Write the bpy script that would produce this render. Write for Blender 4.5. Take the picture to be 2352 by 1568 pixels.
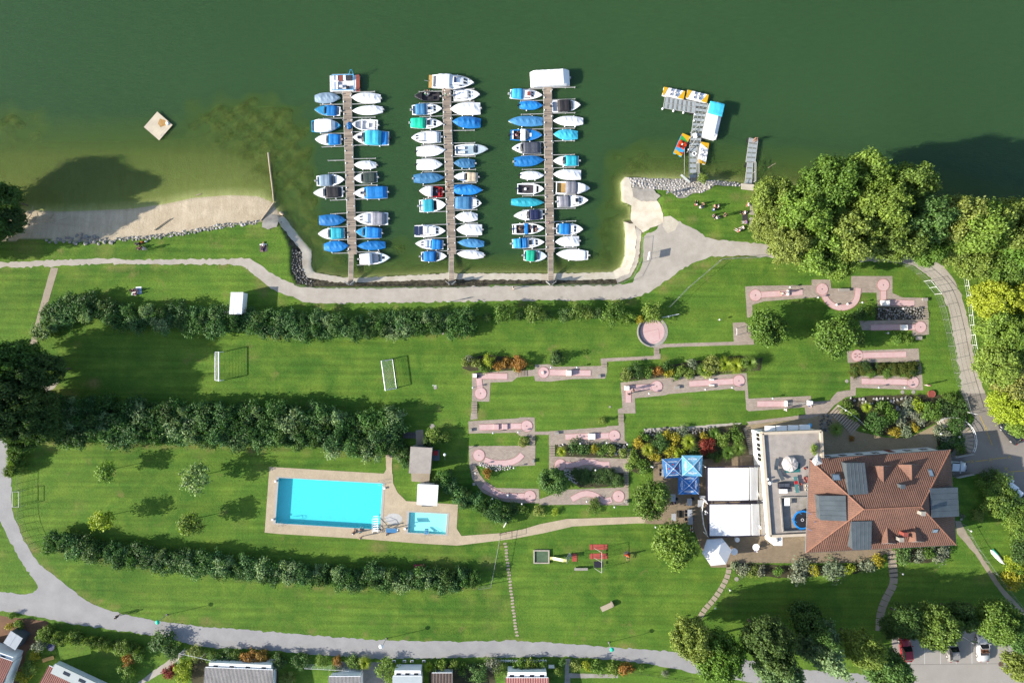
import bpy, bmesh, math, random
import numpy as np
from mathutils import Vector, Matrix, noise as mnoise
R = math.radians
random.seed(7); rng = np.random.default_rng(7)
for o in list(bpy.data.objects): bpy.data.objects.remove(o)
scene = bpy.context.scene
COL = scene.collection

# ---------------------------------------------------------------- camera, sky, sun, exposure
S = 0.072                     # metres per plan unit (a parking bay is 36 units = 2.6 m)
H = 1568 * S                  # height of the camera above the lawn
cd = bpy.data.cameras.new('camera'); cam = bpy.data.objects.new('camera', cd); COL.objects.link(cam)
cam.location = (0, 0, H); cam.rotation_euler = (0, 0, 0)
cd.sensor_fit = 'HORIZONTAL'; cd.sensor_width = 36; cd.lens = 36 * 1568 / 2352
cd.clip_start = 1; cd.clip_end = 4000
scene.camera = cam

SUN_EL = R(25.0); SH = Vector((0.976, 0.217))          # shadows run to +x and a little to +y
sdir = Vector((SH.x * math.cos(SUN_EL), SH.y * math.cos(SUN_EL), -math.sin(SUN_EL)))
world = bpy.data.worlds.new('World'); scene.world = world; world.use_nodes = True
nt = world.node_tree; bg = nt.nodes['Background']
sky = nt.nodes.new('ShaderNodeTexSky'); sky.sky_type = 'NISHITA'; sky.sun_disc = False
sky.sun_elevation = SUN_EL; sky.sun_rotation = math.atan2(-SH.x, -SH.y)
nt.links.new(sky.outputs[0], bg.inputs[0]); bg.inputs[1].default_value = 0.13
sl = bpy.data.lights.new('sun', 'SUN'); sl.energy = 5.0; sl.angle = R(0.55); sl.color = (1.0, 0.93, 0.82)
sun = bpy.data.objects.new('sun', sl); COL.objects.link(sun)
sun.rotation_euler = sdir.to_track_quat('-Z', 'Y').to_euler(); sun.location = (-100, -20, 80)
vs = scene.view_settings; vs.view_transform = 'Standard'; vs.look = 'None'; vs.gamma = 1; vs.use_curve_mapping = False
vs.exposure = 1.14
cy = scene.cycles; cy.max_bounces = 5; cy.diffuse_bounces = 2; cy.glossy_bounces = 2; cy.transparent_max_bounces = 6

# ---------------------------------------------------------------- helpers
def P(x, y, h=0.0):
    """plan units (2352 x 1568) of a point seen at height h -> world"""
    k = S * (H - h) / H
    return Vector(((x - 1176) * k, (784 - y) * k, h))
def lin(c):
    c = c / 255.0
    return c / 12.92 if c <= 0.04045 else ((c + 0.055) / 1.055) ** 2.4
def A(r, g, b, f=2.0):
    """surface colour of something that the sunlit photograph shows as r,g,b"""
    return tuple(min(0.82, max(0.004, lin(v) / f)) for v in (r, g, b)) + (1,)

_mats = {}
def mat(name, col, rough=0.7, metal=0.0, var=0.12, scale=2.0, bump=0.0, bscale=20.0, spec=0.35, orand=0.0):
    if name in _mats: return _mats[name]
    m = bpy.data.materials.new(name); m.use_nodes = True; _mats[name] = m
    t = m.node_tree; b = t.nodes['Principled BSDF']
    b.inputs['Roughness'].default_value = rough; b.inputs['Metallic'].default_value = metal
    b.inputs['Specular IOR Level'].default_value = spec
    tc = t.nodes.new('ShaderNodeTexCoord')
    n = t.nodes.new('ShaderNodeTexNoise'); n.inputs['Scale'].default_value = scale; n.inputs['Detail'].default_value = 5
    t.links.new(tc.outputs['Object'], n.inputs['Vector'])
    mr = t.nodes.new('ShaderNodeMapRange'); mr.inputs[1].default_value = 0.25; mr.inputs[2].default_value = 0.75
    mr.inputs[3].default_value = 1 - var; mr.inputs[4].default_value = 1 + var
    t.links.new(n.outputs['Fac'], mr.inputs[0])
    mx = t.nodes.new('ShaderNodeVectorMath'); mx.operation = 'SCALE'; mx.inputs[0].default_value = col[:3]
    src = mr.outputs[0]
    if orand:
        oi = t.nodes.new('ShaderNodeObjectInfo'); m2 = t.nodes.new('ShaderNodeMapRange'); m2.inputs[3].default_value = 1 - orand; m2.inputs[4].default_value = 1 + orand; t.links.new(oi.outputs['Random'], m2.inputs[0])
        mu = t.nodes.new('ShaderNodeMath'); mu.operation = 'MULTIPLY'; t.links.new(src, mu.inputs[0]); t.links.new(m2.outputs[0], mu.inputs[1]); src = mu.outputs[0]
    t.links.new(src, mx.inputs['Scale']); t.links.new(mx.outputs[0], b.inputs['Base Color'])
    if bump:
        n2 = t.nodes.new('ShaderNodeTexNoise'); n2.inputs['Scale'].default_value = bscale; n2.inputs['Detail'].default_value = 4
        t.links.new(tc.outputs['Object'], n2.inputs['Vector'])
        bp = t.nodes.new('ShaderNodeBump'); bp.inputs['Strength'].default_value = bump; bp.inputs['Distance'].default_value = 0.05
        t.links.new(n2.outputs['Fac'], bp.inputs['Height']); t.links.new(bp.outputs[0], b.inputs['Normal'])
    return m
class NT:
    """tiny node helper for the larger materials"""
    def __init__(s, name):
        s.m = bpy.data.materials.new(name); s.m.use_nodes = True; s.t = s.m.node_tree
        s.b = s.t.nodes['Principled BSDF']; s.out = s.t.nodes['Material Output']
        s.tc = s.t.nodes.new('ShaderNodeTexCoord').outputs['Object']
    def L(s, a, b): s.t.links.new(a, b)
    def noise(s, scale, detail=4, vec=None, rough=0.55, dist=0.0):
        n = s.t.nodes.new('ShaderNodeTexNoise'); n.inputs['Scale'].default_value = scale
        n.inputs['Detail'].default_value = detail; n.inputs['Roughness'].default_value = rough
        n.inputs['Distortion'].default_value = dist
        s.L(vec if vec is not None else s.tc, n.inputs['Vector']); return n.outputs['Fac']
    def mapping(s, rot=(0, 0, 0), sc=(1, 1, 1), loc=(0, 0, 0)):
        n = s.t.nodes.new('ShaderNodeMapping'); n.inputs['Rotation'].default_value = rot
        n.inputs['Scale'].default_value = sc; n.inputs['Location'].default_value = loc
        s.L(s.tc, n.inputs['Vector']); return n.outputs[0]
    def rng(s, v, a, b, c=0.0, d=1.0):
        n = s.t.nodes.new('ShaderNodeMapRange')
        for i, q in enumerate((a, b, c, d)): n.inputs[i + 1].default_value = q
        s.L(v, n.inputs[0]); return n.outputs[0]
    def mix(s, f, a, b, mode='MIX'):
        n = s.t.nodes.new('ShaderNodeMix'); n.data_type = 'RGBA'; n.blend_type = mode
        for sock, v in ((n.inputs[0], f), (n.inputs[6], a), (n.inputs[7], b)):
            if hasattr(v, 'links') or hasattr(v, 'is_linked'): s.L(v, sock)
            else: sock.default_value = v
        return n.outputs[2]
    def math(s, op, a, b=0.0):
        n = s.t.nodes.new('ShaderNodeMath'); n.operation = op
        for i, v in enumerate((a, b)):
            if hasattr(v, 'is_linked'): s.L(v, n.inputs[i])
            else: n.inputs[i].default_value = v
        return n.outputs[0]
    def attr(s, name):
        n = s.t.nodes.new('ShaderNodeAttribute'); n.attribute_name = name; return n.outputs['Fac']
    def scale(s, col, f):
        n = s.t.nodes.new('ShaderNodeVectorMath'); n.operation = 'SCALE'
        if hasattr(col, 'is_linked'): s.L(col, n.inputs[0])
        else: n.inputs[0].default_value = col[:3]
        s.L(f, n.inputs['Scale']); return n.outputs[0]
    def bump(s, h, strength=0.4, dist=0.05):
        n = s.t.nodes.new('ShaderNodeBump'); n.inputs['Strength'].default_value = strength
        n.inputs['Distance'].default_value = dist; s.L(h, n.inputs['Height']); s.L(n.outputs[0], s.b.inputs['Normal']); return n.outputs[0]

class MB:
    """collects shapes, then links them as ONE mesh object"""
    def __init__(s): s.v = []; s.f = []; s.mi = []; s.sm = []; s.m = 0
    def add(s, vs, fs, smooth=False):
        o = len(s.v); s.v += [tuple(v) for v in vs]
        for f in fs: s.f.append(tuple(o + i for i in f)); s.mi.append(s.m); s.sm.append(smooth)
        return s
    def box(s, c, d, rz=0.0, taper=1.0, ry=0.0, rx=0.0):
        M = Matrix.Translation(Vector(c)) @ Matrix.Rotation(rz, 4, 'Z') @ Matrix.Rotation(ry, 4, 'Y') @ Matrix.Rotation(rx, 4, 'X')
        x, y, z = d[0] / 2, d[1] / 2, d[2] / 2; vs = []
        for sz in (-1, 1):
            k = taper if sz > 0 else 1
            vs += [M @ Vector((a * x * k, b * y * k, sz * z)) for a, b in ((-1, -1), (1, -1), (1, 1), (-1, 1))]
        return s.add(vs, [(3, 2, 1, 0), (4, 5, 6, 7), (0, 1, 5, 4), (1, 2, 6, 5), (2, 3, 7, 6), (3, 0, 4, 7)])
    def tube(s, p0, p1, r0, r1=None, n=8, cap=True):
        r1 = r0 if r1 is None else r1; p0 = Vector(p0); p1 = Vector(p1); d = (p1 - p0)
        if d.length < 1e-6: return s
        q = d.to_track_quat('Z', 'Y'); vs = []
        for p, r in ((p0, r0), (p1, r1)):
            vs += [p + q @ Vector((math.cos(2 * math.pi * i / n) * r, math.sin(2 * math.pi * i / n) * r, 0)) for i in range(n)]
        fs = [(i, (i + 1) % n, n + (i + 1) % n, n + i) for i in range(n)]
        s.add(vs, fs, True)
        if cap: s.add(vs, [tuple(range(n))[::-1], tuple(range(n, 2 * n))])
        return s
    def path(s, pts, r, n=6):
        for a, b in zip(pts, pts[1:]): s.tube(a, b, r, n=n)
        return s
    def lathe(s, prof, c=(0, 0, 0), n=16, smooth=True):
        vs = [(c[0] + r * math.cos(2 * math.pi * i / n), c[1] + r * math.sin(2 * math.pi * i / n), c[2] + z) for r, z in prof for i in range(n)]
        fs = [(k * n + i, k * n + (i + 1) % n, (k + 1) * n + (i + 1) % n, (k + 1) * n + i) for k in range(len(prof) - 1) for i in range(n)]
        return s.add(vs, fs, smooth)
    def ball(s, c, r, sz=1.0, n=12, m=7):
        prof = [(r * math.sin(math.pi * (0.001 + 0.998 * k / m)), -r * sz * math.cos(math.pi * k / m)) for k in range(m + 1)]
        return s.lathe(prof, c, n)
    def loft(s, rings, closed=True, caps=True, smooth=True):
        n = len(rings[0]); vs = [v for r in rings for v in r]; fs = []
        for k in range(len(rings) - 1):
            for i in range(n if closed else n - 1):
                j = (i + 1) % n; fs.append((k * n + i, k * n + j, (k + 1) * n + j, (k + 1) * n + i))
        s.add(vs, fs, smooth)
        if caps and closed: s.add(list(rings[0]), [tuple(range(n))[::-1]]); s.add(list(rings[-1]), [tuple(range(n))])
        return s
    def prism(s, poly, z0, z1):
        """poly: list of (x,y), any simple outline"""
        n = len(poly)
        if sum(poly[i][0] * poly[(i + 1) % n][1] - poly[(i + 1) % n][0] * poly[i][1] for i in range(n)) < 0: poly = poly[::-1]
        from mathutils.geometry import tessellate_polygon
        tr = tessellate_polygon([[Vector((p[0], p[1], 0)) for p in poly]])
        def up(t):
            a, b, c = (poly[i] for i in t)
            return t if (b[0]-a[0])*(c[1]-a[1]) - (c[0]-a[0])*(b[1]-a[1]) > 0 else t[::-1]
        tr = [up(tuple(t)) for t in tr]
        s.add([(p[0], p[1], z1) for p in poly], tr)
        if z0 is not None and z0 < z1:
            vs = [(p[0], p[1], z0) for p in poly] + [(p[0], p[1], z1) for p in poly]
            s.add(vs, [(i, (i + 1) % n, n + (i + 1) % n, n + i) for i in range(n)])
        return s
    def build(s, name, m, parent=None, loc=None):
        me = bpy.data.meshes.new(name); me.from_pydata(s.v, [], s.f)
        ms = m if isinstance(m, (list, tuple)) else [m]
        for x in ms: me.materials.append(x)
        me.polygons.foreach_set('material_index', s.mi); me.polygons.foreach_set('use_smooth', s.sm); me.update()
        o = bpy.data.objects.new(name, me); COL.objects.link(o)
        if parent is not None: o.parent = parent
        if loc is not None: o.location = loc
        return o

def tag(o, label, cat, group=None):
    if not 4 <= len(label.split()) <= 16: print('LABELLEN', len(label.split()), label)
    o['label'] = label; o['category'] = cat
    if group: o['group'] = group
    return o
def thing(name, label, cat, loc=(0, 0, 0), rz=0.0, group=None):
    o = bpy.data.objects.new(name, None); COL.objects.link(o); o.empty_display_size = 0.3
    o.location = loc; o.rotation_euler = (0, 0, rz); return tag(o, label, cat, group)
def struct(o): o['kind'] = 'structure'; return o
def copy_part(src, parent, loc=None, rot=None, sc=None, name=None):
    c = src.copy(); COL.objects.link(c); c.parent = parent
    if name: c.name = name
    if loc is not None: c.location = loc
    if rot is not None: c.rotation_euler = rot
    if sc is not None: c.scale = sc
    return c
ORD = ['first', 'second', 'third', 'fourth', 'fifth', 'sixth', 'seventh', 'eighth', 'ninth', 'tenth', 'eleventh', 'twelfth', 'thirteenth',
       'fourteenth', 'fifteenth', 'sixteenth', 'seventeenth', 'eighteenth', 'nineteenth', 'twentieth', 'twenty-first', 'twenty-second', 'twenty-third',
       'twenty-fourth', 'twenty-fifth', 'twenty-sixth', 'twenty-seventh', 'twenty-eighth', 'twenty-ninth', 'thirtieth']
def smooth_line(pts, n=6, closed=False):
    """Catmull-Rom through plan points"""
    out = []; m = len(pts); rngi = range(m if closed else m - 1)
    for i in rngi:
        if closed: p = [pts[(i + k - 1) % m] for k in range(4)]
        else: p = [pts[max(0, i - 1)], pts[i], pts[i + 1], pts[min(m - 1, i + 2)]]
        for k in range(n):
            t = k / n
            out.append(tuple(0.5 * (2 * p[1][c] + (p[2][c] - p[0][c]) * t + (2 * p[0][c] - 5 * p[1][c] + 4 * p[2][c] - p[3][c]) * t * t
                       + (3 * p[1][c] - p[0][c] - 3 * p[2][c] + p[3][c]) * t ** 3) for c in (0, 1)))
    if not closed: out.append(tuple(pts[-1]))
    return out
def ragged(pts, amp, step=6.0, seed=0):
    """break an outline into short steps with an uneven edge"""
    rs = random.Random(seed); out = []; m = len(pts)
    for i in range(m):
        a, b = pts[i], pts[(i + 1) % m]; d = math.hypot(b[0] - a[0], b[1] - a[1]); k = max(1, int(d / step))
        for j in range(k):
            t = j / k; out.append((a[0] + (b[0] - a[0]) * t + rs.gauss(0, amp), a[1] + (b[1] - a[1]) * t + rs.gauss(0, amp)))
    return out
def W2(poly, h=0.0): return [tuple(P(x, y, h)[:2]) for x, y in poly]
def sheet(name, poly, z, m, rag=0.0, thick=None, seed=0, parent=None):
    pl = ragged(poly, rag, seed=seed) if rag else poly
    mb = MB().prism(W2(pl), (z - thick) if thick else None, z)
    return mb.build(name, m, parent)
def inside(poly, X, Y):
    """vectorised point in polygon"""
    r = np.zeros(X.shape, bool); n = len(poly)
    for i in range(n):
        x1, y1 = poly[i]; x2, y2 = poly[(i + 1) % n]
        if y1 == y2: continue
        c = ((y1 > Y) != (y2 > Y)) & (X < (x2 - x1) * (Y - y1) / (y2 - y1) + x1); r ^= c
    return r
def linedist(pts, X, Y, closed=False):
    d = np.full(X.shape, 1e9); n = len(pts)
    for i in range(n if closed else n - 1):
        x1, y1 = pts[i]; x2, y2 = pts[(i + 1) % n]; dx, dy = x2 - x1, y2 - y1; L = dx * dx + dy * dy + 1e-9
        t = np.clip(((X - x1) * dx + (Y - y1) * dy) / L, 0, 1)
        d = np.minimum(d, np.hypot(X - x1 - t * dx, Y - y1 - t * dy))
    return d
# ---------------------------------------------------------------- the land, the lake and what is paved
LAKE_Z = -0.9
WL = [(-6000, -6000), (-6000, 520), (-400, 505), (0, 500), (60, 481), (130, 484), (200, 482), (300, 477), (380, 465), (440, 452), (525, 446), (588, 449),
      (620, 462), (634, 482), (650, 500), (680, 540), (711, 577), (709, 610), (715, 624), (760, 632), (800, 637), (883, 634), (1027, 626), (1176, 627), (1326, 626),
      (1411, 623), (1430, 613), (1439, 587), (1441, 542), (1437, 506), (1453, 502), (1452, 470), (1432, 459), (1429, 416), (1440, 404), (1500, 408),
      (1551, 407), (1626, 410), (1701, 419), (1760, 425), (1850, 430), (1950, 440), (2050, 455), (2150, 475), (2250, 500), (2352, 520), (2700, 560), (9000, 600), (9000, -6000)]
LE = [(-6000, -6000), (-6000, 562), (-400, 560), (0, 556), (60, 548), (165, 553), (210, 557), (280, 549), (340, 546), (420, 535), (500, 521), (560, 515), (600, 511), (640, 506),
      (667, 567), (668, 628), (681, 651), (712, 659), (800, 660), (1040, 658), (1176, 655), (1420, 652), (1452, 636), (1470, 597), (1474, 545), (1478, 532), (1524, 512),
      (1532, 492), (1515, 472), (1522, 455), (1548, 450), (1570, 452), (1610, 440), (1640, 424), (1700, 426), (1760, 432), (1850, 438), (1950, 448), (2050, 463), (2150, 483),
      (2250, 508), (2352, 528), (2700, 568), (9000, 608), (9000, -6000)]
POOL = [(640.5, 1096.5), (879, 1110), (872, 1215), (633, 1200.5)]
KPOOL = [(940, 1175.5), (1027, 1180), (1023, 1226.5), (937, 1222)]
WEEDS = [[(430, 240), (520, 215), (620, 208), (705, 228), (722, 300), (735, 380), (752, 470), (775, 560), (800, 625), (735, 610), (700, 545), (668, 500), (640, 455), (600, 420), (560, 370), (490, 330), (440, 290)],
         [(1398, 345), (1440, 330), (1490, 345), (1497, 375), (1455, 395), (1400, 380)], [(1370, 480), (1400, 470), (1418, 520), (1412, 590), (1390, 612), (1362, 600), (1358, 540)],
         [(-60, 235), (40, 250), (90, 275), (60, 310), (-60, 300)], [(880, 545), (960, 535), (990, 580), (930, 600), (880, 585)]]
def inset(poly, d):
    cx = sum(p[0] for p in poly) / len(poly); cy = sum(p[1] for p in poly) / len(poly); out = []
    for x, y in poly:
        L = math.hypot(x - cx, y - cy); out.append((cx + (x - cx) * (L + d) / L, cy + (y - cy) * (L + d) / L))
    return out
def land(X, Y):
    """plan arrays -> height and masks"""
    inw = inside(WL, X, Y); inl = inside(LE, X, Y)
    dw = linedist(WL, X, Y, True) * S; dl = linedist(LE, X, Y, True) * S
    z = np.zeros(X.shape)
    strip = inl & ~inw
    z[strip] = (LAKE_Z * (dl / (dl + dw + 1e-6)) ** .45)[strip]
    beach = np.clip((680 - X) / 60, 0, 1); east = np.clip((X - 1440) / 40, 0, 1)
    slope = 0.6 - 0.545 * beach - 0.3 * east
    dep = np.minimum(dw * slope, 4.0) + np.clip((dw - 14) * 0.5, 0, 5)
    dep = np.where(beach > 0, np.minimum(dw * slope, 9) + np.clip((350 - Y) / 75, 0, 4) * beach, dep)
    dep = np.minimum(dep, 5.0)
    weed = np.zeros(X.shape)
    for w in WEEDS:
        d = linedist(w, X, Y, True) * np.where(inside(w, X, Y), 1, -1); weed = np.maximum(weed, np.clip((d + 26 + 9 * np.sin(X / 11.) + 8 * np.cos(Y / 9. + X / 23.)) / 62, 0, 1))
    weed *= inw
    dep = np.where(weed > 0, dep * (1 - weed) + np.minimum(dep, .62 - 0.3 * np.sin(X / 9.0) * np.cos(Y / 7.0)) * weed, dep)
    z[inw] = (LAKE_Z - dep)[inw]
    for pl in (POOL, KPOOL):
        z[inside(inset(pl, 5), X, Y)] = -2.2
    return z, inw, strip, weed, dw, dl

def axis(lo, hi, step):
    a = list(np.arange(lo, hi + 1e-6, step)); o = []; g = step; x = hi
    while x < 2200: g *= 1.5; x += g; o.append(x)
    p = []; g = step; x = lo
    while x > -2200: g *= 1.5; x -= g; p.append(x)
    return np.array(p[::-1] + a + o)
gx = axis(-92, 92, 0.4); gy = axis(-64, 64, 0.4)
GX, GY = np.meshgrid(gx, gy)
PX = GX / S + 1176; PY = 784 - GY / S
ZT, INW, STRIP, WEED, DW, DL = land(PX, PY)
def grid_mesh(name, GX, GY, Z, m, attrs=None, keep=None):
    ny, nx = GX.shape; idx = np.arange(ny * nx).reshape(ny, nx)
    q = np.stack([idx[:-1, :-1], idx[:-1, 1:], idx[1:, 1:], idx[1:, :-1]], -1).reshape(-1, 4)
    co = np.stack([GX, GY, Z], -1).reshape(-1, 3)
    if keep is not None:
        k = keep.reshape(-1)[q].any(1); q = q[k]; used = np.unique(q); re = np.full(ny * nx, -1); re[used] = np.arange(len(used))
        q = re[q]; co = co[used]; attrs = {a: v.reshape(-1)[used] for a, v in (attrs or {}).items()}
    me = bpy.data.meshes.new(name); me.vertices.add(len(co)); me.vertices.foreach_set('co', co.astype(np.float32).ravel())
    me.loops.add(q.size); me.loops.foreach_set('vertex_index', q.astype(np.int32).ravel())
    me.polygons.add(len(q)); me.polygons.foreach_set('loop_start', (np.arange(len(q)) * 4).astype(np.int32))
    me.polygons.foreach_set('use_smooth', np.ones(len(q), bool))
    me.update(); me.materials.append(m)
    for a, v in (attrs or {}).items():
        at = me.attributes.new(a, 'FLOAT', 'POINT'); at.data.foreach_set('value', np.asarray(v, np.float32).ravel())
    o = bpy.data.objects.new(name, me); COL.objects.link(o); return o

# bare, trodden or dry places in the grass: (x, y, radius, strength)
BARE = [(215, 880, 16, .9), (870, 1255, 22, .6), (1000, 1370, 14, .4), (120, 900, 26, .5), (1085, 945, 14, .5), (1075, 850, 14, .45), (1375, 1285, 20, .35), (1445, 1275, 18, .5),
        (1305, 1262, 12, .3), (1330, 1262, 10, .3), (1735, 440, 14, .7), (1718, 455, 16, .5), (1690, 452, 14, .5), (545, 1012, 14, .4), (290, 1022, 22, .5), (120, 1020, 22, .6), (1575, 922, 16, .45),
        (345, 1300, 20, .35), (760, 1358, 16, .35), (640, 1030, 18, .3), (910, 1072, 10, .6), (1115, 1215, 20, .35), (350, 705, 10, .2), (180, 630, 30, .12), (60, 565, 40, .4), (240, 575, 25, .35),
        (1525, 822, 8, .7), (1100, 1035, 10, .3), (1148, 1010, 10, .4), (1345, 1180, 12, .5), (1150, 1255, 8, .5), (1120, 1290, 22, .4), (2255, 1330, 20, .3), (1560, 645, 22, .3), (1600, 612, 12, .4), (1640, 545, 16, .5), (590, 530, 25, .3),
        (1590, 505, 14, .5), (60, 1340, 10, .15), (1150, 1390, 30, .2), (1010, 1305, 60, .22), (160, 910, 20, .5)]
rb = random.Random(5)
for pl, n_ in ((((100, 1014), (300, 1020), (560, 1030), (880, 1042)), 40), (((600, 768), (1080, 768)), 22), (((120, 1262), (420, 1312), (800, 1350), (1090, 1350)), 44), (((250, 612), (560, 614), (700, 702), (1450, 692)), 40), (((1090, 950), (1230, 1010)), 8), (((1500, 672), (1640, 600), (1730, 594)), 14), (((40, 1210), (130, 1320), (330, 1412), (900, 1464), (1500, 1486)), 40)):
    q_ = smooth_line(pl, 30)
    for k_ in range(n_): x_, y_ = rb.choice(q_); BARE.append((x_ + rb.uniform(-6, 6), y_ + rb.uniform(-4, 4), rb.uniform(6, 16), rb.uniform(.25, .7)))
for k_ in range(160): BARE.append((rb.uniform(0, 2200), rb.uniform(560, 1500), rb.uniform(5, 22), rb.uniform(.08, .3)))
bare = np.zeros(PX.shape)
for bx, by, br, bs in BARE: bare = np.maximum(bare, bs * np.clip(1.35 - np.hypot((PX - bx), (PY - by) * 1.3) / br, 0, 1))
# trodden verges along the gravel
sand = np.zeros(PX.shape); sand[STRIP & (PX < 700)] = 1.0; sand[INW] = 1.0
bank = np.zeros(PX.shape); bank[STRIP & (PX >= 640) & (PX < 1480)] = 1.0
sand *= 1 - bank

g = NT('lawn'); L = g
big = g.noise(0.045, 3); mid = g.noise(0.35, 4, dist=0.4); fine = g.noise(3.2, 5, rough=0.7); vf = g.noise(11, 3, rough=0.8)
c = g.mix(g.rng(big, .35, .65), A(82, 124, 44), A(108, 146, 54))
c = g.mix(g.rng(mid, .4, .75, 0, .75), c, A(134, 162, 62))
st = g.t.nodes.new('ShaderNodeTexWave'); st.inputs['Scale'].default_value = 0.26; st.inputs['Distortion'].default_value = 1.0
st.inputs['Detail'].default_value = 2; st.inputs['Detail Scale'].default_value = 0.25; st.bands_direction = 'Y'; g.L(g.mapping(rot=(0, 0, 0.035)), st.inputs['Vector'])
st2 = g.noise(0.9, 3, vec=g.mapping(rot=(0, 0, 0.03), sc=(0.06, 1.6, 1)))
c = g.scale(c, g.rng(st.outputs['Fac'], 0, 1, .95, 1.05)); c = g.scale(c, g.rng(st2, .3, .7, .82, 1.18))
c = g.scale(c, g.rng(fine, .25, .75, .68, 1.32)); c = g.scale(c, g.rng(vf, .25, .75, .8, 1.2))
clov = g.rng(g.noise(0.8, 5, rough=.7), .6, .72); c = g.mix(g.math('MULTIPLY', clov, .4), c, A(56, 108, 34))
dry = g.rng(g.noise(0.22, 6, rough=.72), .6, .74); dry = g.math('MULTIPLY', dry, .55)
bar = g.attr('bare'); bsum = g.math('MULTIPLY', bar, g.rng(g.noise(1.7, 5, rough=.75), .3, .62)); dryf = g.math('MAXIMUM', dry, bsum)
c = g.mix(dryf, c, A(172, 150, 100))
sandc = g.mix(g.rng(g.noise(0.5, 5, rough=.7), .35, .7), A(240, 222, 192), A(218, 198, 166))
sandc = g.scale(sandc, g.rng(g.noise(6, 4, rough=.8), .2, .8, .82, 1.16))
rip = g.noise(0.8, 3, vec=g.mapping(sc=(2.2, .35, 1), rot=(0, 0, .12)), dist=.6); sandc = g.scale(sandc, g.rng(rip, .3, .7, .9, 1.08))
sandc = g.mix(g.math('MULTIPLY', g.attr('wet'), .75), sandc, A(114, 122, 66)); c = g.mix(g.attr('sand'), c, sandc)
weedc = g.mix(g.rng(g.noise(0.9, 6, rough=.75), .35, .65), (.022, .027, .010, 1), (.095, .085, .035, 1))
c = g.mix(g.math('MULTIPLY', g.attr('weed'), g.rng(g.noise(0.55, 6, rough=.75), .36, .56)), c, weedc)
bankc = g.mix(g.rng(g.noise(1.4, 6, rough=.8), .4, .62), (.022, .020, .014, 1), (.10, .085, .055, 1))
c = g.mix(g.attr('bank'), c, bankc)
g.L(c, g.b.inputs['Base Color']); g.b.inputs['Roughness'].default_value = .9; g.b.inputs['Specular IOR Level'].default_value = .12
g.bump(g.math('ADD', fine, g.math('MULTIPLY', vf, .6)), .55, .12)
ground = struct(grid_mesh('ground', GX, GY, ZT, g.m, dict(sand=sand, weed=WEED, bare=bare, bank=bank, wet=np.clip(np.where(INW, .35 + DW / 2.5, .35 - DW / 1.2), 0, 1))))

# the lake: murky green water over the bed; what light gets through depends on its depth
wv = NT('lake_water'); d = wv.attr('depth')
tr = wv.math('POWER', 2.718, wv.math('MULTIPLY', d, -1.12))
patch = wv.noise(0.02, 3); wc = wv.mix(wv.rng(patch, .35, .65), (.0225, .0535, .0178, 1), (.026, .0595, .02, 1))
wc = wv.scale(wc, wv.rng(wv.noise(1.1, 4, vec=wv.mapping(rot=(0, 0, -.9), sc=(.5, 1.8, 1)), rough=.7), .25, .75, .92, 1.08)); shal = wv.mix(wv.rng(d, 0, 2.2), (.062, .105, .018, 1), wc)
wv.L(shal, wv.b.inputs['Base Color']); wv.b.subsurface_method = 'BURLEY'; wv.b.inputs['Subsurface Weight'].default_value = 1.0; wv.b.inputs['Subsurface Radius'].default_value = (.7, 1.0, .6); wv.b.inputs['Subsurface Scale'].default_value = .9; wv.b.inputs['Roughness'].default_value = .16; wv.b.inputs['Specular IOR Level'].default_value = .5; wv.b.inputs['IOR'].default_value = 1.33
wav = wv.noise(2.6, 4, vec=wv.mapping(rot=(0, 0, -.9), sc=(.55, 1.6, 1)), rough=.6, dist=.5); wav2 = wv.noise(0.5, 3, vec=wv.mapping(rot=(0, 0, -.7), sc=(.6, 1.4, 1)))
wv.bump(wv.math('ADD', wav, wv.math('MULTIPLY', wav2, 1.5)), .6, .09)
tb = wv.t.nodes.new('ShaderNodeBsdfTransparent'); tb.inputs[0].default_value = (.86, .97, .72, 1)
ms = wv.t.nodes.new('ShaderNodeMixShader'); wv.L(tr, ms.inputs[0]); wv.L(wv.b.outputs[0], ms.inputs[1]); wv.L(tb.outputs[0], ms.inputs[2]); wv.L(ms.outputs[0], wv.out.inputs[0])
lake = struct(grid_mesh('lake', GX, GY, np.full(GX.shape, LAKE_Z), wv.m, dict(depth=np.maximum(0.0, LAKE_Z - ZT)), keep=INW | (STRIP & (ZT < -.7))))

def drape(name, poly, dz, m, step=8.0, rag=0.0, seed=0, parent=None):
    """a sheet that follows the land"""
    from mathutils.geometry import delaunay_2d_cdt
    pl = ragged(poly, rag, step, seed); n = len(pl)
    xs = [p[0] for p in pl]; ys = [p[1] for p in pl]
    X, Y = np.meshgrid(np.arange(min(xs), max(xs), step), np.arange(min(ys), max(ys), step))
    k = inside(pl, X, Y) & (linedist(pl, X, Y, True) > step * .4)
    pts = [Vector(p) for p in pl] + [Vector((a, b)) for a, b in zip(X[k], Y[k])]
    vs, _, fs, *_ = delaunay_2d_cdt(pts, [(i, (i + 1) % n) for i in range(n)], [list(range(n))], 1, 1e-4)
    vx = np.array([v.x for v in vs]); vy = np.array([v.y for v in vs]); z = land(vx, vy)[0]
    # resolve the same grid as the ground, so that nothing pokes through
    mb = MB(); fl = []
    for f in fs:
        a, b, c = (vs[i] for i in f[:3]); fl.append(tuple(f) if (b.x - a.x) * (c.y - a.y) - (c.x - a.x) * (b.y - a.y) < 0 else tuple(f[::-1]))
    mb.add([((v.x - 1176) * S, (784 - v.y) * S, float(zz) + dz) for v, zz in zip(vs, z)], fl, True)
    return mb.build(name, m, parent)
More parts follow.
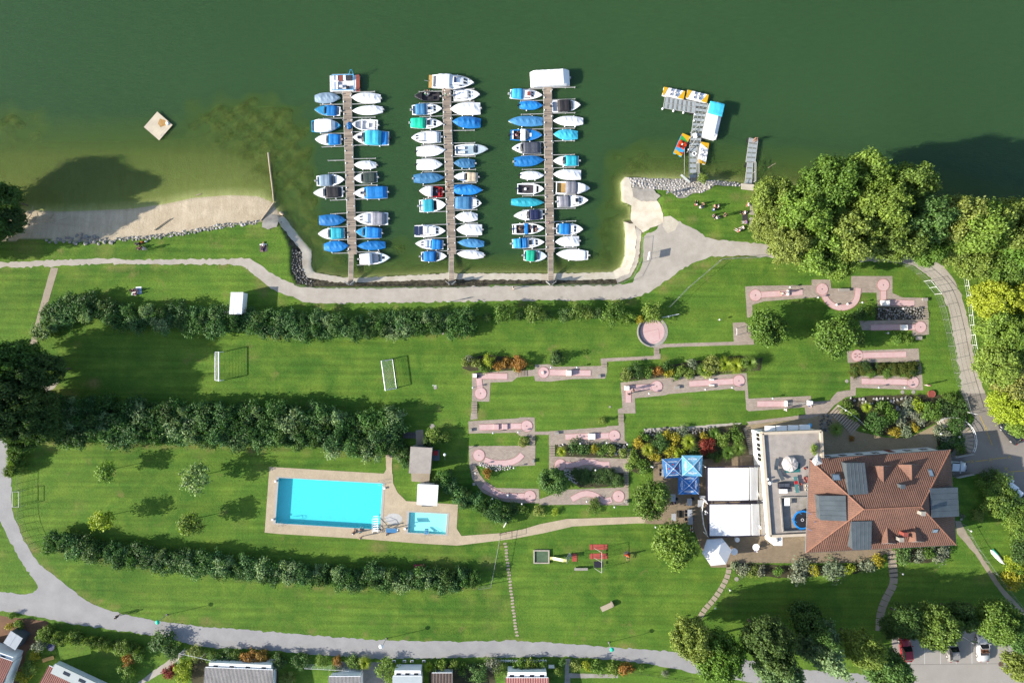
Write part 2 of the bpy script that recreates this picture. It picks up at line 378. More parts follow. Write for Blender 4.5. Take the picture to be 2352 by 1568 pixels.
def surf(name, ca, cb, sc, spk=.14, bump=.35, rough=.85, wear=.5):
    q = NT(name); n1 = q.noise(sc, 5, rough=.65); n2 = q.noise(9, 4, rough=.8); n3 = q.noise(.25, 4)
    k = q.mix(q.rng(n1, .35, .68), ca, cb); k = q.scale(k, q.rng(n2, .25, .75, 1 - spk, 1 + spk)); k = q.scale(k, q.rng(n3, .3, .7, 1 - spk * wear, 1 + spk * wear))
    q.L(k, q.b.inputs['Base Color']); q.b.inputs['Roughness'].default_value = rough; q.b.inputs['Specular IOR Level'].default_value = .2; q.bump(n2, bump, .03)
    return q.m
def paving(name, ca, cb, cj, w, h, mort=.02, rot=0.0, off=.5):
    q = NT(name); b = q.t.nodes.new('ShaderNodeTexBrick'); q.L(q.mapping(rot=(0, 0, rot)), b.inputs['Vector'])
    b.inputs['Color1'].default_value = ca; b.inputs['Color2'].default_value = cb; b.inputs['Mortar'].default_value = cj; b.inputs['Scale'].default_value = 1
    b.inputs['Brick Width'].default_value = w; b.inputs['Row Height'].default_value = h; b.inputs['Mortar Size'].default_value = mort; b.offset = off
    k = q.scale(b.outputs[0], q.rng(q.noise(.5, 5, rough=.7), .3, .7, .86, 1.13)); k = q.scale(k, q.rng(q.noise(5, 4, rough=.8), .25, .75, .9, 1.1))
    q.L(k, q.b.inputs['Base Color']); q.b.inputs['Roughness'].default_value = .85; q.b.inputs['Specular IOR Level'].default_value = .2
    bp = q.t.nodes.new('ShaderNodeBump'); bp.inputs['Strength'].default_value = .4; bp.inputs['Distance'].default_value = .01; bp.invert = True
    q.L(b.outputs[1], bp.inputs['Height']); q.L(bp.outputs[0], q.b.inputs['Normal']); return q.m
M_gravel = surf('pale_gravel', A(214, 205, 192), A(198, 188, 174), .7, .18)
M_road = surf('light_asphalt', A(190, 188, 187), A(176, 174, 174), .4, .1)
M_asph = surf('grey_asphalt', A(172, 164, 154), A(158, 150, 142), .5, .12)
M_park = surf('parking_asphalt', A(194, 188, 180), A(182, 176, 168), .5, .1)
M_conc = surf('pale_concrete', A(242, 232, 212), A(218, 204, 182), .7, .14)
M_concg = surf('grey_concrete', A(196, 190, 180), A(168, 160, 150), .9, .16)
M_concp = surf('path_concrete', A(196, 182, 160), A(180, 166, 146), .9, .12)
M_paver = paving('minigolf_pavers', A(208, 192, 176), A(190, 174, 160), A(158, 142, 126), .4, .2, .015)
M_deck = paving('pool_deck_pavers', A(232, 214, 184), A(220, 202, 174), A(198, 178, 148), .22, .11, .012, R(90))
M_terr = paving('terrace_pavers', A(186, 166, 138), A(168, 150, 126), A(130, 114, 94), .3, .15, .014)
M_terr2 = paving('entrance_pavers', A(206, 186, 150), A(192, 172, 138), A(150, 132, 104), .24, .12, .012)
M_soil = surf('bed_soil', A(96, 88, 66), A(66, 70, 46), 1.2, .3, .6)

TOPP = [(-40, 603), (0, 602), (120, 598), (235, 594), (300, 597), (420, 595), (545, 594), (585, 600), (612, 618), (640, 637), (672, 652), (712, 661), (800, 662), (1040, 660), (1176, 657), (1420, 654),
        (1456, 638), (1476, 600), (1479, 545), (1495, 534), (1522, 515), (1548, 505), (1568, 513), (1600, 530), (1620, 544), (1660, 552), (1740, 560), (1840, 566), (1960, 574), (2060, 584), (2105, 589), (2150, 601),
        (2190, 640), (2215, 700), (2228, 760), (2240, 830), (2262, 905)]
BOTP = [(2210, 905), (2200, 830), (2188, 760), (2176, 705), (2150, 655), (2110, 618), (2062, 603), (1950, 600), (1840, 596), (1735, 588), (1660, 588), (1630, 591), (1590, 604), (1545, 634), (1500, 665), (1475, 678),
        (1420, 688), (1300, 690), (1176, 690), (860, 696), (720, 695), (680, 685), (630, 665), (590, 637), (570, 620), (545, 608), (420, 607), (245, 606), (130, 611), (0, 614), (-40, 615)]
struct(sheet('gravel_path', smooth_line(TOPP, 4) + smooth_line(BOTP, 4), .012, M_gravel, 1.3, seed=1))
ROADT = [(-40, 990), (0, 1000), (18, 1030), (26, 1100), (30, 1176), (40, 1205), (62, 1252), (92, 1295), (130, 1325), (170, 1358), (210, 1385), (262, 1404), (320, 1417), (400, 1430), (500, 1441), (588, 1447), (800, 1465), (1000, 1472),
         (1176, 1471), (1300, 1477), (1400, 1485), (1540, 1495), (1700, 1512), (1860, 1538), (2000, 1550), (2352, 1590), (2500, 1610)]
ROADB = [(2500, 1700), (1800, 1580), (1700, 1562), (1590, 1545), (1540, 1532), (1420, 1516), (1300, 1508), (1176, 1508), (900, 1512), (800, 1508), (700, 1500), (590, 1490), (480, 1486), (420, 1474), (330, 1455), (200, 1437), (110, 1420), (0, 1402), (-40, 1396)]
ROADL = [(-40, 1353), (0, 1358), (50, 1363), (80, 1357), (86, 1342), (62, 1308), (32, 1258), (6, 1208), (-8, 1170), (-14, 1060), (-40, 1040)]
struct(sheet('lane_road', smooth_line(ROADT, 4) + smooth_line(ROADB, 4) + smooth_line(ROADL, 4), .012, M_road, 1.1, seed=2))
struct(sheet('asphalt_yard', [(2208, 903), (2262, 903), (2300, 950), (2360, 968), (2600, 968), (2600, 1290), (2352, 1200), (2330, 1140), (2296, 1096), (2262, 1086), (2188, 1092), (2182, 1048), (2196, 1024), (2226, 990), (2238, 960), (2220, 930)], .017, M_asph, .3, seed=3))
struct(sheet('car_park', [(2048, 1448), (2100, 1440), (2300, 1446), (2360, 1480), (2600, 1500), (2600, 1700), (2080, 1620), (2048, 1560)], .017, M_park, .4, seed=4))
struct(sheet('concrete_path', [(117, 615), (134, 616), (112, 690), (92, 745), (84, 792), (68, 792), (86, 725), (104, 660)], .016, M_concp, .15, seed=5))
struct(sheet('gravel_footpath', [(2194, 1196), (2206, 1196), (2222, 1226), (2260, 1285), (2300, 1345), (2350, 1400), (2440, 1490), (2425, 1500), (2330, 1400), (2285, 1342), (2240, 1272), (2198, 1225)], .016, M_concp, .3, seed=6))
struct(sheet('garden_path', [(425, 1490), (432, 1494), (380, 1540), (330, 1568), (320, 1580), (300, 1580), (345, 1545), (395, 1510)], .016, M_gravel, .5, seed=8))
struct(sheet('clearing_gravel', [(85, 880), (130, 868), (138, 878), (110, 905), (95, 910)], .012, M_gravel, 1.0, seed=9))
# harbour banks
cb = MB
def band(name, a, b, dz, m, step=6, rag=.5, seed=0): return struct(drape(name, list(a) + list(b)[::-1], dz, m, step, rag, seed))
WA = [(636, 500), (648, 498), (682, 540), (712, 577), (711, 612), (718, 627), (760, 635), (800, 641), (883, 637), (1027, 629), (1176, 630), (1326, 629), (1411, 626)]
WB = [(628, 508), (638, 507), (664, 545), (690, 575), (692, 615), (703, 637), (760, 646), (800, 649), (883, 646), (1027, 641), (1176, 642), (1326, 643), (1415, 640)]
band('concrete_bank', [(x, y - 3) for x, y in WA], WB, .07, M_conc, 5, .9, 1)
band('concrete_bank', [(1409, 622), (1426, 612), (1436, 587), (1438, 542), (1433, 506)], [(1415, 640), (1446, 626), (1460, 588), (1463, 545), (1460, 514)], .08, M_conc, 5, .7, 2)
band('rough_bank', [(1415, 640), (1446, 626), (1460, 588), (1463, 545), (1461, 516)], [(1419, 650), (1450, 635), (1468, 597), (1472, 546), (1474, 532)], .06, M_concg, 5, .5, 3)
struct(drape('boat_ramp', [(1428, 458), (1426, 416), (1438, 402), (1450, 410), (1453, 430), (1500, 437), (1512, 462), (1524, 490), (1523, 512), (1500, 522), (1478, 533), (1464, 519), (1450, 503), (1452, 470)], .07, M_conc, 6, .7, 4))
struct(drape('slab', [(1454, 433), (1500, 431), (1518, 450), (1506, 461), (1468, 459), (1456, 450)], .14, M_concg, 6, .8, 5))
struct(sheet('ramp_apron', [(1524, 498), (1540, 496), (1560, 510), (1552, 528), (1534, 536), (1522, 520)], .022, M_conc, .4, seed=7))
struct(drape('slab', [(604, 505), (616, 492), (634, 492), (640, 505), (636, 522), (615, 527), (602, 522)], .12, M_concg, 6, .7, 6))

# pool surround, basins and pool water
def with_holes(name, outer, holes, z, m, parent=None, h=0.0):
    from mathutils.geometry import tessellate_polygon
    loops = [[Vector((*p, 0)) for p in W2(l, h)] for l in [outer] + holes]; vs = [v for l in loops for v in l]; fs = []
    for t in tessellate_polygon(loops):
        a, b, c = (vs[i] for i in t); fs.append(tuple(t) if (b - a).cross(c - a).z > 0 else tuple(t)[::-1])
    return MB().add([(v.x, v.y, z) for v in vs], fs).build(name, m, parent)
DECK = [(619, 1071.5), (880.5, 1087), (902, 1088), (903, 1109), (913, 1130), (933, 1150), (957, 1151.5), (1052, 1158), (1049, 1213), (1060, 1230), (1150, 1223.5), (1200, 1215), (1240, 1203), (1301, 1191), (1466, 1186), (1500, 1186),
        (1500, 1201), (1466, 1201), (1376, 1205), (1316, 1208), (1251, 1223), (1176, 1237), (1150, 1240), (1050, 1252), (960, 1247), (838, 1237), (638, 1225), (608, 1222)]
struct(with_holes('pool_deck', DECK, [inset(POOL, 4), inset(KPOOL, 4)], .03, M_deck))
struct(sheet('pool_stub_path', [(886, 1044), (902, 1045), (900, 1066), (901, 1089), (881, 1087.5), (887, 1078)], .036, M_deck))
M_cop = mat('pool_coping', A(208, 200, 190), .8, var=.08, scale=1.5)
M_basin = mat('pool_liner', A(78, 238, 248, 1.7), .5, var=.05, scale=2.5)
M_basin2 = mat('shallow_pool_liner', A(176, 250, 244, 1.4), .5, var=.03, scale=.4)
def basin(poly, depth, label, liner):
    t = thing('swimming_pool', label, 'pool', P(*[sum(p[i] for p in poly) / 4 for i in (0, 1)]))
    o = Vector(t.location)
    o2 = with_holes('coping', inset(poly, 6.5), [poly], .05, M_cop, t); o2.location = -o
    w = W2(poly); mb = MB(); vs = [(x, y, .048) for x, y in w] + [(x, y, -depth) for x, y in w]
    mb.add(vs, [(4, 5, 6, 7)[::-1]] + [(i, (i + 1) % 4, 4 + (i + 1) % 4, 4 + i) for i in range(4)]); b = mb.build('basin', liner, t); b.location = -o
    q = NT('pool_water'); q.b.inputs['Base Color'].default_value = (.2, .8, .85, 1); q.b.inputs['Roughness'].default_value = .05; q.b.inputs['IOR'].default_value = 1.33
    q.bump(q.noise(3.5, 3, dist=.6), .25, .04)
    tb = q.t.nodes.new('ShaderNodeBsdfTransparent'); tb.inputs[0].default_value = (.88, .99, 1, 1)
    ms = q.t.nodes.new('ShaderNodeMixShader'); ms.inputs[0].default_value = .95; q.L(q.b.outputs[0], ms.inputs[1]); q.L(tb.outputs[0], ms.inputs[2]); q.L(ms.outputs[0], q.out.inputs[0])
    wt = MB().add([(x, y, -.06) for x, y in w], [(0, 1, 2, 3)[::-1]]).build('pool_water', q.m, t); wt.location = -o
    return t
basin(POOL, .95, 'large rectangular turquoise swimming pool with pale coping', M_basin)
basin(KPOOL, .42, 'small shallow paddling pool with pale turquoise water', M_basin2)
# ---------------------------------------------------------------- foliage
lf = NT('leaves')
oi = lf.t.nodes.new('ShaderNodeObjectInfo'); geo = lf.t.nodes.new('ShaderNodeNewGeometry')
rnd = geo.outputs['Random Per Island']
lc = lf.scale(oi.outputs['Color'], lf.rng(rnd, 0, 1, .6, 1.5))
lc = lf.mix(lf.rng(lf.noise(.55, 3), .42, .68, 0, .5), lc, lf.mix(1.0, lc, (1.15, 1.1, .7, 1), 'MULTIPLY'))
lf.L(lc, lf.b.inputs['Base Color']); lf.b.inputs['Roughness'].default_value = .55; lf.b.inputs['Specular IOR Level'].default_value = .25
trn = lf.t.nodes.new('ShaderNodeBsdfTranslucent'); lf.L(lf.mix(1.0, lc, (1.1, 1.2, .5, 1), 'MULTIPLY'), trn.inputs[0])
lms = lf.t.nodes.new('ShaderNodeMixShader'); lms.inputs[0].default_value = .28; lf.L(lf.b.outputs[0], lms.inputs[1]); lf.L(trn.outputs[0], lms.inputs[2]); lf.L(lms.outputs[0], lf.out.inputs[0])
M_leaf = lf.m
M_bark = mat('bark', (.09, .07, .05, 1), .9, var=.3, scale=4, bump=.5)

def leaf_mesh(name, pos, nor, size, rs, aspect=1.3, jit=.55):
    n = len(pos); nor = nor + rs.normal(0, jit, (n, 3)); nor /= np.linalg.norm(nor, axis=1)[:, None] + 1e-9
    t = np.cross(nor, rs.normal(0, 1, (n, 3))); t /= np.linalg.norm(t, axis=1)[:, None] + 1e-9; b = np.cross(nor, t)
    s = (size * rs.uniform(.6, 1.35, n))[:, None]
    a = t * s * aspect * .5; w = b * s * .5; up = nor * s * .12
    v = np.stack([pos - a, pos + w * .9 + up, pos + a, pos - w * .9 + up], 1).reshape(-1, 3)
    me = bpy.data.meshes.new(name); me.vertices.add(4 * n); me.vertices.foreach_set('co', v.astype(np.float32).ravel())
    me.loops.add(4 * n); me.loops.foreach_set('vertex_index', np.arange(4 * n, dtype=np.int32))
    me.polygons.add(n); me.polygons.foreach_set('loop_start', (np.arange(n) * 4).astype(np.int32)); me.update(); me.materials.append(M_leaf)
    return me
def crown(name, Rr, Hh, nclump, nleaf, leaf, seed, rc=(.24, .4), shape='round', squash=.85, inner=.12):
    """leaves on the skins of many overlapping clumps; base of the crown at z=0"""
    rs = np.random.default_rng(seed); cs = []; rad = []
    for i in range(nclump):
        for _ in range(60):
            if shape == 'round':
                d = rs.normal(0, 1, 3); d /= np.linalg.norm(d); k = rs.uniform(.35, .8) ** .6
                c = d * k * np.array([Rr, Rr, Hh / 2]); c[2] += Hh / 2
            elif shape == 'cone':
                u = rs.uniform(0, 1) ** 1.5; a = rs.uniform(0, 2 * math.pi); k = (1 - u) * rs.uniform(.4, .85)
                c = np.array([math.cos(a) * Rr * k, math.sin(a) * Rr * k, u * Hh])
            else:
                a = rs.uniform(0, 2 * math.pi); k = rs.uniform(0, 1) ** .5 * .7; c = np.array([math.cos(a) * Rr * k, math.sin(a) * Rr * k, Hh * (.5 + .35 * rs.uniform(-1, 1) * (1 - k))])
            r = Rr * rs.uniform(*rc) * (1 if shape != 'cone' else (1.1 - c[2] / Hh) * .9 + .1)
            if all(np.linalg.norm(c - q) > .55 * r for q in cs): break
        cs.append(c); rad.append(r)
    cs = np.array(cs); rad = np.array(rad); pr = rad ** 2 / (rad ** 2).sum()
    # twigs on the skins of the clumps, leaves round the twigs
    nt_ = max(nclump * 9, nleaf // 9); ci = rs.choice(nclump, nt_, p=pr); d = rs.normal(0, 1, (nt_, 3)); d /= np.linalg.norm(d, axis=1)[:, None]
    d[:, 2] = np.where(d[:, 2] < -.3, -d[:, 2], d[:, 2])
    tw = cs[ci] + d * np.array([1, 1, squash]) * (rad[ci] * rs.uniform(.5, 1.32, nt_))[:, None]
    dist = np.linalg.norm(tw[:, None, :] - cs[None], axis=2) / rad[None]; dist[np.arange(nt_), ci] = 9
    ok = ((dist.min(1) > .66) | (rs.uniform(0, 1, nt_) < inner)) & (tw[:, 2] > 0); tw = tw[ok]; d = d[ok]
    k = rs.integers(0, len(tw), nleaf); pos = tw[k] + rs.normal(0, 1, (nleaf, 3)) * leaf * np.array([1.0, 1.0, .6]); d = d[k]
    pos[:, 2] = np.maximum(pos[:, 2], .02)
    d = d * .7 + np.array([0, 0, .4]) + (pos - np.array([0, 0, Hh * .35])) / max(Rr, Hh) * .4
    return leaf_mesh(name, pos, d, leaf, rs, jit=.75)
def spiky(name, Rr, Hh, n, seed):
    """ornamental grass: arching blades from one foot"""
    rs = np.random.default_rng(seed); vs = []; fs = []
    for i in range(n):
        a = rs.uniform(0, 6.283); l = Rr * rs.uniform(.5, 1.05); h = Hh * rs.uniform(.6, 1.05); w = .03; c, s_ = math.cos(a), math.sin(a); pts = []
        for t in (0, .35, .7, 1):
            r = l * t ** 1.6; z = h * math.sin(min(1, t * 1.05) * 2.2) ** .9 if t else 0; pts.append((c * r, s_ * r, max(.02, z)))
        o = len(vs)
        for k, p in enumerate(pts):
            ww = w * (1 - k / 3.3); vs += [(p[0] - s_ * ww, p[1] + c * ww, p[2]), (p[0] + s_ * ww, p[1] - c * ww, p[2])]
        fs += [(o + 2 * k, o + 2 * k + 1, o + 2 * k + 3, o + 2 * k + 2) for k in range(3)]
    me = bpy.data.meshes.new(name); me.from_pydata(vs, [], fs); me.materials.append(M_leaf); me.update(); return me
CR = {
 'big': [crown('broad_crown', 5.0, 7.5, 95, 22000, .29, s, (.1, .26)) for s in (1, 2, 3)],
 'mid': [crown('round_crown', 3.3, 4.6, 36, 7500, .27, s, (.16, .34)) for s in (4, 5)],
 'young': [crown('young_crown', 2.0, 2.9, 16, 1500, .27, s, (.28, .44)) for s in (6, 7)],
 'tall': [crown('tall_crown', 4.0, 11.0, 80, 15000, .3, s, (.14, .3), 'cone') for s in (8, 9)],
 'shrub': [crown('shrub_foliage', 1.6, 2.4, n, 1600, .2, s, rc, inner=.2) for s, n, rc in ((11, 13, (.28, .48)), (12, 22, (.16, .4)), (13, 17, (.2, .5)), (14, 26, (.14, .34)), (15, 9, (.35, .6)))],
 'low': [crown('low_foliage', 1.0, .9, 10, 600, .17, s, (.3, .5), inner=.25) for s in (21, 22, 23)],
 'ball': [crown('clipped_foliage', .62, 1.1, 16, 500, .13, s, (.4, .5), inner=.2) for s in (31,)],
 'conifer': [crown('conifer_foliage', 1.0, 3.2, 26, 1000, .2, s, (.3, .42), 'cone') for s in (41,)],
 'grass': [spiky('grass_blades', 1.1, 1.1, 420, s) for s in (51, 52)],
}
def trunk_mesh(h, r, limbs, seed, spread=.5):
    rs = random.Random(seed); mb = MB(); p = Vector((0, 0, -.15)); pts = [p]; top = Vector((rs.uniform(-.1, .1) * h * .3, rs.uniform(-.1, .1) * h * .3, h))
    mb.tube(p, p.lerp(top, .5), r, r * .75, 8); mb.tube(p.lerp(top, .5), top, r * .75, r * .35, 8)
    for i in range(limbs):
        a = 6.283 * i / limbs + rs.uniform(-.3, .3); b = p.lerp(top, rs.uniform(.62, .9)); e = b + Vector((math.cos(a) * h * spread * rs.uniform(.5, .8), math.sin(a) * h * spread * rs.uniform(.5, .8), h * rs.uniform(.15, .4)))
        mb.tube(b, e, r * .38, r * .14, 6)
    return mb
TR = {'big': (5.5, .28, 7, .24), 'mid': (3.4, .17, 6, .4), 'young': (2.6, .07, 4, .3), 'tall': (6.0, .24, 5, .25), 'conifer': (1.0, .08, 0, 0)}
TRM = {k: trunk_mesh(*v[:3], 5, v[3]) for k, v in TR.items()}
TRO = {}
tree_n = 0
def tree(name, label, x, y, r, h0, kind, col, top=None, group=None, seed=None):
    """x, y: centre of the crown as seen; r: its radius in plan units; h0: height of the crown base; top: height of its top"""
    global tree_n; tree_n += 1; i = tree_n if seed is None else seed
    me = CR[kind][i % len(CR[kind])]; R0 = {'big': 5.0, 'mid': 3.3, 'young': 2.0, 'tall': 4.0, 'shrub': 1.6, 'low': 1.0, 'ball': .62, 'conifer': 1.0, 'grass': 1.1}[kind]
    H0 = {'big': 7.5, 'mid': 4.6, 'young': 2.9, 'tall': 11.0, 'shrub': 2.4, 'low': .9, 'ball': 1.1, 'conifer': 3.2, 'grass': 1.1}[kind]
    k = r * S / R0 * .92; top = h0 + H0 * k if top is None else top; hm = h0 + (top - h0) * .55
    b = P(x, y, hm); b.z = 0
    t = thing(name, label, 'tree' if kind in TR else 'shrub', b, 0, group)
    c = bpy.data.objects.new('crown' if kind in TR else 'foliage', me); COL.objects.link(c); c.parent = t
    c.location = (0, 0, h0); c.scale = (k, k, (top - h0) / H0); c.rotation_euler = (0, 0, (i * 2.4) % 6.28)
    j = random.uniform(.9, 1.1); c.color = (col[0] * j, col[1] * random.uniform(.94, 1.06), col[2] * j, 1)
    if kind in TR:
        if kind not in TRO: TRO[kind] = TRM[kind].build('trunk', M_bark, t); q = TRO[kind]
        else: q = copy_part(TRO[kind], t, name='trunk')
        q.scale = (k, k, max(.2, (h0 + (top - h0) * .45) / TR[kind][0])); q.rotation_euler = (0, 0, (i * 1.7) % 6.28)
    else:
        MB().tube((0, 0, -.05), (0, 0, h0 + .25 * (top - h0)), .05, .03, 6).build('stem', M_bark, t)
    return t
GRN = A(110, 142, 60, 1.6); DGR = A(90, 122, 62, 1.7); YGR = A(164, 182, 56, 1.6); LGR = A(130, 156, 68, 1.55); OLV = A(140, 156, 77, 1.55); BGR = A(104, 138, 74, 1.6); YEL = A(204, 190, 66, 1.9); RED = A(168, 70, 60, 1.8); GRY = A(148, 156, 132, 1.7); RUS = A(180, 134, 66, 1.7); DDG = A(84, 112, 62, 1.8)
A_BG = A(134, 164, 112, 1.6)
# the wood by the lake (crown centre, radius, crown base, top, colour, kind)
WOOD = [(1776, 452, 52, 2.5, 10, LGR, 'big'), (1765, 520, 40, 2, 8, OLV, 'big'), (1850, 490, 66, 3, 13, LGR, 'big'), (1905, 425, 62, 3, 14, GRN, 'big'), (1980, 410, 58, 3, 14, LGR, 'big'), (1815, 560, 52, 3, 11, OLV, 'big'),
        (1885, 575, 60, 3, 12, LGR, 'big'), (1955, 545, 62, 4, 14, OLV, 'big'), (2020, 480, 62, 4, 15, LGR, 'big'), (2085, 430, 56, 4, 14, GRN, 'big'), (2060, 546, 58, 4, 13, GRN, 'big'), (2120, 500, 60, 4, 14, BGR, 'big'),
        (1930, 610, 36, 3, 9, LGR, 'big'), (2138, 566, 46, 2, 9, GRN, 'big'), (2192, 566, 44, 1, 8, OLV, 'big'), (2195, 500, 56, 4, 14, OLV, 'big'), (2250, 520, 60, 4, 15, LGR, 'big'), (2320, 510, 60, 4, 15, OLV, 'big'), (2246, 590, 54, 3, 13, LGR, 'big'), (2300, 605, 62, 4, 14, GRN, 'big'),
        (2284, 690, 50, 4, 12, YGR, 'big'), (2335, 680, 58, 4, 14, YGR, 'big'), (2298, 755, 50, 4, 13, LGR, 'big'), (2345, 775, 58, 4, 14, GRN, 'big'), (2300, 835, 54, 4, 13, LGR, 'big'), (2340, 880, 56, 4, 13, OLV, 'big'), (2320, 935, 44, 4, 11, YGR, 'big'), (2360, 970, 40, 4, 10, LGR, 'big'),
        (2400, 560, 70, 4, 15, GRN, 'big'), (2410, 700, 70, 4, 15, LGR, 'big'), (2415, 850, 70, 4, 15, OLV, 'big')]
WOOD = [(a, b, r, .8, min(t_, 8.0), c_, k) if a > 2200 and b > 560 else (a, b, r, z, t_, c_, k) for a, b, r, z, t_, c_, k in WOOD]
CN = {A_BG: 'pale grey-green', GRN: 'mid-green', DGR: 'dark green', YGR: 'yellow-green', LGR: 'light green', OLV: 'olive green', BGR: 'bluish green', DDG: 'very dark green', YEL: 'yellow', RED: 'red-leaved', GRY: 'silvery grey', RUS: 'rust-brown'}
def series(rows, name, kind_word, place, group, mk):
    """things of a row get labels by colour and by their order from the left"""
    rows = sorted(rows, key=lambda r: r[0]); cnt = {}; tot = {}
    for r in rows: tot[r[5]] = tot.get(r[5], 0) + 1
    for r in rows:
        cnt[r[5]] = cnt.get(r[5], 0) + 1; n = cnt[r[5]]; c = CN[r[5]]
        lab = ('%s %s %s' % (c, kind_word, place)) if tot[r[5]] == 1 else ('%s %s %s, %s such from left' % (c, kind_word, place, ORD[n - 1]))
        mk(name, lab, r, group)
def mk_tree(name, lab, r, grp): tree(name, lab, r[0], r[1], r[2], r[3], r[6], r[5], r[4], grp)
series(WOOD, 'broadleaf_tree', 'tree', 'in the lakeside wood', 'trees of the lakeside wood', mk_tree)
LEFT = [(40, 828, 52, 2, 13, DGR, 'big'), (95, 850, 40, 2, 11, DDG, 'big'), (20, 890, 52, 2, 13, DDG, 'big'), (78, 925, 40, 2, 11, DGR, 'big'), (25, 965, 50, 2, 12, DDG, 'big'), (95, 975, 42, 2, 10, DDG, 'big'), (50, 1010, 30, 1.5, 7, DGR, 'mid'),
        (-40, 850, 60, 2, 14, DGR, 'big'), (-50, 950, 60, 2, 14, DGR, 'big')]
series(LEFT, 'broadleaf_tree', 'tree', 'in the clump left of the pitch', 'trees at the left end of the pitch', mk_tree)
LAKEL = [(4, 455, 38, 1.5, 9, DGR, 'big'), (22, 505, 34, 1.2, 7, DDG, 'big'), (-60, 430, 56, 2, 8.5, DGR, 'big'), (-20, 520, 40, 1.5, 9, DGR, 'big'), (-130, 470, 70, 2, 10.5, DGR, 'big'), (-110, 545, 56, 2, 10, DGR, 'big'), (-110, 578, 40, 1.5, 7, DGR, 'big')]
series(LAKEL, 'broadleaf_tree', 'tree', 'at the left end of the beach', 'trees at the end of the beach', mk_tree)
BR = [(1590, 1468, 46, 2, 11, OLV, 'big'), (1655, 1510, 58, 2.5, 12, GRN, 'big'), (1768, 1480, 56, 2.5, 15, DGR, 'big'), (1790, 1545, 52, 2, 12, A_BG, 'big'), (1885, 1455, 40, 2, 14, DGR, 'tall'), (1905, 1510, 58, 2, 16, A_BG, 'tall'), (1985, 1490, 40, 2, 12, OLV, 'big'), (2040, 1540, 50, 2.5, 11, BGR, 'big'),
      (2085, 1425, 40, 1.5, 8, DGR, 'big'), (2150, 1440, 52, 2.5, 10, GRN, 'big'), (2210, 1415, 36, 2, 8, DGR, 'big'), (2290, 1425, 50, 2.5, 10, GRN, 'big'), (2345, 1450, 44, 2, 10, BGR, 'big'), (2340, 1530, 30, 1, 7, OLV, 'mid'), (2050, 1440, 26, .8, 5, DGR, 'mid')]
series(BR, 'broadleaf_tree', 'tree', 'along the road by the car park', 'trees by the car park', mk_tree)
for a in [('round leafy tree with a dense crown left of its twin beside the minigolf lawn', 1765, 753, 46, 1.3, 5.6, GRN, 'mid'), ('round leafy tree with a dense crown nearest the two-part right minigolf lanes', 1925, 768, 50, 1.3, 6.0, GRN, 'mid'),
          ('round chestnut tree at the terrace edge above the second one', 1497, 1148, 46, 1.2, 5.4, GRN, 'mid'), ('larger round chestnut tree on the playground lawn beside the terrace', 1553, 1254, 52, 1.2, 6.0, LGR, 'mid'),
          ('domed bushy tree between the curved minigolf lanes', 1270, 1106, 34, .4, 3.6, BGR, 'mid')]:
    tree('broadleaf_tree', a[0], a[1], a[2], a[3], a[4], a[7], a[6], a[5])
for lab, x, y, r, c in [('small green young tree, upper left of the four on the pool lawn', 242, 1083, 23, LGR), ('pale variegated young tree, upper right of the four on the pool lawn', 446, 1099, 33, A(150, 182, 110, 1.6)),
                        ('yellow-green young tree, lower left of the four on the pool lawn', 234, 1192, 25, YGR), ('green young tree, lower right of the four on the pool lawn', 437, 1200, 28, LGR)]:
    tree('young_tree', lab, x, y, r, 1.7, 'young', c, 1.7 + r * S * 1.35, 'young trees on the pool lawn')
tree('dwarf_conifer', 'dark conical conifer on the grass above the white ramp lane', 1278, 823, 15, .1, 'conifer', DDG, 2.6)

# hedges: one thing each, with the shrubs that can be told apart as its parts
def hedge(label, line, width, top, cols, step=17, seed=0, rr=(17, 25), jit=.5):
    rs = random.Random(seed); pts = smooth_line(line, 8); b = P(*pts[len(pts) // 2]); t = thing('hedge', label, 'hedge', b)
    acc = 0; last = pts[0]; n = 0
    for p in pts[1:]:
        acc += math.hypot(p[0] - last[0], p[1] - last[1]); last = p
        if acc < step * .8: continue
        acc = 0; rows = max(2, round(width / 20))
        for k in range(rows):
            off = ((k + .5) / rows - .5) * width if rows > 1 else 0
            r = rs.uniform(rr[0] * .62, rr[1] * 1.02); x = p[0] + rs.uniform(-10, 10); y = p[1] + off + rs.uniform(-1, 1) * jit * width / rows * .5
            tp = top * rs.uniform(.72, 1.12); q = P(x, y, tp * .5); q.z = 0
            c = bpy.data.objects.new('shrub', CR['shrub'][rs.randrange(5)]); COL.objects.link(c); c.parent = t; c.location = q - b
            k2 = r * S / 1.6; c.scale = (k2, k2, tp / 2.4); c.rotation_euler = (0, 0, rs.uniform(0, 6.28)); col = rs.choice(cols); j = rs.uniform(.8, 1.2); c.color = (col[0] * j, col[1] * j, col[2] * j, 1)
            n += 1
    return t
HC = [DGR, A(88, 126, 64, 1.5), A(94, 134, 76, 1.5), A(84, 124, 56, 1.5), A(74, 110, 54, 1.5), A(76, 114, 60, 1.5), A(140, 166, 112, 1.5)]
hedge('long dark hedge of mixed shrubs between lakeside path and football pitch', [(100, 770), (112, 738), (140, 716), (220, 714), (300, 725), (380, 728), (480, 738), (600, 742), (720, 746), (840, 748), (960, 746), (1060, 742), (1092, 738)], 38, 2.3, HC, 16, 1)
hedge('broad dark hedge of tall shrubs between football pitch and pool lawn', [(120, 970), (220, 968), (330, 970), (450, 972), (560, 976), (680, 982), (780, 990), (860, 1000), (912, 990)], 80, 2.9, HC, 15, 2, (18, 28))
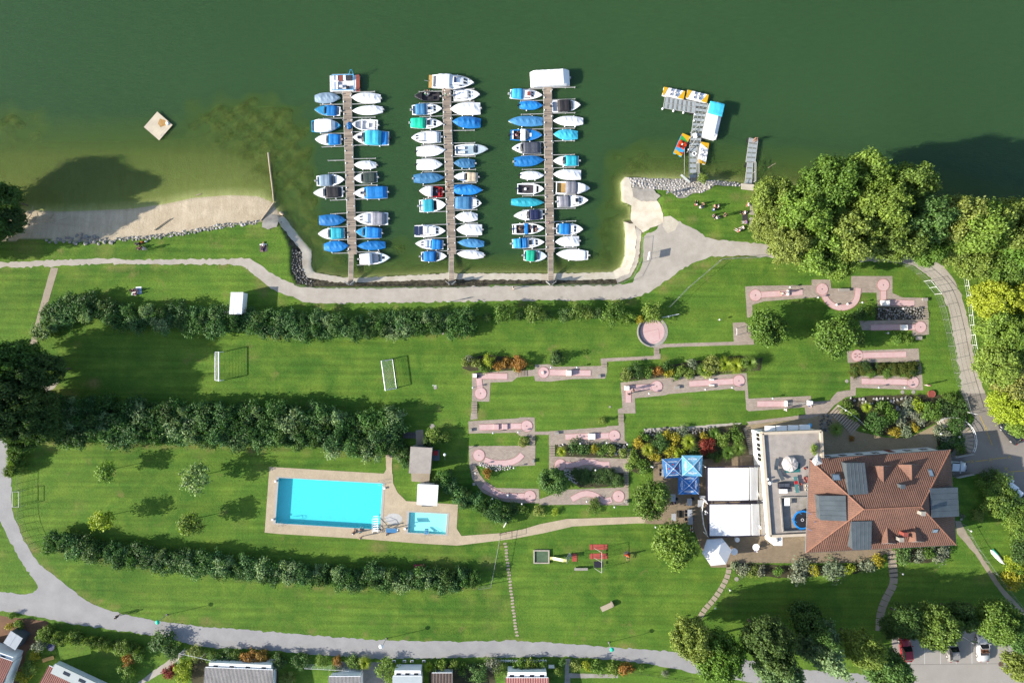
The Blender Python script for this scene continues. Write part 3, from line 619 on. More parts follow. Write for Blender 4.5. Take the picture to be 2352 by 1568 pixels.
hedge('low trimmed shrub hedge between pool lawn and road lawn', [(104, 1240), (160, 1252), (230, 1266), (320, 1278), (420, 1286), (500, 1296), (600, 1312), (720, 1320), (840, 1326), (960, 1330), (1095, 1330)], 30, 2.4, HC, 14, 3, (17, 24))
hedge('short dense green hedge beside the pale road bend at the left edge', [(38, 1032), (36, 1050), (33, 1070), (32, 1086)], 14, 2.2, [LGR, GRN], 12, 4, (12, 16))
hedge('shrub hedge sloping down behind the pool changing hut', [(1000, 1092), (1030, 1105), (1060, 1130), (1090, 1155), (1130, 1172), (1170, 1178)], 26, 1.9, HC, 14, 5, (13, 19))
hedge('overgrown garden hedge along the road right of the first red-roofed cabin', [(88, 1455), (150, 1462), (180, 1466), (240, 1478), (320, 1490)], 10, 1.7, [A(110, 140, 60), LGR], 11, 6, (10, 15))
hedge('dense leafy hedge along the grassy bank below the asphalt yard', [(2262, 1095), (2300, 1140), (2330, 1180), (2350, 1230), (2356, 1290)], 60, 2.4, [GRN, LGR, DGR], 16, 7, (18, 26))
hedge('leafy low hedge strip between the two lowest right minigolf lanes', [(1955, 847), (2000, 848), (2050, 848), (2104, 850)], 22, .8, [A(88, 116, 60), GRN, A(110, 122, 50)], 8, 8, (9, 13))
hedge('dark hedge in the bed below the rust-coloured minigolf curve', [(1318, 1092), (1360, 1096), (1400, 1098), (1432, 1102)], 26, .9, [DGR, DDG, DGR, A(88, 116, 60)], 9, 9, (10, 14))
hedge('strip of shrubs round the stairs left of the changing hut', [(915, 1010), (925, 1030), (930, 1050), (936, 1062)], 16, 1.6, HC, 10, 10, (10, 15))

PLANTS = []
def bed(place, rows, group):
    """rows: x, y, r, height, colour, kind"""
    series([(x, y, r, 0, h, c, k) for x, y, r, h, c, k in rows], 'shrub', 'shrub', place, group, lambda n, l, r, gr: tree({'grass': 'ornamental_grass', 'ball': 'clipped_shrub'}.get(r[6], n), l, r[0], r[1], r[2], r[3], r[6], r[5], r[4], gr))
bed('in the shrub row above the lakeside lawn', [(1118, 728, 12, 1.2, DGR, 'shrub'), (1155, 722, 22, 2.2, GRN, 'shrub'), (1190, 722, 14, 1.6, DGR, 'shrub'), (1232, 720, 26, 2.4, GRN, 'shrub'), (1262, 725, 12, 1.4, DGR, 'shrub'), (1298, 722, 18, 1.8, BGR, 'shrub'), (1325, 716, 20, 2.0, GRN, 'shrub'),
     (1350, 718, 16, 1.8, OLV, 'shrub'), (1376, 722, 16, 1.6, DGR, 'shrub'), (1410, 722, 27, 2.4, GRN, 'shrub'), (1445, 730, 17, 1.7, LGR, 'shrub'), (1467, 733, 10, 1.3, YEL, 'shrub'), (1500, 716, 25, 2.4, LGR, 'shrub')], 'shrubs in a row above the lawn')
bed('in the top left minigolf bed', [(1070, 830, 10, 1.2, OLV, 'low'), (1082, 824, 12, 1.2, GRY, 'low'), (1095, 832, 12, 1.1, OLV, 'low'), (1124, 826, 15, 1.5, YGR, 'shrub'), (1112, 845, 12, .8, GRN, 'low'), (1145, 838, 12, 1.1, RUS, 'low'), (1162, 833, 14, 1.3, RUS, 'low'), (1190, 832, 17, 1.6, RUS, 'shrub'), (1184, 843, 10, .9, OLV, 'low'), (1218, 836, 6, .9, LGR, 'ball')], 'shrubs in the minigolf corner bed')
bed('in the long bed above the two-part pink lanes', [(1437, 862, 17, 1.4, OLV, 'shrub'), (1460, 852, 18, 1.4, DGR, 'shrub'), (1488, 855, 16, 1.1, GRN, 'shrub'), (1508, 853, 14, 1.1, RUS, 'low'), (1536, 856, 11, 1.0, YEL, 'low'), (1530, 842, 14, 1.1, DGR, 'low'), (1565, 849, 11, 1.2, LGR, 'ball'), (1555, 863, 14, .7, GRN, 'low'),
     (1585, 858, 13, .8, OLV, 'low'), (1592, 838, 14, 1.0, GRY, 'low'), (1615, 848, 20, 1.1, GRN, 'grass'), (1635, 838, 22, 1.7, OLV, 'shrub'), (1625, 852, 14, 1.1, YGR, 'low'), (1665, 836, 24, 1.4, YGR, 'grass'), (1690, 840, 24, 1.4, YGR, 'grass'), (1705, 830, 11, 1.2, LGR, 'low'), (1722, 832, 26, 1.7, GRN, 'grass')], 'shrubs in the long minigolf bed')
bed('in the garden bed above the blue parasols', [(1464, 1015, 13, .9, YEL, 'low'), (1480, 1002, 12, .8, GRN, 'low'), (1488, 1032, 20, 1.2, YGR, 'grass'), (1455, 1045, 18, .8, LGR, 'low'), (1450, 1065, 16, .8, LGR, 'low'), (1475, 1072, 16, .8, GRN, 'low'), (1505, 1048, 13, .8, YEL, 'low'), (1515, 1018, 22, 1.2, DGR, 'shrub'), (1530, 1002, 14, .9, YEL, 'low'),
     (1550, 1010, 16, .9, YEL, 'low'), (1540, 1034, 16, .8, YEL, 'low'), (1582, 1014, 22, 1.5, YGR, 'grass'), (1562, 1045, 16, .8, YGR, 'low'), (1600, 1038, 16, .8, DGR, 'low'), (1622, 1026, 18, 1.4, RED, 'shrub'), (1618, 1004, 12, .9, YEL, 'low'), (1640, 995, 18, .8, GRN, 'grass'), (1660, 1008, 18, 1.5, LGR, 'shrub'), (1690, 995, 20, 1.0, GRN, 'low'),
     (1672, 1040, 22, 1.1, GRN, 'grass'), (1695, 1030, 22, 1.1, GRN, 'grass'), (1650, 1053, 8, .9, LGR, 'ball'), (1640, 1045, 14, .8, DGR, 'low'), (1570, 990, 14, .8, GRY, 'low')], 'shrubs in the garden bed by the terrace')
bed('in the rock bed above the wavy pink lane', [(1291, 1036, 15, 1.1, YGR, 'grass'), (1325, 1028, 20, .9, DGR, 'low'), (1345, 1035, 15, .8, DGR, 'low'), (1363, 1032, 11, .8, YEL, 'low'), (1385, 1032, 16, .8, GRN, 'low'), (1405, 1036, 14, .8, LGR, 'low'), (1432, 1040, 11, .8, OLV, 'low'), (1202, 1014, 13, 1.0, OLV, 'shrub'), (1118, 1087, 11, .9, RUS, 'low')], 'shrubs in the rock bed')
bed('in the rock garden by the stairs', [(1945, 935, 16, .8, GRN, 'low'), (1990, 934, 16, 1.4, YGR, 'grass'), (1962, 955, 18, .8, LGR, 'low'), (2008, 968, 24, 2.0, DGR, 'shrub'), (2042, 956, 20, 1.8, GRN, 'shrub'), (2030, 932, 20, .8, GRN, 'low'), (2105, 928, 16, .9, YGR, 'low'), (2140, 942, 22, 1.9, GRN, 'shrub'), (2170, 940, 24, 1.4, DGR, 'shrub'), (2180, 915, 18, 1.2, GRN, 'shrub'),
     (2085, 935, 20, .8, GRY, 'low'), (2110, 958, 18, .8, GRY, 'low'), (2070, 960, 18, .8, GRY, 'low'), (2055, 990, 13, .8, YEL, 'low'), (2100, 980, 11, .8, YEL, 'low'), (2080, 988, 15, .8, GRY, 'low'), (2195, 970, 22, 1.4, DGR, 'shrub'), (2205, 935, 20, 1.3, DGR, 'shrub')], 'shrubs in the rock garden')
bed('in the low bed round the curved stairs', [(2158, 990, 16, .8, GRY, 'low'), (2178, 1005, 20, .9, GRY, 'low'), (2200, 1010, 20, .8, DGR, 'low'), (2170, 1028, 18, .8, DDG, 'low'), (2205, 1030, 14, .8, GRN, 'low'), (1920, 985, 22, 1.2, OLV, 'grass'), (1957, 1008, 7, .7, RUS, 'low')], 'shrubs by the curved stairs')
bed('below the restaurant terrace', [(1690, 1296, 12, .8, GRY, 'low'), (1708, 1306, 16, .8, GRY, 'low'), (1728, 1312, 16, .8, OLV, 'low'), (1748, 1308, 14, .8, GRY, 'low'), (1787, 1311, 10, .9, GRN, 'ball'), (1835, 1310, 28, 1.1, GRY, 'low'), (1870, 1309, 12, 1.0, YEL, 'ball'), (1910, 1308, 28, 1.0, GRY, 'low'), (1950, 1307, 12, 1.0, YGR, 'ball'),
     (1988, 1298, 22, .9, GRY, 'low'), (2015, 1286, 14, 1.2, YEL, 'ball'), (2074, 1275, 19, 1.4, BGR, 'ball'), (2110, 1280, 18, .9, GRY, 'low'), (2133, 1271, 13, 1.2, GRN, 'ball'), (2160, 1272, 22, .9, GRY, 'low')], 'shrubs below the terrace')
bed('on the lower minigolf edge', [(1180, 1168, 15, .9, DGR, 'low'), (1240, 1172, 14, .8, OLV, 'low'), (1275, 1175, 8, .7, YGR, 'ball'), (1366, 1162, 16, 1.0, GRN, 'shrub'), (1205, 1170, 14, .8, GRN, 'low'), (1150, 1182, 14, .9, GRN, 'low'), (1385, 966, 9, 1.3, LGR, 'conifer'), (1120, 1160, 14, .9, LGR, 'low')], 'shrubs on the lower minigolf edge')
bed('by the upper right minigolf lanes', [(1975, 720, 18, 1.0, DGR, 'low'), (2000, 718, 14, 1.4, GRN, 'shrub'), (2085, 778, 13, .9, GRN, 'low'), (1978, 780, 12, .8, DGR, 'low'), (2060, 775, 14, .8, GRN, 'low')], 'shrubs by the upper right lanes')
bed('on the slope right of the house', [(2248, 1182, 16, 1.0, OLV, 'shrub'), (2330, 1295, 22, 2.0, YGR, 'shrub'), (2325, 1335, 24, 2.2, YEL, 'shrub'), (2350, 1310, 24, 2.0, LGR, 'shrub'), (2210, 1185, 6, .3, GRY, 'low')], 'shrubs on the slope')
bed('on the small dock bank', [(1612, 409, 11, 1.3, LGR, 'shrub')], 'dock bank shrubs')
bed('in the cabin gardens below the road', [(28, 1413, 8, .8, GRN, 'low'), (22, 1438, 8, .9, YEL, 'ball'), (45, 1436, 12, .9, LGR, 'low'), (375, 1478, 30, 1.8, DGR, 'shrub'), (395, 1496, 18, 1.4, DGR, 'shrub'), (90, 1480, 18, 1.6, GRY, 'shrub'), (80, 1505, 12, 1.2, YEL, 'shrub'), (70, 1530, 18, 1.6, GRN, 'shrub'), (55, 1555, 20, 1.6, YEL, 'shrub'), (295, 1515, 16, 1.6, RUS, 'shrub'),
     (290, 1545, 20, 1.8, LGR, 'shrub'), (320, 1500, 16, 1.2, GRN, 'shrub'), (388, 1542, 18, 1.4, RED, 'shrub'), (425, 1530, 18, 1.7, YGR, 'shrub'), (420, 1556, 14, 1.4, YGR, 'ball'), (450, 1502, 20, 1.3, OLV, 'shrub'), (490, 1510, 20, 1.4, GRN, 'shrub'), (520, 1508, 20, 1.4, DGR, 'shrub'), (545, 1506, 14, 1.3, GRN, 'ball'), (578, 1512, 20, 1.6, RUS, 'shrub'), (600, 1510, 18, 1.4, RUS, 'shrub'),
     (640, 1515, 20, 1.6, DGR, 'shrub'), (690, 1518, 22, 1.6, DGR, 'shrub'), (742, 1517, 14, 1.3, LGR, 'shrub'), (775, 1515, 12, 1.2, RUS, 'shrub'), (815, 1518, 18, 1.4, GRN, 'shrub'), (840, 1520, 20, 1.5, YGR, 'grass'), (770, 1545, 18, 1.2, GRN, 'shrub'), (660, 1555, 16, 1.2, OLV, 'shrub'), (890, 1540, 24, 1.6, LGR, 'shrub'), (985, 1530, 14, 1.2, YGR, 'grass'),
     (1017, 1525, 10, 1.5, LGR, 'ball'), (1042, 1525, 10, 1.5, LGR, 'ball'), (1003, 1530, 12, 1.2, GRN, 'low'), (1060, 1535, 14, 1.2, GRN, 'low'), (1095, 1545, 24, 1.7, BGR, 'shrub'), (1130, 1525, 18, 1.1, GRY, 'low'), (1150, 1535, 18, 1.2, GRN, 'shrub'), (1190, 1527, 16, 1.2, GRN, 'low'), (1215, 1527, 16, 1.2, LGR, 'low'), (1240, 1527, 14, 1.2, GRN, 'low'), (1282, 1540, 12, 1.7, LGR, 'shrub'),
     (1292, 1520, 8, 1.1, BGR, 'ball'), (1322, 1528, 12, 1.1, OLV, 'ball'), (1350, 1530, 14, 1.0, YGR, 'low'), (1375, 1530, 18, 1.1, GRN, 'low'), (1410, 1535, 16, 1.1, LGR, 'low'), (1440, 1535, 18, 1.2, RUS, 'low'), (1475, 1532, 8, .8, GRN, 'low'), (1528, 1545, 8, .8, GRY, 'low')], 'garden shrubs below the road')
bed('beside the pool hut', [(997, 1002, 20, 1.7, LGR, 'shrub'), (1020, 1006, 16, 1.6, GRN, 'shrub'), (985, 1012, 14, 1.4, DGR, 'shrub'), (1030, 1090, 14, 1.4, BGR, 'shrub')], 'shrubs beside the pool hut')
# ---------------------------------------------------------------- jetties and boats
q_ = NT('weathered_planks'); wk = q_.scale(A(184, 166, 148), q_.rng(q_.t.nodes.new('ShaderNodeNewGeometry').outputs['Random Per Island'], 0, 1, .6, 1.25)); wk = q_.scale(wk, q_.rng(q_.noise(.35, 3), .3, .7, .8, 1.15)); q_.L(wk, q_.b.inputs['Base Color']); q_.b.inputs['Roughness'].default_value = .85; q_.bump(q_.noise(9, 4), .3, .02); M_wood = q_.m
M_steel = mat('galvanised_steel', A(214, 214, 210), .45, .1, var=.1)
M_white = mat('white_gelcoat', (.8, .8, .8, 1), .25, var=.03, scale=.8, spec=.5)
M_offw = mat('off_white_tarp', (.66, .66, .67, 1), .7, var=.08, scale=1.4, bump=.4, bscale=5)
M_blk = mat('black_plastic', (.02, .02, .022, 1), .4, var=.2)
M_glass = mat('dark_glass', (.015, .018, .022, 1), .08, var=.1, spec=.8)
M_red = mat('red_paint', A(200, 45, 50), .4, var=.08)
M_rbrown = mat('red_brown_deck', A(168, 88, 76), .7, var=.12)
M_tan = mat('tan_wood', A(222, 180, 110), .7, var=.15)
M_int = mat('boat_interior', A(235, 232, 232, 1.5), .6, var=.1)
M_dint = mat('dark_interior', (.035, .03, .035, 1), .7, var=.25)
M_lbint = mat('pale_blue_interior', A(190, 214, 230), .5, var=.06)
M_solar = mat('solar_cells', (.02, .03, .07, 1), .25, var=.15, scale=8)
TARP = {'blue': (26, 128, 204), 'lblue': (64, 174, 228), 'teal': (48, 178, 200), 'turq': (24, 200, 160), 'greyblue': (136, 158, 178), 'navy': (34, 46, 92), 'black': (44, 42, 46), 'beige': (228, 208, 178),
        'dgreen': (66, 82, 76), 'grey': (150, 150, 160), 'dgrey': (84, 88, 100), 'cyan': (70, 196, 228), 'pale': (206, 222, 232), 'steelblue': (74, 140, 190)}
M_tarp = {k: mat('%s_tarp' % k, A(*v, 1.55), .6, var=.2, scale=1.1, bump=.5, bscale=4, orand=.22) for k, v in TARP.items()}; M_tarp['white'] = M_offw
TN = {'blue': 'blue', 'lblue': 'light blue', 'teal': 'teal', 'turq': 'green-turquoise', 'greyblue': 'grey-blue', 'navy': 'navy', 'black': 'black', 'beige': 'beige', 'dgreen': 'dark green', 'grey': 'grey', 'dgrey': 'dark grey', 'cyan': 'turquoise', 'white': 'white', 'pale': 'pale', 'steelblue': 'steel blue'}

FEN = []
def boat(label, L, Wd, loc, rz, style='F', col='blue', hull=None, stern=.82, deck=None, cab=None, motor=True, hatch=None, cov=None, seats=None, interior=None, cover_h=.38, group='moored boats', windows=True, deckcol=None, extra=None):
    """bow towards +x; waterline at z=0"""
    t = thing('motor_boat', label, 'boat', loc, rz, group); hm = hull or M_white; rs = random.Random(label)
    zg0, zg1 = .42, .62
    def w(u):
        if u < .38: return Wd / 2 * (stern + (1 - stern) * math.sin(math.pi / 2 * u / .38))
        return Wd / 2 * max(.012, (1 - ((u - .38) / .62) ** 2.9))
    def zg(u): return zg0 + (zg1 - zg0) * u ** 2
    us = [0, .1, .22, .38, .52, .65, .76, .85, .92, .97, 1.0]; X = lambda u: (u - .5) * L
    rings = []
    for u in us:
        a = w(u); z = zg(u); k = 1 - .35 * u; rings.append([(X(u) - (.04 * L if u == 1 else 0) * 0, a * s_, zz) for s_, zz in ((1, z), (1.02, z - .07), (.9 * k + .08, .0), (.45 * k, -.22), (-.45 * k, -.22), (-.9 * k - .08, .0), (-1.02, z - .07), (-1, z))])
    hb = MB().loft(rings, closed=False, caps=False); hb.add(rings[0], [tuple(range(8))]); h = hb.build('hull', hm, t)
    def strip(u0, u1, zf, name, m, n=9, across=7, wf=1.0, parent=None, smooth=True, skirt=0.0, ends=False):
        mb = MB(); rr = []
        for i in range(n + 1):
            u = u0 + (u1 - u0) * i / n; row = []
            for j in range(across):
                v = -1 + 2 * j / (across - 1); row.append((X(u), v * w(u) * wf, zg(u) + zf(u, v)))
            if skirt: row = [(row[0][0], row[0][1] * 1.02, row[0][2] - skirt)] + row + [(row[-1][0], row[-1][1] * 1.02, row[-1][2] - skirt)]
            rr.append(row)
        mb.loft(rr, closed=False, caps=False, smooth=smooth)
        if ends:
            for r0 in (rr[0], rr[-1]): mb.add(r0 + [(r0[-1][0], r0[-1][1], zg(u0)), (r0[0][0], r0[0][1], zg(u0))], [tuple(range(len(r0) + 2))])
        return mb.build(name, m, parent or t)
    def canopy(u0, u1, hh, name, m, hoops=3, wf=.96, slope=.12):
        mb = MB(); rr = []; n = hoops * 2
        for i in range(n + 1):
            u = u0 + (u1 - u0) * i / n; e = min((u - u0), (u1 - u)) / max(1e-6, (u1 - u0)); hz = hh * min(1, .25 + e / slope * .75) * (1 - (.0 if i % 2 == 0 else .07)); a = w(u) * wf; z = zg(u) - .03
            rr.append([(X(u), a * q, z + hz * k) for q, k in ((1, 0), (.97, .55), (.8, .92), (.4, 1), (0, 1.02), (-.4, 1), (-.8, .92), (-.97, .55), (-1, 0))])
        mb.loft(rr, closed=False, caps=False, smooth=False)
        for r0 in (rr[0], rr[-1]): mb.add(r0, [tuple(range(9))])
        return mb.build(name, m, t)
    if style == 'F':
        nh = 4 + int(L > 4.6)
        def zf(u, v):
            k = math.sin(math.pi * min(1, (u + .04) / .30) / 2) * math.sin(math.pi * min(1, (1.02 - u) / .45) / 2); sag = .14 * abs(math.sin(u * nh * math.pi)) ; wr = .025 * math.sin(u * 37 + v * 5 + len(label) % 7)
            return .03 + cover_h * k * (1 - abs(v) ** 1.7) * (1 - sag) + wr * (1 - abs(v))
        strip(-.015, 1.0, zf, 'cover', M_tarp[col], n=24, across=9, wf=1.03, skirt=.14, smooth=False)
        if rs.random() < .8: MB().path([(X(.98), 0, zg(1) + .05), (X(1.0) + .12, 0, zg(1) + .03)], .03).build('bow_fitting', M_steel, t)
    else:
        d0 = .56 if deck is None else deck
        strip(d0, .995, lambda u, v: .05 * (1 - v * v) * 1.2, 'foredeck', M_tarp[deckcol] if deckcol else M_white, n=8, across=5, wf=.97)
        im = interior or M_int; zf_in = lambda u, v: -.34
        strip(.03, d0, zf_in, 'cockpit_floor', im, n=4, across=3, wf=.88)
        mb = MB()
        for s_ in (-1, 1):
            rr = []
            for i in range(7):
                u = .0 + d0 * i / 6; a = w(u); z = zg(u); rr.append([(X(u), s_ * a * 1.0, z), (X(u), s_ * a * .84, z + .015), (X(u), s_ * a * .82, z - .34)])
            mb.loft(rr, closed=False, caps=False, smooth=False)
        mb.box((X(.02), 0, zg(0) - .05), (.12, Wd * stern * .95, .14)); mb.build('side_deck', hm, t)
        if style == 'C':                         # a raised cabin with windows
            c0, c1, ch = cab or (.42, .74, .42)
            cb_ = canopy(c0, c1, ch, 'cabin', M_white, 2, .8, .3)
            if windows:
                for s_ in (-1, 1):
                    u = c1 - .045; a = w(u) * .8; z = zg(u)
                    MB().add([(X(c1) - .02, s_ * a * .12, z + ch * .32), (X(c1) - .02, s_ * a * .66, z + ch * .28), (X(c1 - .085), s_ * a * .74, z + ch * .93), (X(c1 - .085), s_ * a * .12, z + ch * 1.0)], [(0, 1, 2, 3)]).build('window', M_glass, t)
                    MB().add([(X(c0 + .05), s_ * w(c0) * .77, z + ch * .3), (X(c1 - .12), s_ * w(c1 - .12) * .79, z + ch * .3), (X(c1 - .12), s_ * w(c1 - .12) * .70, z + ch * .86), (X(c0 + .05), s_ * w(c0) * .68, z + ch * .86)], [(0, 1, 2, 3)]).build('window', M_glass, t)
        elif windows:                            # a raked windscreen in front of the cockpit
            a = w(d0); z = zg(d0)
            MB().add([(X(d0 + .07), -a * .7, z + .04), (X(d0 + .09), 0, z + .05), (X(d0 + .07), a * .7, z + .04), (X(d0 - .0), a * .72, z + .36), (X(d0 + .015), 0, z + .38), (X(d0), -a * .72, z + .36)], [(0, 1, 4, 5), (1, 2, 3, 4)]).build('windscreen', M_glass, t)
        if cov:
            for k, (c0, c1, cc, ch) in enumerate(cov): canopy(c0, c1, ch, 'cover', M_tarp[cc], 3, 1.0 if k == 0 else .97, .14)
        for (u, v, sx, sy, mm) in (seats or []): MB().box((X(u), v * w(u), zg(u) - .2), (sx * L, sy * Wd, .26)).build('seat', mm, t)
        if hatch:
            u, hx, hy, hmn = hatch; MB().box((X(u), 0, zg(u) + (.1 if style != 'C' else .1 + (cab or (0, 0, .42))[2])), (hx * L, hy * Wd, .05)).build('hatch', hmn, t)
        rail = MB(); prev = None
        pts = [(X(u), w(u) * .93, zg(u) + .28) for u in (.68, .78, .88, .96)]; pts += [(a_, -b_, c_) for a_, b_, c_ in pts[::-1]]; rail.path(pts, .012, 5)
        for p_ in pts: rail.tube(p_, (p_[0], p_[1], p_[2] - .26), .01, n=5)
        rail.build('bow_rail', M_steel, t)
    if motor:
        mb = MB(); x = X(0) - .18; mb.box((x, 0, .62), (.3, .26, .26), taper=.8); mb.box((x, 0, .3), (.14, .12, .5)); mb.box((x + .1, 0, .42), (.16, .22, .14)); mb.box((x - .12, 0, .02), (.24, .05, .12))
        mb.build('outboard_motor', M_blk if rs.random() < .4 else M_steel, t)
    for u, s_ in ((.25, 1), (.6, 1), (.3, -1), (.62, -1)):
        if rs.random() < .5:
            p_ = (X(u), s_ * (w(u) + .09), .2)
            if not FEN: FEN.append(MB().ball((0, 0, 0), .11, 2.0, 8, 6).build('fender', M_white, t, p_))
            else: copy_part(FEN[0], t, p_)
    if extra: extra(t, X, w, zg)
    return t

JET = {'left': [(795.5, 207, 19), (808, 583, 19), (805.5, 583, 10.5), (805.5, 655, 10.5)], 'middle': [(1025, 202, 18.5), (1037.5, 583, 18.5), (1036.5, 583, 10.5), (1036.5, 654, 10.5)], 'right': [(1258, 197, 18.5), (1264, 578, 18.5), (1265, 578, 11.5), (1265, 651, 11.5)]}
BOOM = {('left', -1): [(211, 733), (237, 734), (269, 741), (304, 738), (334, 738), (366, 752), (394, 753), (426, 755), (457, 757), (488, 758), (519, 759), (549, 761), (580, 762)],
        ('left', 1): [(209, 859), (237, 859), (268, 860), (301, 858), (332, 862), (363, 861), (394, 864), (424, 865), (456, 866), (487, 867), (517, 868), (548, 869), (578, 870), (608, 850)],
        ('middle', -1): [(207, 962), (234, 963), (264, 964), (298, 967), (330, 967), (361, 969), (392, 970), (423, 971), (453, 972), (484, 973), (514, 974), (545, 976), (575, 977)],
        ('middle', 1): [(203, 1088), (232, 1088), (262, 1088), (298, 1089), (327, 1090), (358, 1091), (389, 1092), (420, 1093), (451, 1094), (482, 1095), (513, 1096), (543, 1097), (574, 1098)],
        ('right', -1): [(201, 1195), (228, 1196), (259, 1198), (294, 1198), (324, 1199), (354, 1199), (386, 1200), (417, 1200), (447, 1201), (479, 1202), (509, 1203), (540, 1203), (571, 1204)],
        ('right', 1): [(199, 1321), (227, 1321), (258, 1321), (293, 1320), (322, 1320), (354, 1320), (384, 1321), (416, 1321), (446, 1322), (478, 1322), (508, 1323), (539, 1324), (569, 1325)]}
DZ = -.42
jt = {}
for nm, q in JET.items():
    t = thing('jetty', 'long grey timber jetty with steel mooring booms, %s of the three' % nm, 'jetty', P(q[0][0], q[0][1]), 0, 'timber boat jetties'); jt[nm] = t; o = Vector(t.location)
    def pt(x, y, z): v = P(x, y); return Vector((v.x - o.x, v.y - o.y, z))
    a, b = pt(q[0][0], q[0][1], DZ), pt(q[1][0], q[1][1], DZ); n = int((a - b).length / .17); pl = MB(); rs = random.Random(nm)
    for i in range(n):
        c_ = a.lerp(b, (i + .5) / n); pl.box((c_.x, c_.y, DZ - .02 + rs.uniform(-.006, .006)), (q[0][2] * S * rs.uniform(.985, 1.0), .155, .04), rz=rs.uniform(-.006, .006))
    pl.build('planking', M_wood, t)['kind'] = 'stuff'
    a2, b2 = pt(q[2][0], q[2][1], DZ), pt(q[3][0], q[3][1], .06); n = int((a2 - b2).length / .17); pl = MB()
    for i in range(n):
        c_ = a2.lerp(b2, (i + .5) / n); pl.box((c_.x, c_.y, c_.z), (q[2][2] * S, .155, .04))
    pl.build('gangway_planking', M_wood, t)['kind'] = 'stuff'
    for s_ in (-1, 1):
        off = Vector((s_ * q[0][2] * S / 2, 0, -.06)); MB().path([a + off, b + off], .06, 4).build('edge_beam', M_steel, t)
        off = Vector((s_ * q[2][2] * S / 2, 0, -.02)); MB().path([a2 + off, b2 + off], .05, 4).build('edge_beam', M_steel, t)
    pile = None
    for i in range(7):
        for s_ in (-1, 1):
            c_ = a.lerp(b, .02 + .96 * i / 6) + Vector((s_ * (q[0][2] * S / 2 + .1), 0, 0))
            if pile is None: pile = MB().tube((0, 0, -3.5), (0, 0, .25), .08, n=8).build('pile', M_steel, t, c_)
            else: copy_part(pile, t, c_)
    bol = None
    for i in range(26):
        s_ = -1 if i % 2 else 1; c_ = a.lerp(b, .03 + .94 * i / 25) + Vector((s_ * (q[0][2] * S / 2 - .1), 0, .02))
        if bol is None: bol = MB().box((0, 0, .05), (.12, .16, .1)).tube((0, -.12, .1), (0, .12, .1), .035, n=6).build('mooring_cleat', M_white, t, c_)
        else: copy_part(bol, t, c_)
    for s_ in (-1, 1):
        for y, xe in BOOM[(nm, s_)]:
            f = (y - q[0][1]) / (q[1][1] - q[0][1]); f = max(0, min(1.06, f)); xs = q[0][0] + (q[1][0] - q[0][0]) * f + s_ * q[0][2] / 2
            p0, p1 = pt(xs, y, DZ - .1), pt(xe, y + rs.uniform(-.7, .7) + (1.5 if s_ < 0 else -1.5), DZ - .14)
            mb = MB().tube(p0, p1, .07, n=6).tube(p1 + Vector((0, 0, -.28)), p1 + Vector((0, 0, .12)), .09, n=8).tube(p0.lerp(p1, .6) + Vector((0, 0, -.25)), p0.lerp(p1, .6) + Vector((0, 0, 0)), .1, n=8); mb.build('mooring_boom', M_steel, t)
    # the gate at the landward end: two slanting steel wings
    for s_ in (-1, 1):
        e = pt(q[3][0] + s_ * 7, 655, .1); MB().box((e.x, e.y + .3, .75), (.9, .06, 1.3), rz=s_ * .7).build('gate_wing', M_steel, t)

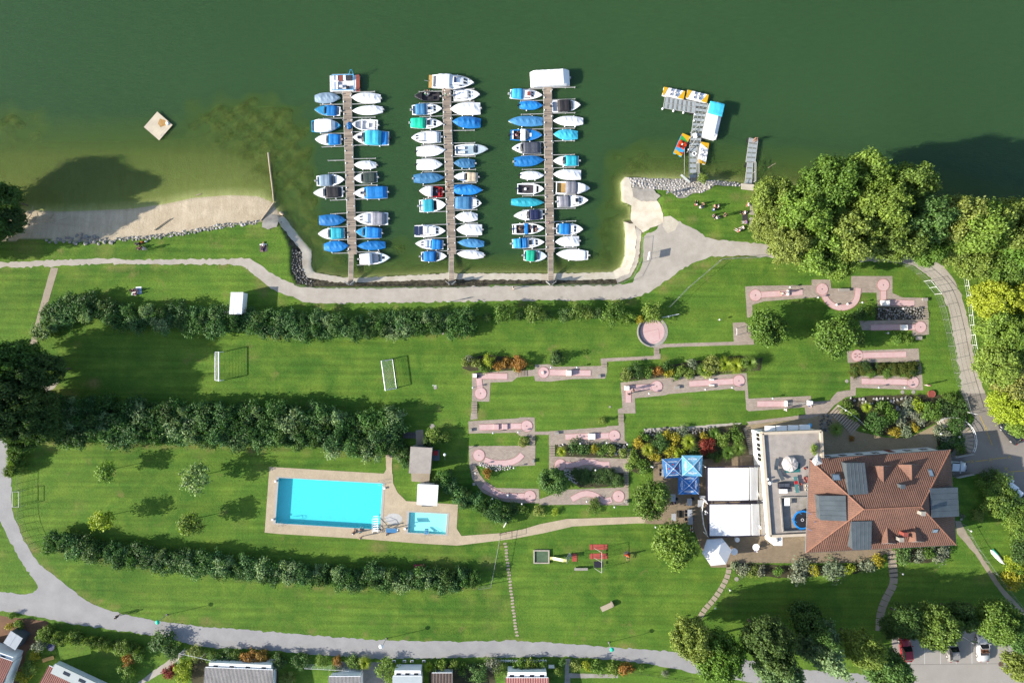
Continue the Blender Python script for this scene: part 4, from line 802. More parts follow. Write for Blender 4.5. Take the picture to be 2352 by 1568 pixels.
# boats: jetty, side, x0, x1, y0, y1, bow (1 = right), kind and details
def T(*a, **k): return (a, k)
BL = [
 ('left', -1, 722, 780, 211, 235, 1, T('F', 'greyblue', stern=.6, motor=False), 'boat fully under a grey-blue cover'),
 ('left', -1, 721, 780, 240, 264, -1, T('A', 'blue', deckcol='lblue', cov=[(.14, .56, 'blue', .42)], hull=None), 'light blue decked boat with dark blue cover'),
 ('left', -1, 713, 781, 272, 302, 1, T('A', deck=.8, deckcol='lblue', cov=[(.12, .82, 'white', .7)], hull=M_tarp['lblue'], windows=False, motor=False), 'light blue boat with white hard top'),
 ('left', -1, 722, 782, 306, 332, -1, T('A', deck=.5, cov=[(.03, .5, 'blue', .5)]), 'white-bowed boat with blue aft cover'),
 ('left', -1, 725, 790, 399, 426, 1, T('A', deck=.6, cov=[(.1, .55, 'greyblue', .5)]), 'white boat with grey-blue aft canopy'),
 ('left', -1, 718, 786, 428, 454, -1, T('A', deck=.6, cov=[(.06, .6, 'black', .4)]), 'white boat with a black cockpit cover'),
 ('left', -1, 732, 793, 492, 517, 1, T('F', 'blue', motor=False), 'boat fully under a blue cover'),
 ('left', -1, 729, 790, 522, 549, -1, T('A', deck=.56, cov=[(.03, .54, 'teal', .5)]), 'white boat with teal aft cover'),
 ('left', -1, 743, 799, 553, 577, 1, T('F', 'blue', stern=.6, motor=False), 'blue-covered boat with a white spot'),
 ('left', 1, 806, 872, 211, 235, -1, T('F', 'white', stern=.7), 'boat fully under a white cover'),
 ('left', 1, 808, 877, 241, 262, -1, T('F', 'white', stern=.6), 'slim boat under a ribbed white cover'),
 ('left', 1, 807, 866, 272, 298, -1, T('O', deck=.86, windows=False, seats=[(.4, 0, .1, .35, M_white), (.62, 0, .04, .7, M_white), (.15, 0, .08, .8, M_int)], stern=.95), 'open white boat with steering console'),
 ('left', 1, 809, 892, 298, 332, -1, T('A', deck=.68, cov=[(.2, .66, 'cyan', .85), (.03, .2, 'blue', .3)], stern=.9, hatch=(.82, .09, .22, M_glass)), 'large white motor cruiser with turquoise canopy'),
 ('left', 1, 812, 862, 368, 387, -1, T('F', 'white', stern=.6), 'small boat under a white cover'),
 ('left', 1, 811, 865, 395, 420, -1, T('A', deck=.62, cov=[(.02, .64, 'dgreen', .4)]), 'white-bowed boat under a dark green cover'),
 ('left', 1, 811, 888, 427, 456, -1, T('A', deck=.62, cov=[(.0, .68, 'blue', .6)], stern=.92, hatch=(.76, .07, .2, M_glass)), 'large white boat with wide blue cover'),
 ('left', 1, 812, 890, 486, 516, -1, T('C', cab=(.5, .84, .4), deck=.5, cov=[(.1, .5, 'grey', .6)], stern=.92), 'white cabin cruiser with grey bimini'),
 ('left', 1, 816, 875, 520, 546, -1, T('A', deck=.66, deckcol='lblue', cov=[(.0, .66, 'blue', .62)]), 'boat under a high blue tent cover'),
 ('left', 1, 820, 883, 553, 573, -1, T('F', 'blue', stern=.7, motor=False), 'slim boat under a blue cover'),
 ('left', 1, 824, 895, 579, 606, 1, T('A', deck=.62, deckcol='pale', cov=[(.02, .42, 'white', .6)], hatch=(.78, .08, .22, M_glass), stern=.8), 'white sailing boat with pale grey cockpit cover'),
 ('middle', -1, 951, 1009, 208, 231, -1, T('O', deck=.7, deckcol='black', hull=M_tarp['black'], interior=M_dint, windows=False, seats=[(.3, .2, .12, .3, M_blk), (.5, -.3, .1, .25, M_tarp['dgrey'])]), 'black open fishing boat with two anglers'),
 ('middle', -1, 945, 1015, 236, 262, 1, T('C', cab=(.46, .8, .34), deck=.46, cov=[(.12, .48, 'steelblue', .6)], hatch=(.58, .09, .3, M_glass)), 'white cabin boat with steel blue canopy'),
 ('middle', -1, 942, 1017, 269, 294, 1, T('C', cab=(.48, .8, .34), deck=.48, cov=[(.0, .46, 'turq', .55)], hatch=(.56, .09, .5, M_glass)), 'white cabin boat with green-turquoise aft cover'),
 ('middle', -1, 944, 1012, 300, 328, -1, T('C', cab=(.46, .86, .36), deck=.44, cov=[(.06, .48, 'white', .55)]), 'white cabin cruiser with white canopy'),
 ('middle', -1, 957, 1022, 333, 357, 1, T('F', 'white'), 'boat under white cover with bow fender'),
 ('middle', -1, 957, 1016, 364, 389, 1, T('F', 'white', stern=.9), 'broad boat under a white cover'),
 ('middle', -1, 950, 1020, 396, 419, 1, T('F', 'steelblue', stern=.75), 'boat under a ribbed steel blue cover'),
 ('middle', -1, 962, 1016, 426, 451, -1, T('O', deck=.62, hull=M_red, deckcol=None, interior=M_dint, cov=[(.42, .78, 'white', .42)], seats=[(.15, 0, .08, .7, M_red)], windows=False), 'red motor boat with white foredeck cover'),
 ('middle', -1, 962, 1024, 456, 485, 1, T('O', deck=.66, interior=M_dint, cov=[(.14, .54, 'teal', .2)], seats=[(.1, 0, .08, .7, M_white)], stern=.95, windows=False), 'open white boat with crumpled blue tarp'),
 ('middle', -1, 951, 1023, 516, 543, 1, T('C', cab=(.4, .78, .4), deck=.42, stern=.95, motor=False, extra=lambda t, X, w, zg: [MB().box((X(.08 + .15 * k), 0, 1.15), (.62, 1.4, .05)).build('solar_panel', M_solar, t) for k in (0, 1)] + [MB().tube((X(u), v, .4), (X(u), v, 1.12), .02, n=5).build('roof_post', M_steel, t) for u in (.02, .3) for v in (-.6, .6)]), 'white cabin boat with solar panels'),
 ('middle', -1, 953, 1018, 548, 572, -1, T('C', cab=(.5, .8, .3), deck=.46, cov=[(.06, .42, 'blue', .55)]), 'white cabin boat with bright blue aft hood'),
 ('middle', -1, 966, 1026, 576, 600, 1, T('A', deck=.62, cov=[(.1, .58, 'blue', .6)]), 'white boat with blue aft canopy'),
 ('middle', 1, 1041, 1102, 203, 229, 1, T('C', cab=(.08, .66, .45), deck=.1, stern=.9), 'white boat with long white cabin top'),
 ('middle', 1, 1034, 1102, 234, 262, -1, T('F', 'white', stern=.92), 'broad boat under a white cover'),
 ('middle', 1, 1039, 1103, 266, 292, -1, T('F', 'blue', stern=.75, cover_h=.55, motor=False), 'boat under a peaked blue cover'),
 ('middle', 1, 1044, 1121, 329, 355, 1, T('O', deck=.58, deckcol='pale', interior=M_lbint, hatch=(.62, .12, .5, M_glass), seats=[(.2, .4, .2, .2, M_white), (.2, -.4, .2, .2, M_white)], stern=.8), 'white open sailing dinghy with dark square hatch'),
 ('middle', 1, 1042, 1090, 363, 384, -1, T('F', 'steelblue', stern=.75), 'small boat under a creased blue cover'),
 ('middle', 1, 1042, 1097, 394, 416, -1, T('A', deck=.5, cov=[(.02, .46, 'beige', .5)], stern=.9), 'white boat with beige aft canopy'),
 ('middle', 1, 1043, 1108, 423, 446, 1, T('F', 'blue', stern=.75, motor=False), 'boat under a ribbed blue cover'),
 ('middle', 1, 1045, 1106, 450, 480, 1, T('C', cab=(.62, .9, .28), deck=.6, cov=[(.0, .62, 'steelblue', .65)], stern=.9, motor=False), 'white-bowed cabin boat with blue tent cover'),
 ('middle', 1, 1045, 1096, 486, 508, -1, T('F', 'white', stern=.6, motor=False), 'small round boat under a white cover'),
 ('middle', 1, 1048, 1106, 514, 539, -1, T('F', 'white', stern=.92), 'boat under an off-white cover with outboard'),
 ('middle', 1, 1051, 1111, 548, 567, -1, T('F', 'steelblue', stern=.6, motor=False), 'slim boat under a light blue net cover'),
 ('middle', 1, 1049, 1110, 574, 593, -1, T('F', 'white', stern=.55), 'slim boat under a white ribbed cover'),
 ('right', -1, 1171, 1246, 203, 227, 1, T('C', cab=(.4, .74, .36), deck=.42, cov=[(.06, .4, 'lblue', .65)], hatch=(.58, .1, .4, M_rbrown)), 'white cabin boat with light blue canopy'),
 ('right', -1, 1194, 1247, 230, 250, 1, T('F', 'blue', stern=.7), 'small boat under a blue cover'),
 ('right', -1, 1168, 1246, 265, 288, -1, T('F', 'steelblue', stern=.75, motor=False), 'long boat under a ribbed blue cover'),
 ('right', -1, 1172, 1246, 295, 322, 1, T('O', deck=.5, hull=M_tarp['blue'], deckcol='blue', interior=M_dint, cov=[(.32, .5, 'white', .6)], hatch=(.62, .08, .3, M_white), seats=[(.06, 0, .08, .8, M_white)]), 'blue boat with white bimini, person aboard'),
 ('right', -1, 1176, 1243, 325, 352, -1, T('A', deck=.64, cov=[(.02, .66, 'dgrey', .55)], stern=.9, hatch=(.82, .05, .16, M_glass)), 'white boat with dark grey cockpit cover'),
 ('right', -1, 1182, 1250, 356, 380, 1, T('F', 'blue', stern=.75), 'boat under a blue tent-like cover'),
 ('right', -1, 1196, 1250, 392, 411, 1, T('F', 'white', stern=.6), 'small boat under a white cover'),
 ('right', -1, 1188, 1250, 420, 445, 1, T('O', deck=.8, interior=M_dint, windows=False, seats=[(.3, 0, .08, .2, M_white), (.66, 0, .1, .7, M_white)], stern=.92), 'grey-white open boat with black interior'),
 ('right', -1, 1175, 1250, 454, 473, 1, T('F', 'teal', stern=.7, motor=False), 'long boat under a turquoise cover'),
 ('right', -1, 1180, 1247, 481, 505, -1, T('A', deck=.48, cov=[(.1, .48, 'navy', .5)], hatch=(.78, .07, .2, M_white)), 'white boat with navy aft canopy'),
 ('right', -1, 1176, 1251, 512, 537, 1, T('O', deck=.78, interior=M_dint, windows=False, seats=[(.1, 0, .06, .8, M_white), (.62, 0, .05, .8, M_white)], cov=[(.38, .5, 'blue', .2)], stern=.9), 'open white boat with people and blue tarp'),
 ('right', -1, 1176, 1251, 545, 569, 1, T('C', cab=(.46, .8, .32), deck=.46, cov=[(.04, .3, 'lblue', .6), (.3, .47, 'blue', .55)], hatch=(.56, .09, .5, M_glass)), 'white cabin boat with two-tone blue cover'),
 ('right', -1, 1203, 1257, 574, 600, 1, T('A', deck=.56, deckcol='pale', cov=[(.1, .5, 'turq', .45)], stern=.85), 'small white boat with pale turquoise canopy'),
 ('right', 1, 1268, 1334, 227, 255, 1, T('A', deck=.66, cov=[(.2, .66, 'black', .55)], stern=.95), 'white speedboat with black cover'),
 ('right', 1, 1271, 1339, 265, 287, -1, T('F', 'white', stern=.65, motor=False), 'boat under a white ribbed cover'),
 ('right', 1, 1272, 1327, 296, 319, -1, T('F', 'cyan', stern=.75, motor=False), 'boat under a bright turquoise-blue cover'),
 ('right', 1, 1271, 1330, 356, 380, -1, T('A', deck=.56, cov=[(.03, .54, 'teal', .5)], stern=.92), 'white boat with teal aft cover'),
 ('right', 1, 1271, 1334, 388, 411, -1, T('F', 'white', stern=.9, motor=False), 'boat under a smooth white cover'),
 ('right', 1, 1277, 1356, 416, 445, 1, T('A', deck=.86, windows=False, cov=[(.28, .62, 'grey', .7), (.62, .9, 'white', .55)], interior=M_tan, stern=.97, motor=False), 'boxy white boat with tan platform'),
 ('right', 1, 1280, 1352, 447, 474, 1, T('C', cab=(.42, .78, .4), deck=.42, cov=[(.04, .4, 'grey', .5)], hatch=(.62, .1, .34, M_glass), stern=.92), 'white cabin cruiser with grey-brown cover'),
 ('right', 1, 1278, 1340, 512, 538, 1, T('C', cab=(.5, .74, .3), deck=.5, cov=[(.1, .52, 'blue', .55)]), 'white boat with blue canopy and windscreen'),
 ('right', 1, 1276, 1330, 542, 565, -1, T('F', 'white', stern=.92), 'small boat under a white cover'),
 ('right', 1, 1278, 1352, 571, 597, -1, T('A', deck=.42, cov=[(.06, .4, 'white', .2)], windows=False, stern=.72), 'long white boat with pale cockpit cover'),
]
rank = {}
for b in sorted(BL, key=lambda r: -r[4]):
    rank.setdefault((b[0], b[1]), []).append(b)
for key, lst in rank.items():
    for i, b in enumerate(lst):
        j, sd, x0, x1, y0, y1, bow, (a, k), desc = b
        lab = '%s, %s from shore, %s side of %s jetty' % (desc, ORD[i], 'left' if sd < 0 else 'right', j)
        boat(lab, (x1 - x0) * S, (y1 - y0) * S, P((x0 + x1) / 2, (y0 + y1) / 2, 0) + Vector((0, 0, LAKE_Z)), (0 if bow > 0 else math.pi) + R(random.uniform(-3.2, 3.2)), *a, **k)
# the three boats across the jetty heads
def pontoon(label, x0, x1, y0, y1, cover):
    c = P((x0 + x1) / 2, (y0 + y1) / 2); c.z = LAKE_Z; t = thing('pontoon_boat', label, 'boat', c, R(1 if not cover else 3), 'moored boats'); L_, W_ = (x1 - x0) * S, (y1 - y0) * S
    for s_ in (-1, 1): MB().tube((-L_ / 2, s_ * W_ * .36, .05), (L_ / 2, s_ * W_ * .36, .05), .3, n=12).build('float', M_steel, t)
    MB().box((0, 0, .4), (L_, W_ * .96, .1)).build('deck', M_int, t)
    if cover:
        rr = []
        for i in range(13):
            u = -.5 + i / 12; e = min(u + .5, .5 - u); hz = .5 + .75 * min(1, e / .12) - .05 * (i % 2); a = W_ / 2 * (1.0 if e > .05 else .9)
            rr.append([(u * L_, a * q, .4 + hz * k) for q, k in ((1, 0), (1, .55), (.88, .9), (.4, 1), (0, 1.03), (-.4, 1), (-.88, .9), (-1, .55), (-1, 0))])
        m = MB().loft(rr, closed=False, caps=False, smooth=False)
        for r0 in (rr[0], rr[-1]): m.add(r0, [tuple(range(9))])
        m.build('cover', M_offw, t); MB().box((L_ / 2 + .15, 0, .5), (.3, .3, .5), taper=.8).build('outboard_motor', M_steel, t)
    else:
        MB().box((L_ * .44, 0, .5), (L_ * .13, W_ * 1.0, .08)).build('stern_platform', M_rbrown, t)
        pts = [(-L_ * .4, -W_ * .44, 1.0), (L_ * .3, -W_ * .44, 1.0), (L_ * .34, -W_ * .3, 1.0), (L_ * .34, W_ * .3, 1.0), (L_ * .3, W_ * .44, 1.0), (-L_ * .4, W_ * .44, 1.0), (-L_ * .4, -W_ * .44, 1.0)]
        rl = MB().path(pts, .06, 8)
        for p_ in pts: rl.tube(p_, (p_[0], p_[1], .45), .03, n=6)
        rl.build('railing', M_tarp['lblue'], t)
        for s_ in (-1, 1): MB().box((-L_ * .05, s_ * W_ * .47, .7), (L_ * .7, .05, .5)).build('side_panel', M_white, t)
        for x, y, sx, sy, m in ((-.3, .3, .18, .28, M_offw), (-.12, .3, .12, .34, M_rbrown), (0, .3, .09, .3, M_white), (.16, .3, .14, .3, M_dint), (-.3, -.1, .16, .34, M_white), (-.3, -.36, .16, .16, M_white), (.1, -.3, .1, .24, M_blk), (-.12, -.2, .1, .14, M_white)): MB().box((x * L_, y * W_, .62), (sx * L_, sy * W_, .34), taper=.93).build('seat', m, t)
        MB().path([(L_ * .16, W_ * .42, .9), (L_ * .26, W_ * .6, 1.9), (L_ * .3, W_ * .6, 1.9), (L_ * .34, W_ * .36, 1.0)], .05).build('boarding_arch', M_tarp['lblue'], t)
pontoon('open white pontoon boat with blue rails and red-brown platform at left jetty head', 756, 825, 170, 209, False)
pontoon('white shrouded pontoon boat lying across the head of the right jetty', 1218, 1308, 161, 198, True)
def big_extra(t, X, w, zg):
    MB().box((X(.02) - .35, 0, .28), (.7, 2.1, .08)).build('swim_platform', M_tan, t); MB().box((X(.56), .1, 1.22), (.42, .95, .04)).build('solar_panel', M_solar, t)
    MB().tube((X(0) - .6, 0, .4), (X(0) - 1.2, 0, .7), .05).build('davit', M_steel, t)
boat('white motor yacht with cabin and wooden swim platform across the middle jetty head', 97 * S, 33 * S, P(1040, 186) + Vector((0, 0, LAKE_Z)), R(-2), 'C', cab=(.1, .84, .62), deck=.1, stern=.9, cov=[(.12, .48, 'white', .95)], motor=False, extra=big_extra)

# L-shaped pedal boat dock
M_grate = mat('steel_grating', A(188, 196, 198), .6, .0, var=.12, scale=3)
def dock(label, pieces, lines, zz=-.45):
    t = thing('floating_dock', label, 'dock', P(*pieces[0][0])); o = Vector(t.location)
    f = lambda x, y, z: Vector((P(x, y).x - o.x, P(x, y).y - o.y, z))
    for pl in pieces:
        a, b, c, d = pl; n = max(1, round(math.hypot(b[0] - a[0], b[1] - a[1]) / 11)); m = max(1, round(math.hypot(d[0] - a[0], d[1] - a[1]) / 12))
        for i in range(n):
            for j in range(m):
                def q(u, v): return (a[0] * (1 - u) * (1 - v) + b[0] * u * (1 - v) + c[0] * u * v + d[0] * (1 - u) * v, a[1] * (1 - u) * (1 - v) + b[1] * u * (1 - v) + c[1] * u * v + d[1] * (1 - u) * v)
                e = .025; co = [q(i / n + e / 1, j / m + e), q((i + 1) / n - e, j / m + e), q((i + 1) / n - e, (j + 1) / m - e), q(i / n + e, (j + 1) / m - e)]
                MB().prism([tuple(f(x, y, 0)[:2]) for x, y in co], zz - .06, zz).build('grating_panel', M_grate, t)
        fr = MB(); k = [f(x, y, zz - .03) for x, y in pl]; fr.path(k + [k[0]], .05, 4)
        for i in range(1, n): fr.tube(Vector(k[0]).lerp(k[1], i / n), Vector(k[3]).lerp(k[2], i / n), .035, n=4)
        for j in range(1, m): fr.tube(Vector(k[0]).lerp(k[3], j / m), Vector(k[1]).lerp(k[2], j / m), .035, n=4)
        fr.build('frame', M_steel, t)
        for u, v in ((.1, .5), (.9, .5)): x, y = (pl[0][0] * (1 - u) + pl[2][0] * u, pl[0][1] * (1 - u) + pl[2][1] * u); p_ = f(x, y, 0); MB().box((p_.x, p_.y, LAKE_Z + .1), (.7, .7, .5)).build('float', M_blk, t)
    for ln in lines: 
        mb = MB(); pts = [f(*p_) for p_ in ln]; mb.path(pts, .035, 5); mb.build('rail', M_steel, t)
    return t, f
dk, df = dock('L-shaped grey steel grating dock of the pedal boats', [[(1529, 221), (1600, 232), (1598, 258), (1525, 246)], [(1600, 232), (1628, 236), (1608.5, 335), (1585.5, 335)], [(1585, 336), (1602, 336), (1601, 410), (1585, 410)]],
    [[(1602, 340, -.1), (1602, 408, .3)], [(1602, 340, .4), (1602, 408, .8)], [(1606, 340, -.1), (1606, 408, .3)], [(1602, 340, -.4), (1602, 340, .4)], [(1602, 374, -.2), (1602, 374, .6)], [(1602, 406, 0), (1602, 406, .8)], [(1572, 340, 0), (1572, 400, 0), (1580, 411, 0)]])
for p0, p1 in (((1586, 305), (1612, 281)), ((1578, 350), (1601, 315)), ((1584, 318), (1596, 306))): MB().tube(df(*p0, -.2), df(*p1, .5), .05, n=6).build('boom_pole', M_steel, dk)
fd = None
for x, y in ((1524, 247), (1549, 252), (1572, 256), (1598, 261), (1596, 275), (1584, 341)):
    p_ = df(x, y, -.65)
    if fd is None: fd = MB().ball((0, 0, 0), .18, 1.7, 8, 6).build('fender', M_white, dk, p_)
    else: copy_part(fd, dk, p_)
MB().box(df(1597, 311, -.2), (.5, .7, .45)).build('locker', M_white, dk)
lr = MB()
for i in range(12): a0, a1 = 6.283 * i / 12, 6.283 * (i + 1) / 12; c_ = df(1596, 352, -.3); lr.tube(c_ + Vector((math.cos(a0) * .3, math.sin(a0) * .3, 0)), c_ + Vector((math.cos(a1) * .3, math.sin(a1) * .3, 0)), .06, n=6)
lr.build('lifebuoy', M_white, dk)
dock('straight narrow steel bathing dock near the wood', [[(1723.5, 315), (1743.5, 319), (1737, 371), (1715.5, 371)], [(1719, 372), (1732, 372), (1729, 421), (1713, 421)]],
     [[(1733, 372, 0), (1731, 420, .3)], [(1733, 372, .5), (1731, 420, .8)], [(1737, 372, 0), (1735, 418, .3)], [(1733, 372, -.4), (1733, 372, .5)], [(1732, 396, -.3), (1732, 396, .6)], [(1731, 418, -.2), (1731, 418, .8)], [(1708, 421, 0), (1716, 412, -.2)]])
struct(sheet('dock_footing', [(1703, 422), (1732, 424), (1730, 438), (1702, 435)], .12, M_conc, thick=.8))
# landing platform with its two glass-like wings
t = thing('landing_platform', 'small wooden landing with steel wings where the pedal boat dock meets the stones', 'platform', P(1592, 414))
o = Vector(t.location)
for i in range(7): p_ = P(1580 + i * 5, 415); MB().box((p_.x - o.x, 0, .12), (.33, .75, .06)).build('plank', M_wood, t)
for s_, x in ((-1, 1572), (1, 1612)): p_ = P(x, 412); MB().box((p_.x - o.x, p_.y - o.y, .6), (1.9, .06, .9), rz=-s_ * (-.7)).build('wing', M_grate, t)

# pedal boats
M_yel = mat('yellow_plastic', A(250, 196, 40), .4, var=.06); M_grn = mat('green_plastic', A(70, 190, 90), .4, var=.06); M_ora = mat('orange_plastic', A(238, 84, 36), .4, var=.06)
def pedal(label, x, y, L_, W_, ang, colr):
    c = P(x, y); c.z = LAKE_Z; t = thing('pedal_boat', label, 'boat', c, R(ang), 'pedal boats at the dock'); L_ *= S; W_ *= S
    for s_ in (-1, 1):
        rr = [[(u * L_, s_ * W_ * .33 + W_ * .17 * k * a, .2 + .2 * b * k) for a, b in ((1, 1), (1, -1), (-1, -1), (-1, 1))] for u, k in ((-.5, .8), (-.42, 1), (.42, 1), (.5, .75))]
        MB().loft(rr, smooth=False).build('float', M_white if not colr else M_tarp['lblue'], t)
    MB().box((0, 0, .42), (L_ * .94, W_ * .96, .1)).build('deck', M_white if not colr else M_ora, t)
    for s_ in (-1, 1):
        mb = MB(); pl = [(s_ * L_ * .5, -W_ * .47), (s_ * L_ * .5, W_ * .47), (s_ * L_ * (.42 if s_ > 0 else .3), W_ * .47), (s_ * L_ * (.22 if s_ > 0 else .42), -W_ * .47)]
        mb.prism(pl, .46, .53).build('end_panel', M_yel, t)
    if colr: MB().prism([(-L_ * .3, -W_ * .46), (-L_ * .06, -W_ * .46), (-L_ * .2, W_ * .46), (-L_ * .4, W_ * .46)], .47, .52).build('deck_panel', M_tarp['lblue'], t); MB().prism([(L_ * .2, -W_ * .46), (L_ * .42, -W_ * .46), (L_ * .36, W_ * .46), (L_ * .12, W_ * .46)], .47, .52).build('deck_panel', M_grn, t)
    for v in (-.24, .24):
        for u in (.12, -.12): MB().box((u * L_, v * W_, .56), (.42, W_ * .34, .16), taper=.85).box((u * L_ - .2, v * W_, .74), (.08, W_ * .32, .32)).build('seat', (M_int if not colr else M_ora), t)
    MB().box((L_ * .02, 0, .58), (.3, .22, .22), taper=.7).build('pedal_box', M_int, t)
    return t
pedal('white and yellow pedal boat, left of the two above the dock arm', 1549, 212, 50, 20, -11.5, 0)
pedal('white and yellow pedal boat, right of the two above the dock arm', 1603, 219.5, 50, 20, -13.5, 0)
pedal('colourful orange, green and blue pedal boat left of the dock', 1568, 331, 50, 21, 66, 1)
pedal('white and yellow pedal boat right of the dock gangway', 1617, 350, 49, 20, 80, 0)
t = thing('ferry_boat', 'white covered work boat with a turquoise roof beside the pedal boat dock', 'boat', P(1638, 277) + Vector((0, 0, LAKE_Z)), R(77.5), 'moored boats'); L_, W_ = 82 * S, 33 * S
MB().loft([[(u * L_, W_ * .5 * k * a, z) for a, z in ((1, .55), (.95, .0), (.6, -.2), (-.6, -.2), (-.95, 0), (-1, .55))] for u, k in ((-.5, .85), (-.45, 1), (.45, 1), (.5, .8))], smooth=False).build('hull', M_white, t)
rr = [[(u * L_, W_ * .5 * q, .55 + hz * k) for q, k in ((1, 0), (.98, .6), (.5, 1), (0, 1.05), (-.5, 1), (-.98, .6), (-1, 0))] for u, hz in ((-.5, .2), (-.36, .75), (-.1, .7), (.18, .75))]
MB().loft(rr, closed=False, caps=False, smooth=False).build('cover', M_offw, t)
rr = [[(u * L_, W_ * .52 * q, 1.3 + hz * k) for q, k in ((1, 0), (.9, .7), (.4, 1), (0, 1.04), (-.4, 1), (-.9, .7), (-1, 0))] for u, hz in ((.12, .2), (.16, .32), (.44, .32), (.48, .2))]
MB().loft(rr, closed=False, caps=False, smooth=False).build('roof', M_tarp['cyan'], t)
for u in (.15, .45):
    for v in (-.42, .42): MB().tube((u * L_, v * W_, .5), (u * L_, v * W_, 1.4), .03, n=6).build('roof_post', M_steel, t)
MB().box((L_ * .53, -.2, .5), (.3, .3, .5), taper=.8).build('outboard_motor', M_steel, t)
# bathing raft, log booms, driftwood
t = thing('bathing_raft', 'square pale wooden bathing raft floating off the beach', 'raft', P(359, 287) + Vector((0, 0, LAKE_Z)), R(-41))
for i in range(9): MB().box((-1.5 + i * .375, 0, .28), (.36, 3.4, .06)).build('plank', mat('raft_planks', A(238, 222, 196), .8, var=.16, scale=.7), t)
MB().prism([(-.6, 1.1), (.3, 1.5), (.9, .9), (.4, .1), (-.3, .3)], .31, .316).build('rust_patch', mat('rust_stain', A(206, 160, 96), .9, var=.3, scale=3), t); MB().box((.9, 1.3, .4), (.5, .4, .2), taper=.8).build('step_box', M_white, t)
for x in (-1.2, 1.2): MB().box((x, 0, 0), (.6, 3.2, .45)).build('float', M_blk, t)
MB().path([(1.5, -.9, .3), (1.7, -.9, .9), (1.7, -.5, .9), (1.5, -.5, .3)], .03).build('ladder', M_steel, t)
M_log = mat('bleached_log', A(206, 188, 160), .85, var=.2, scale=3, bump=.4)
def log(label, a, b, r, za=-.85, zb=-.85, name='log'):
    p0, p1 = P(*a), P(*b); p0.z, p1.z = za, zb; mb = MB(); n = 5; d = p1 - p0; rs = random.Random(label)
    rr = []
    for i in range(n + 1):
        c = d * (i / n) + Vector((rs.uniform(-.05, .05), rs.uniform(-.05, .05), 0)); q = d.to_track_quat('Z', 'Y'); k = r * (1 - .25 * i / n); rr.append([c + q @ Vector((math.cos(j * .785) * k, math.sin(j * .785) * k, 0)) for j in range(8)])
    ob = mb.loft(rr).build(name, M_log, None, p0); return tag(ob, label, 'log')
log('long pale log floating in line out from the beach corner', (612, 347), (625, 460), .16)
log('weathered log lying on the sand beside the concrete slab', (627, 462), (598, 506), .18, -.7, -.3)
log('short thick stump on the sand right of the slab', (640, 485), (647, 492), .3, -.75, -.7)
log('thin pale stick floating just off the beach', (444, 446), (456, 443), .09)
log('white pole drifting near the end of the bathing dock', (1769, 383), (1786, 372), .06, name='pole')
log('dark broken branch lying on the beach sand', (352, 528), (388, 500), .1, -.3, -.5)
t = thing('fallen_branch', 'bare forked driftwood branch on the beach beneath the trees', 'branch', P(62, 505, -.4)); o = Vector(t.location); mb = MB()
for pl in ([(60, 504), (85, 506), (120, 508), (140, 514), (172, 519)], [(120, 508), (135, 507), (154, 502)], [(64, 504), (72, 495), (77, 473)], [(80, 505), (88, 498), (87, 489)], [(110, 507), (128, 515), (150, 518)]):
    mb.path([P(x, y) - o + Vector((0, 0, .1 - .0)) for x, y in pl], .05, 6)
mb.build('branch', M_log, t)
log('grey log washed up beside the forked branch', (110, 500), (117, 490), .16, -.5, -.6)
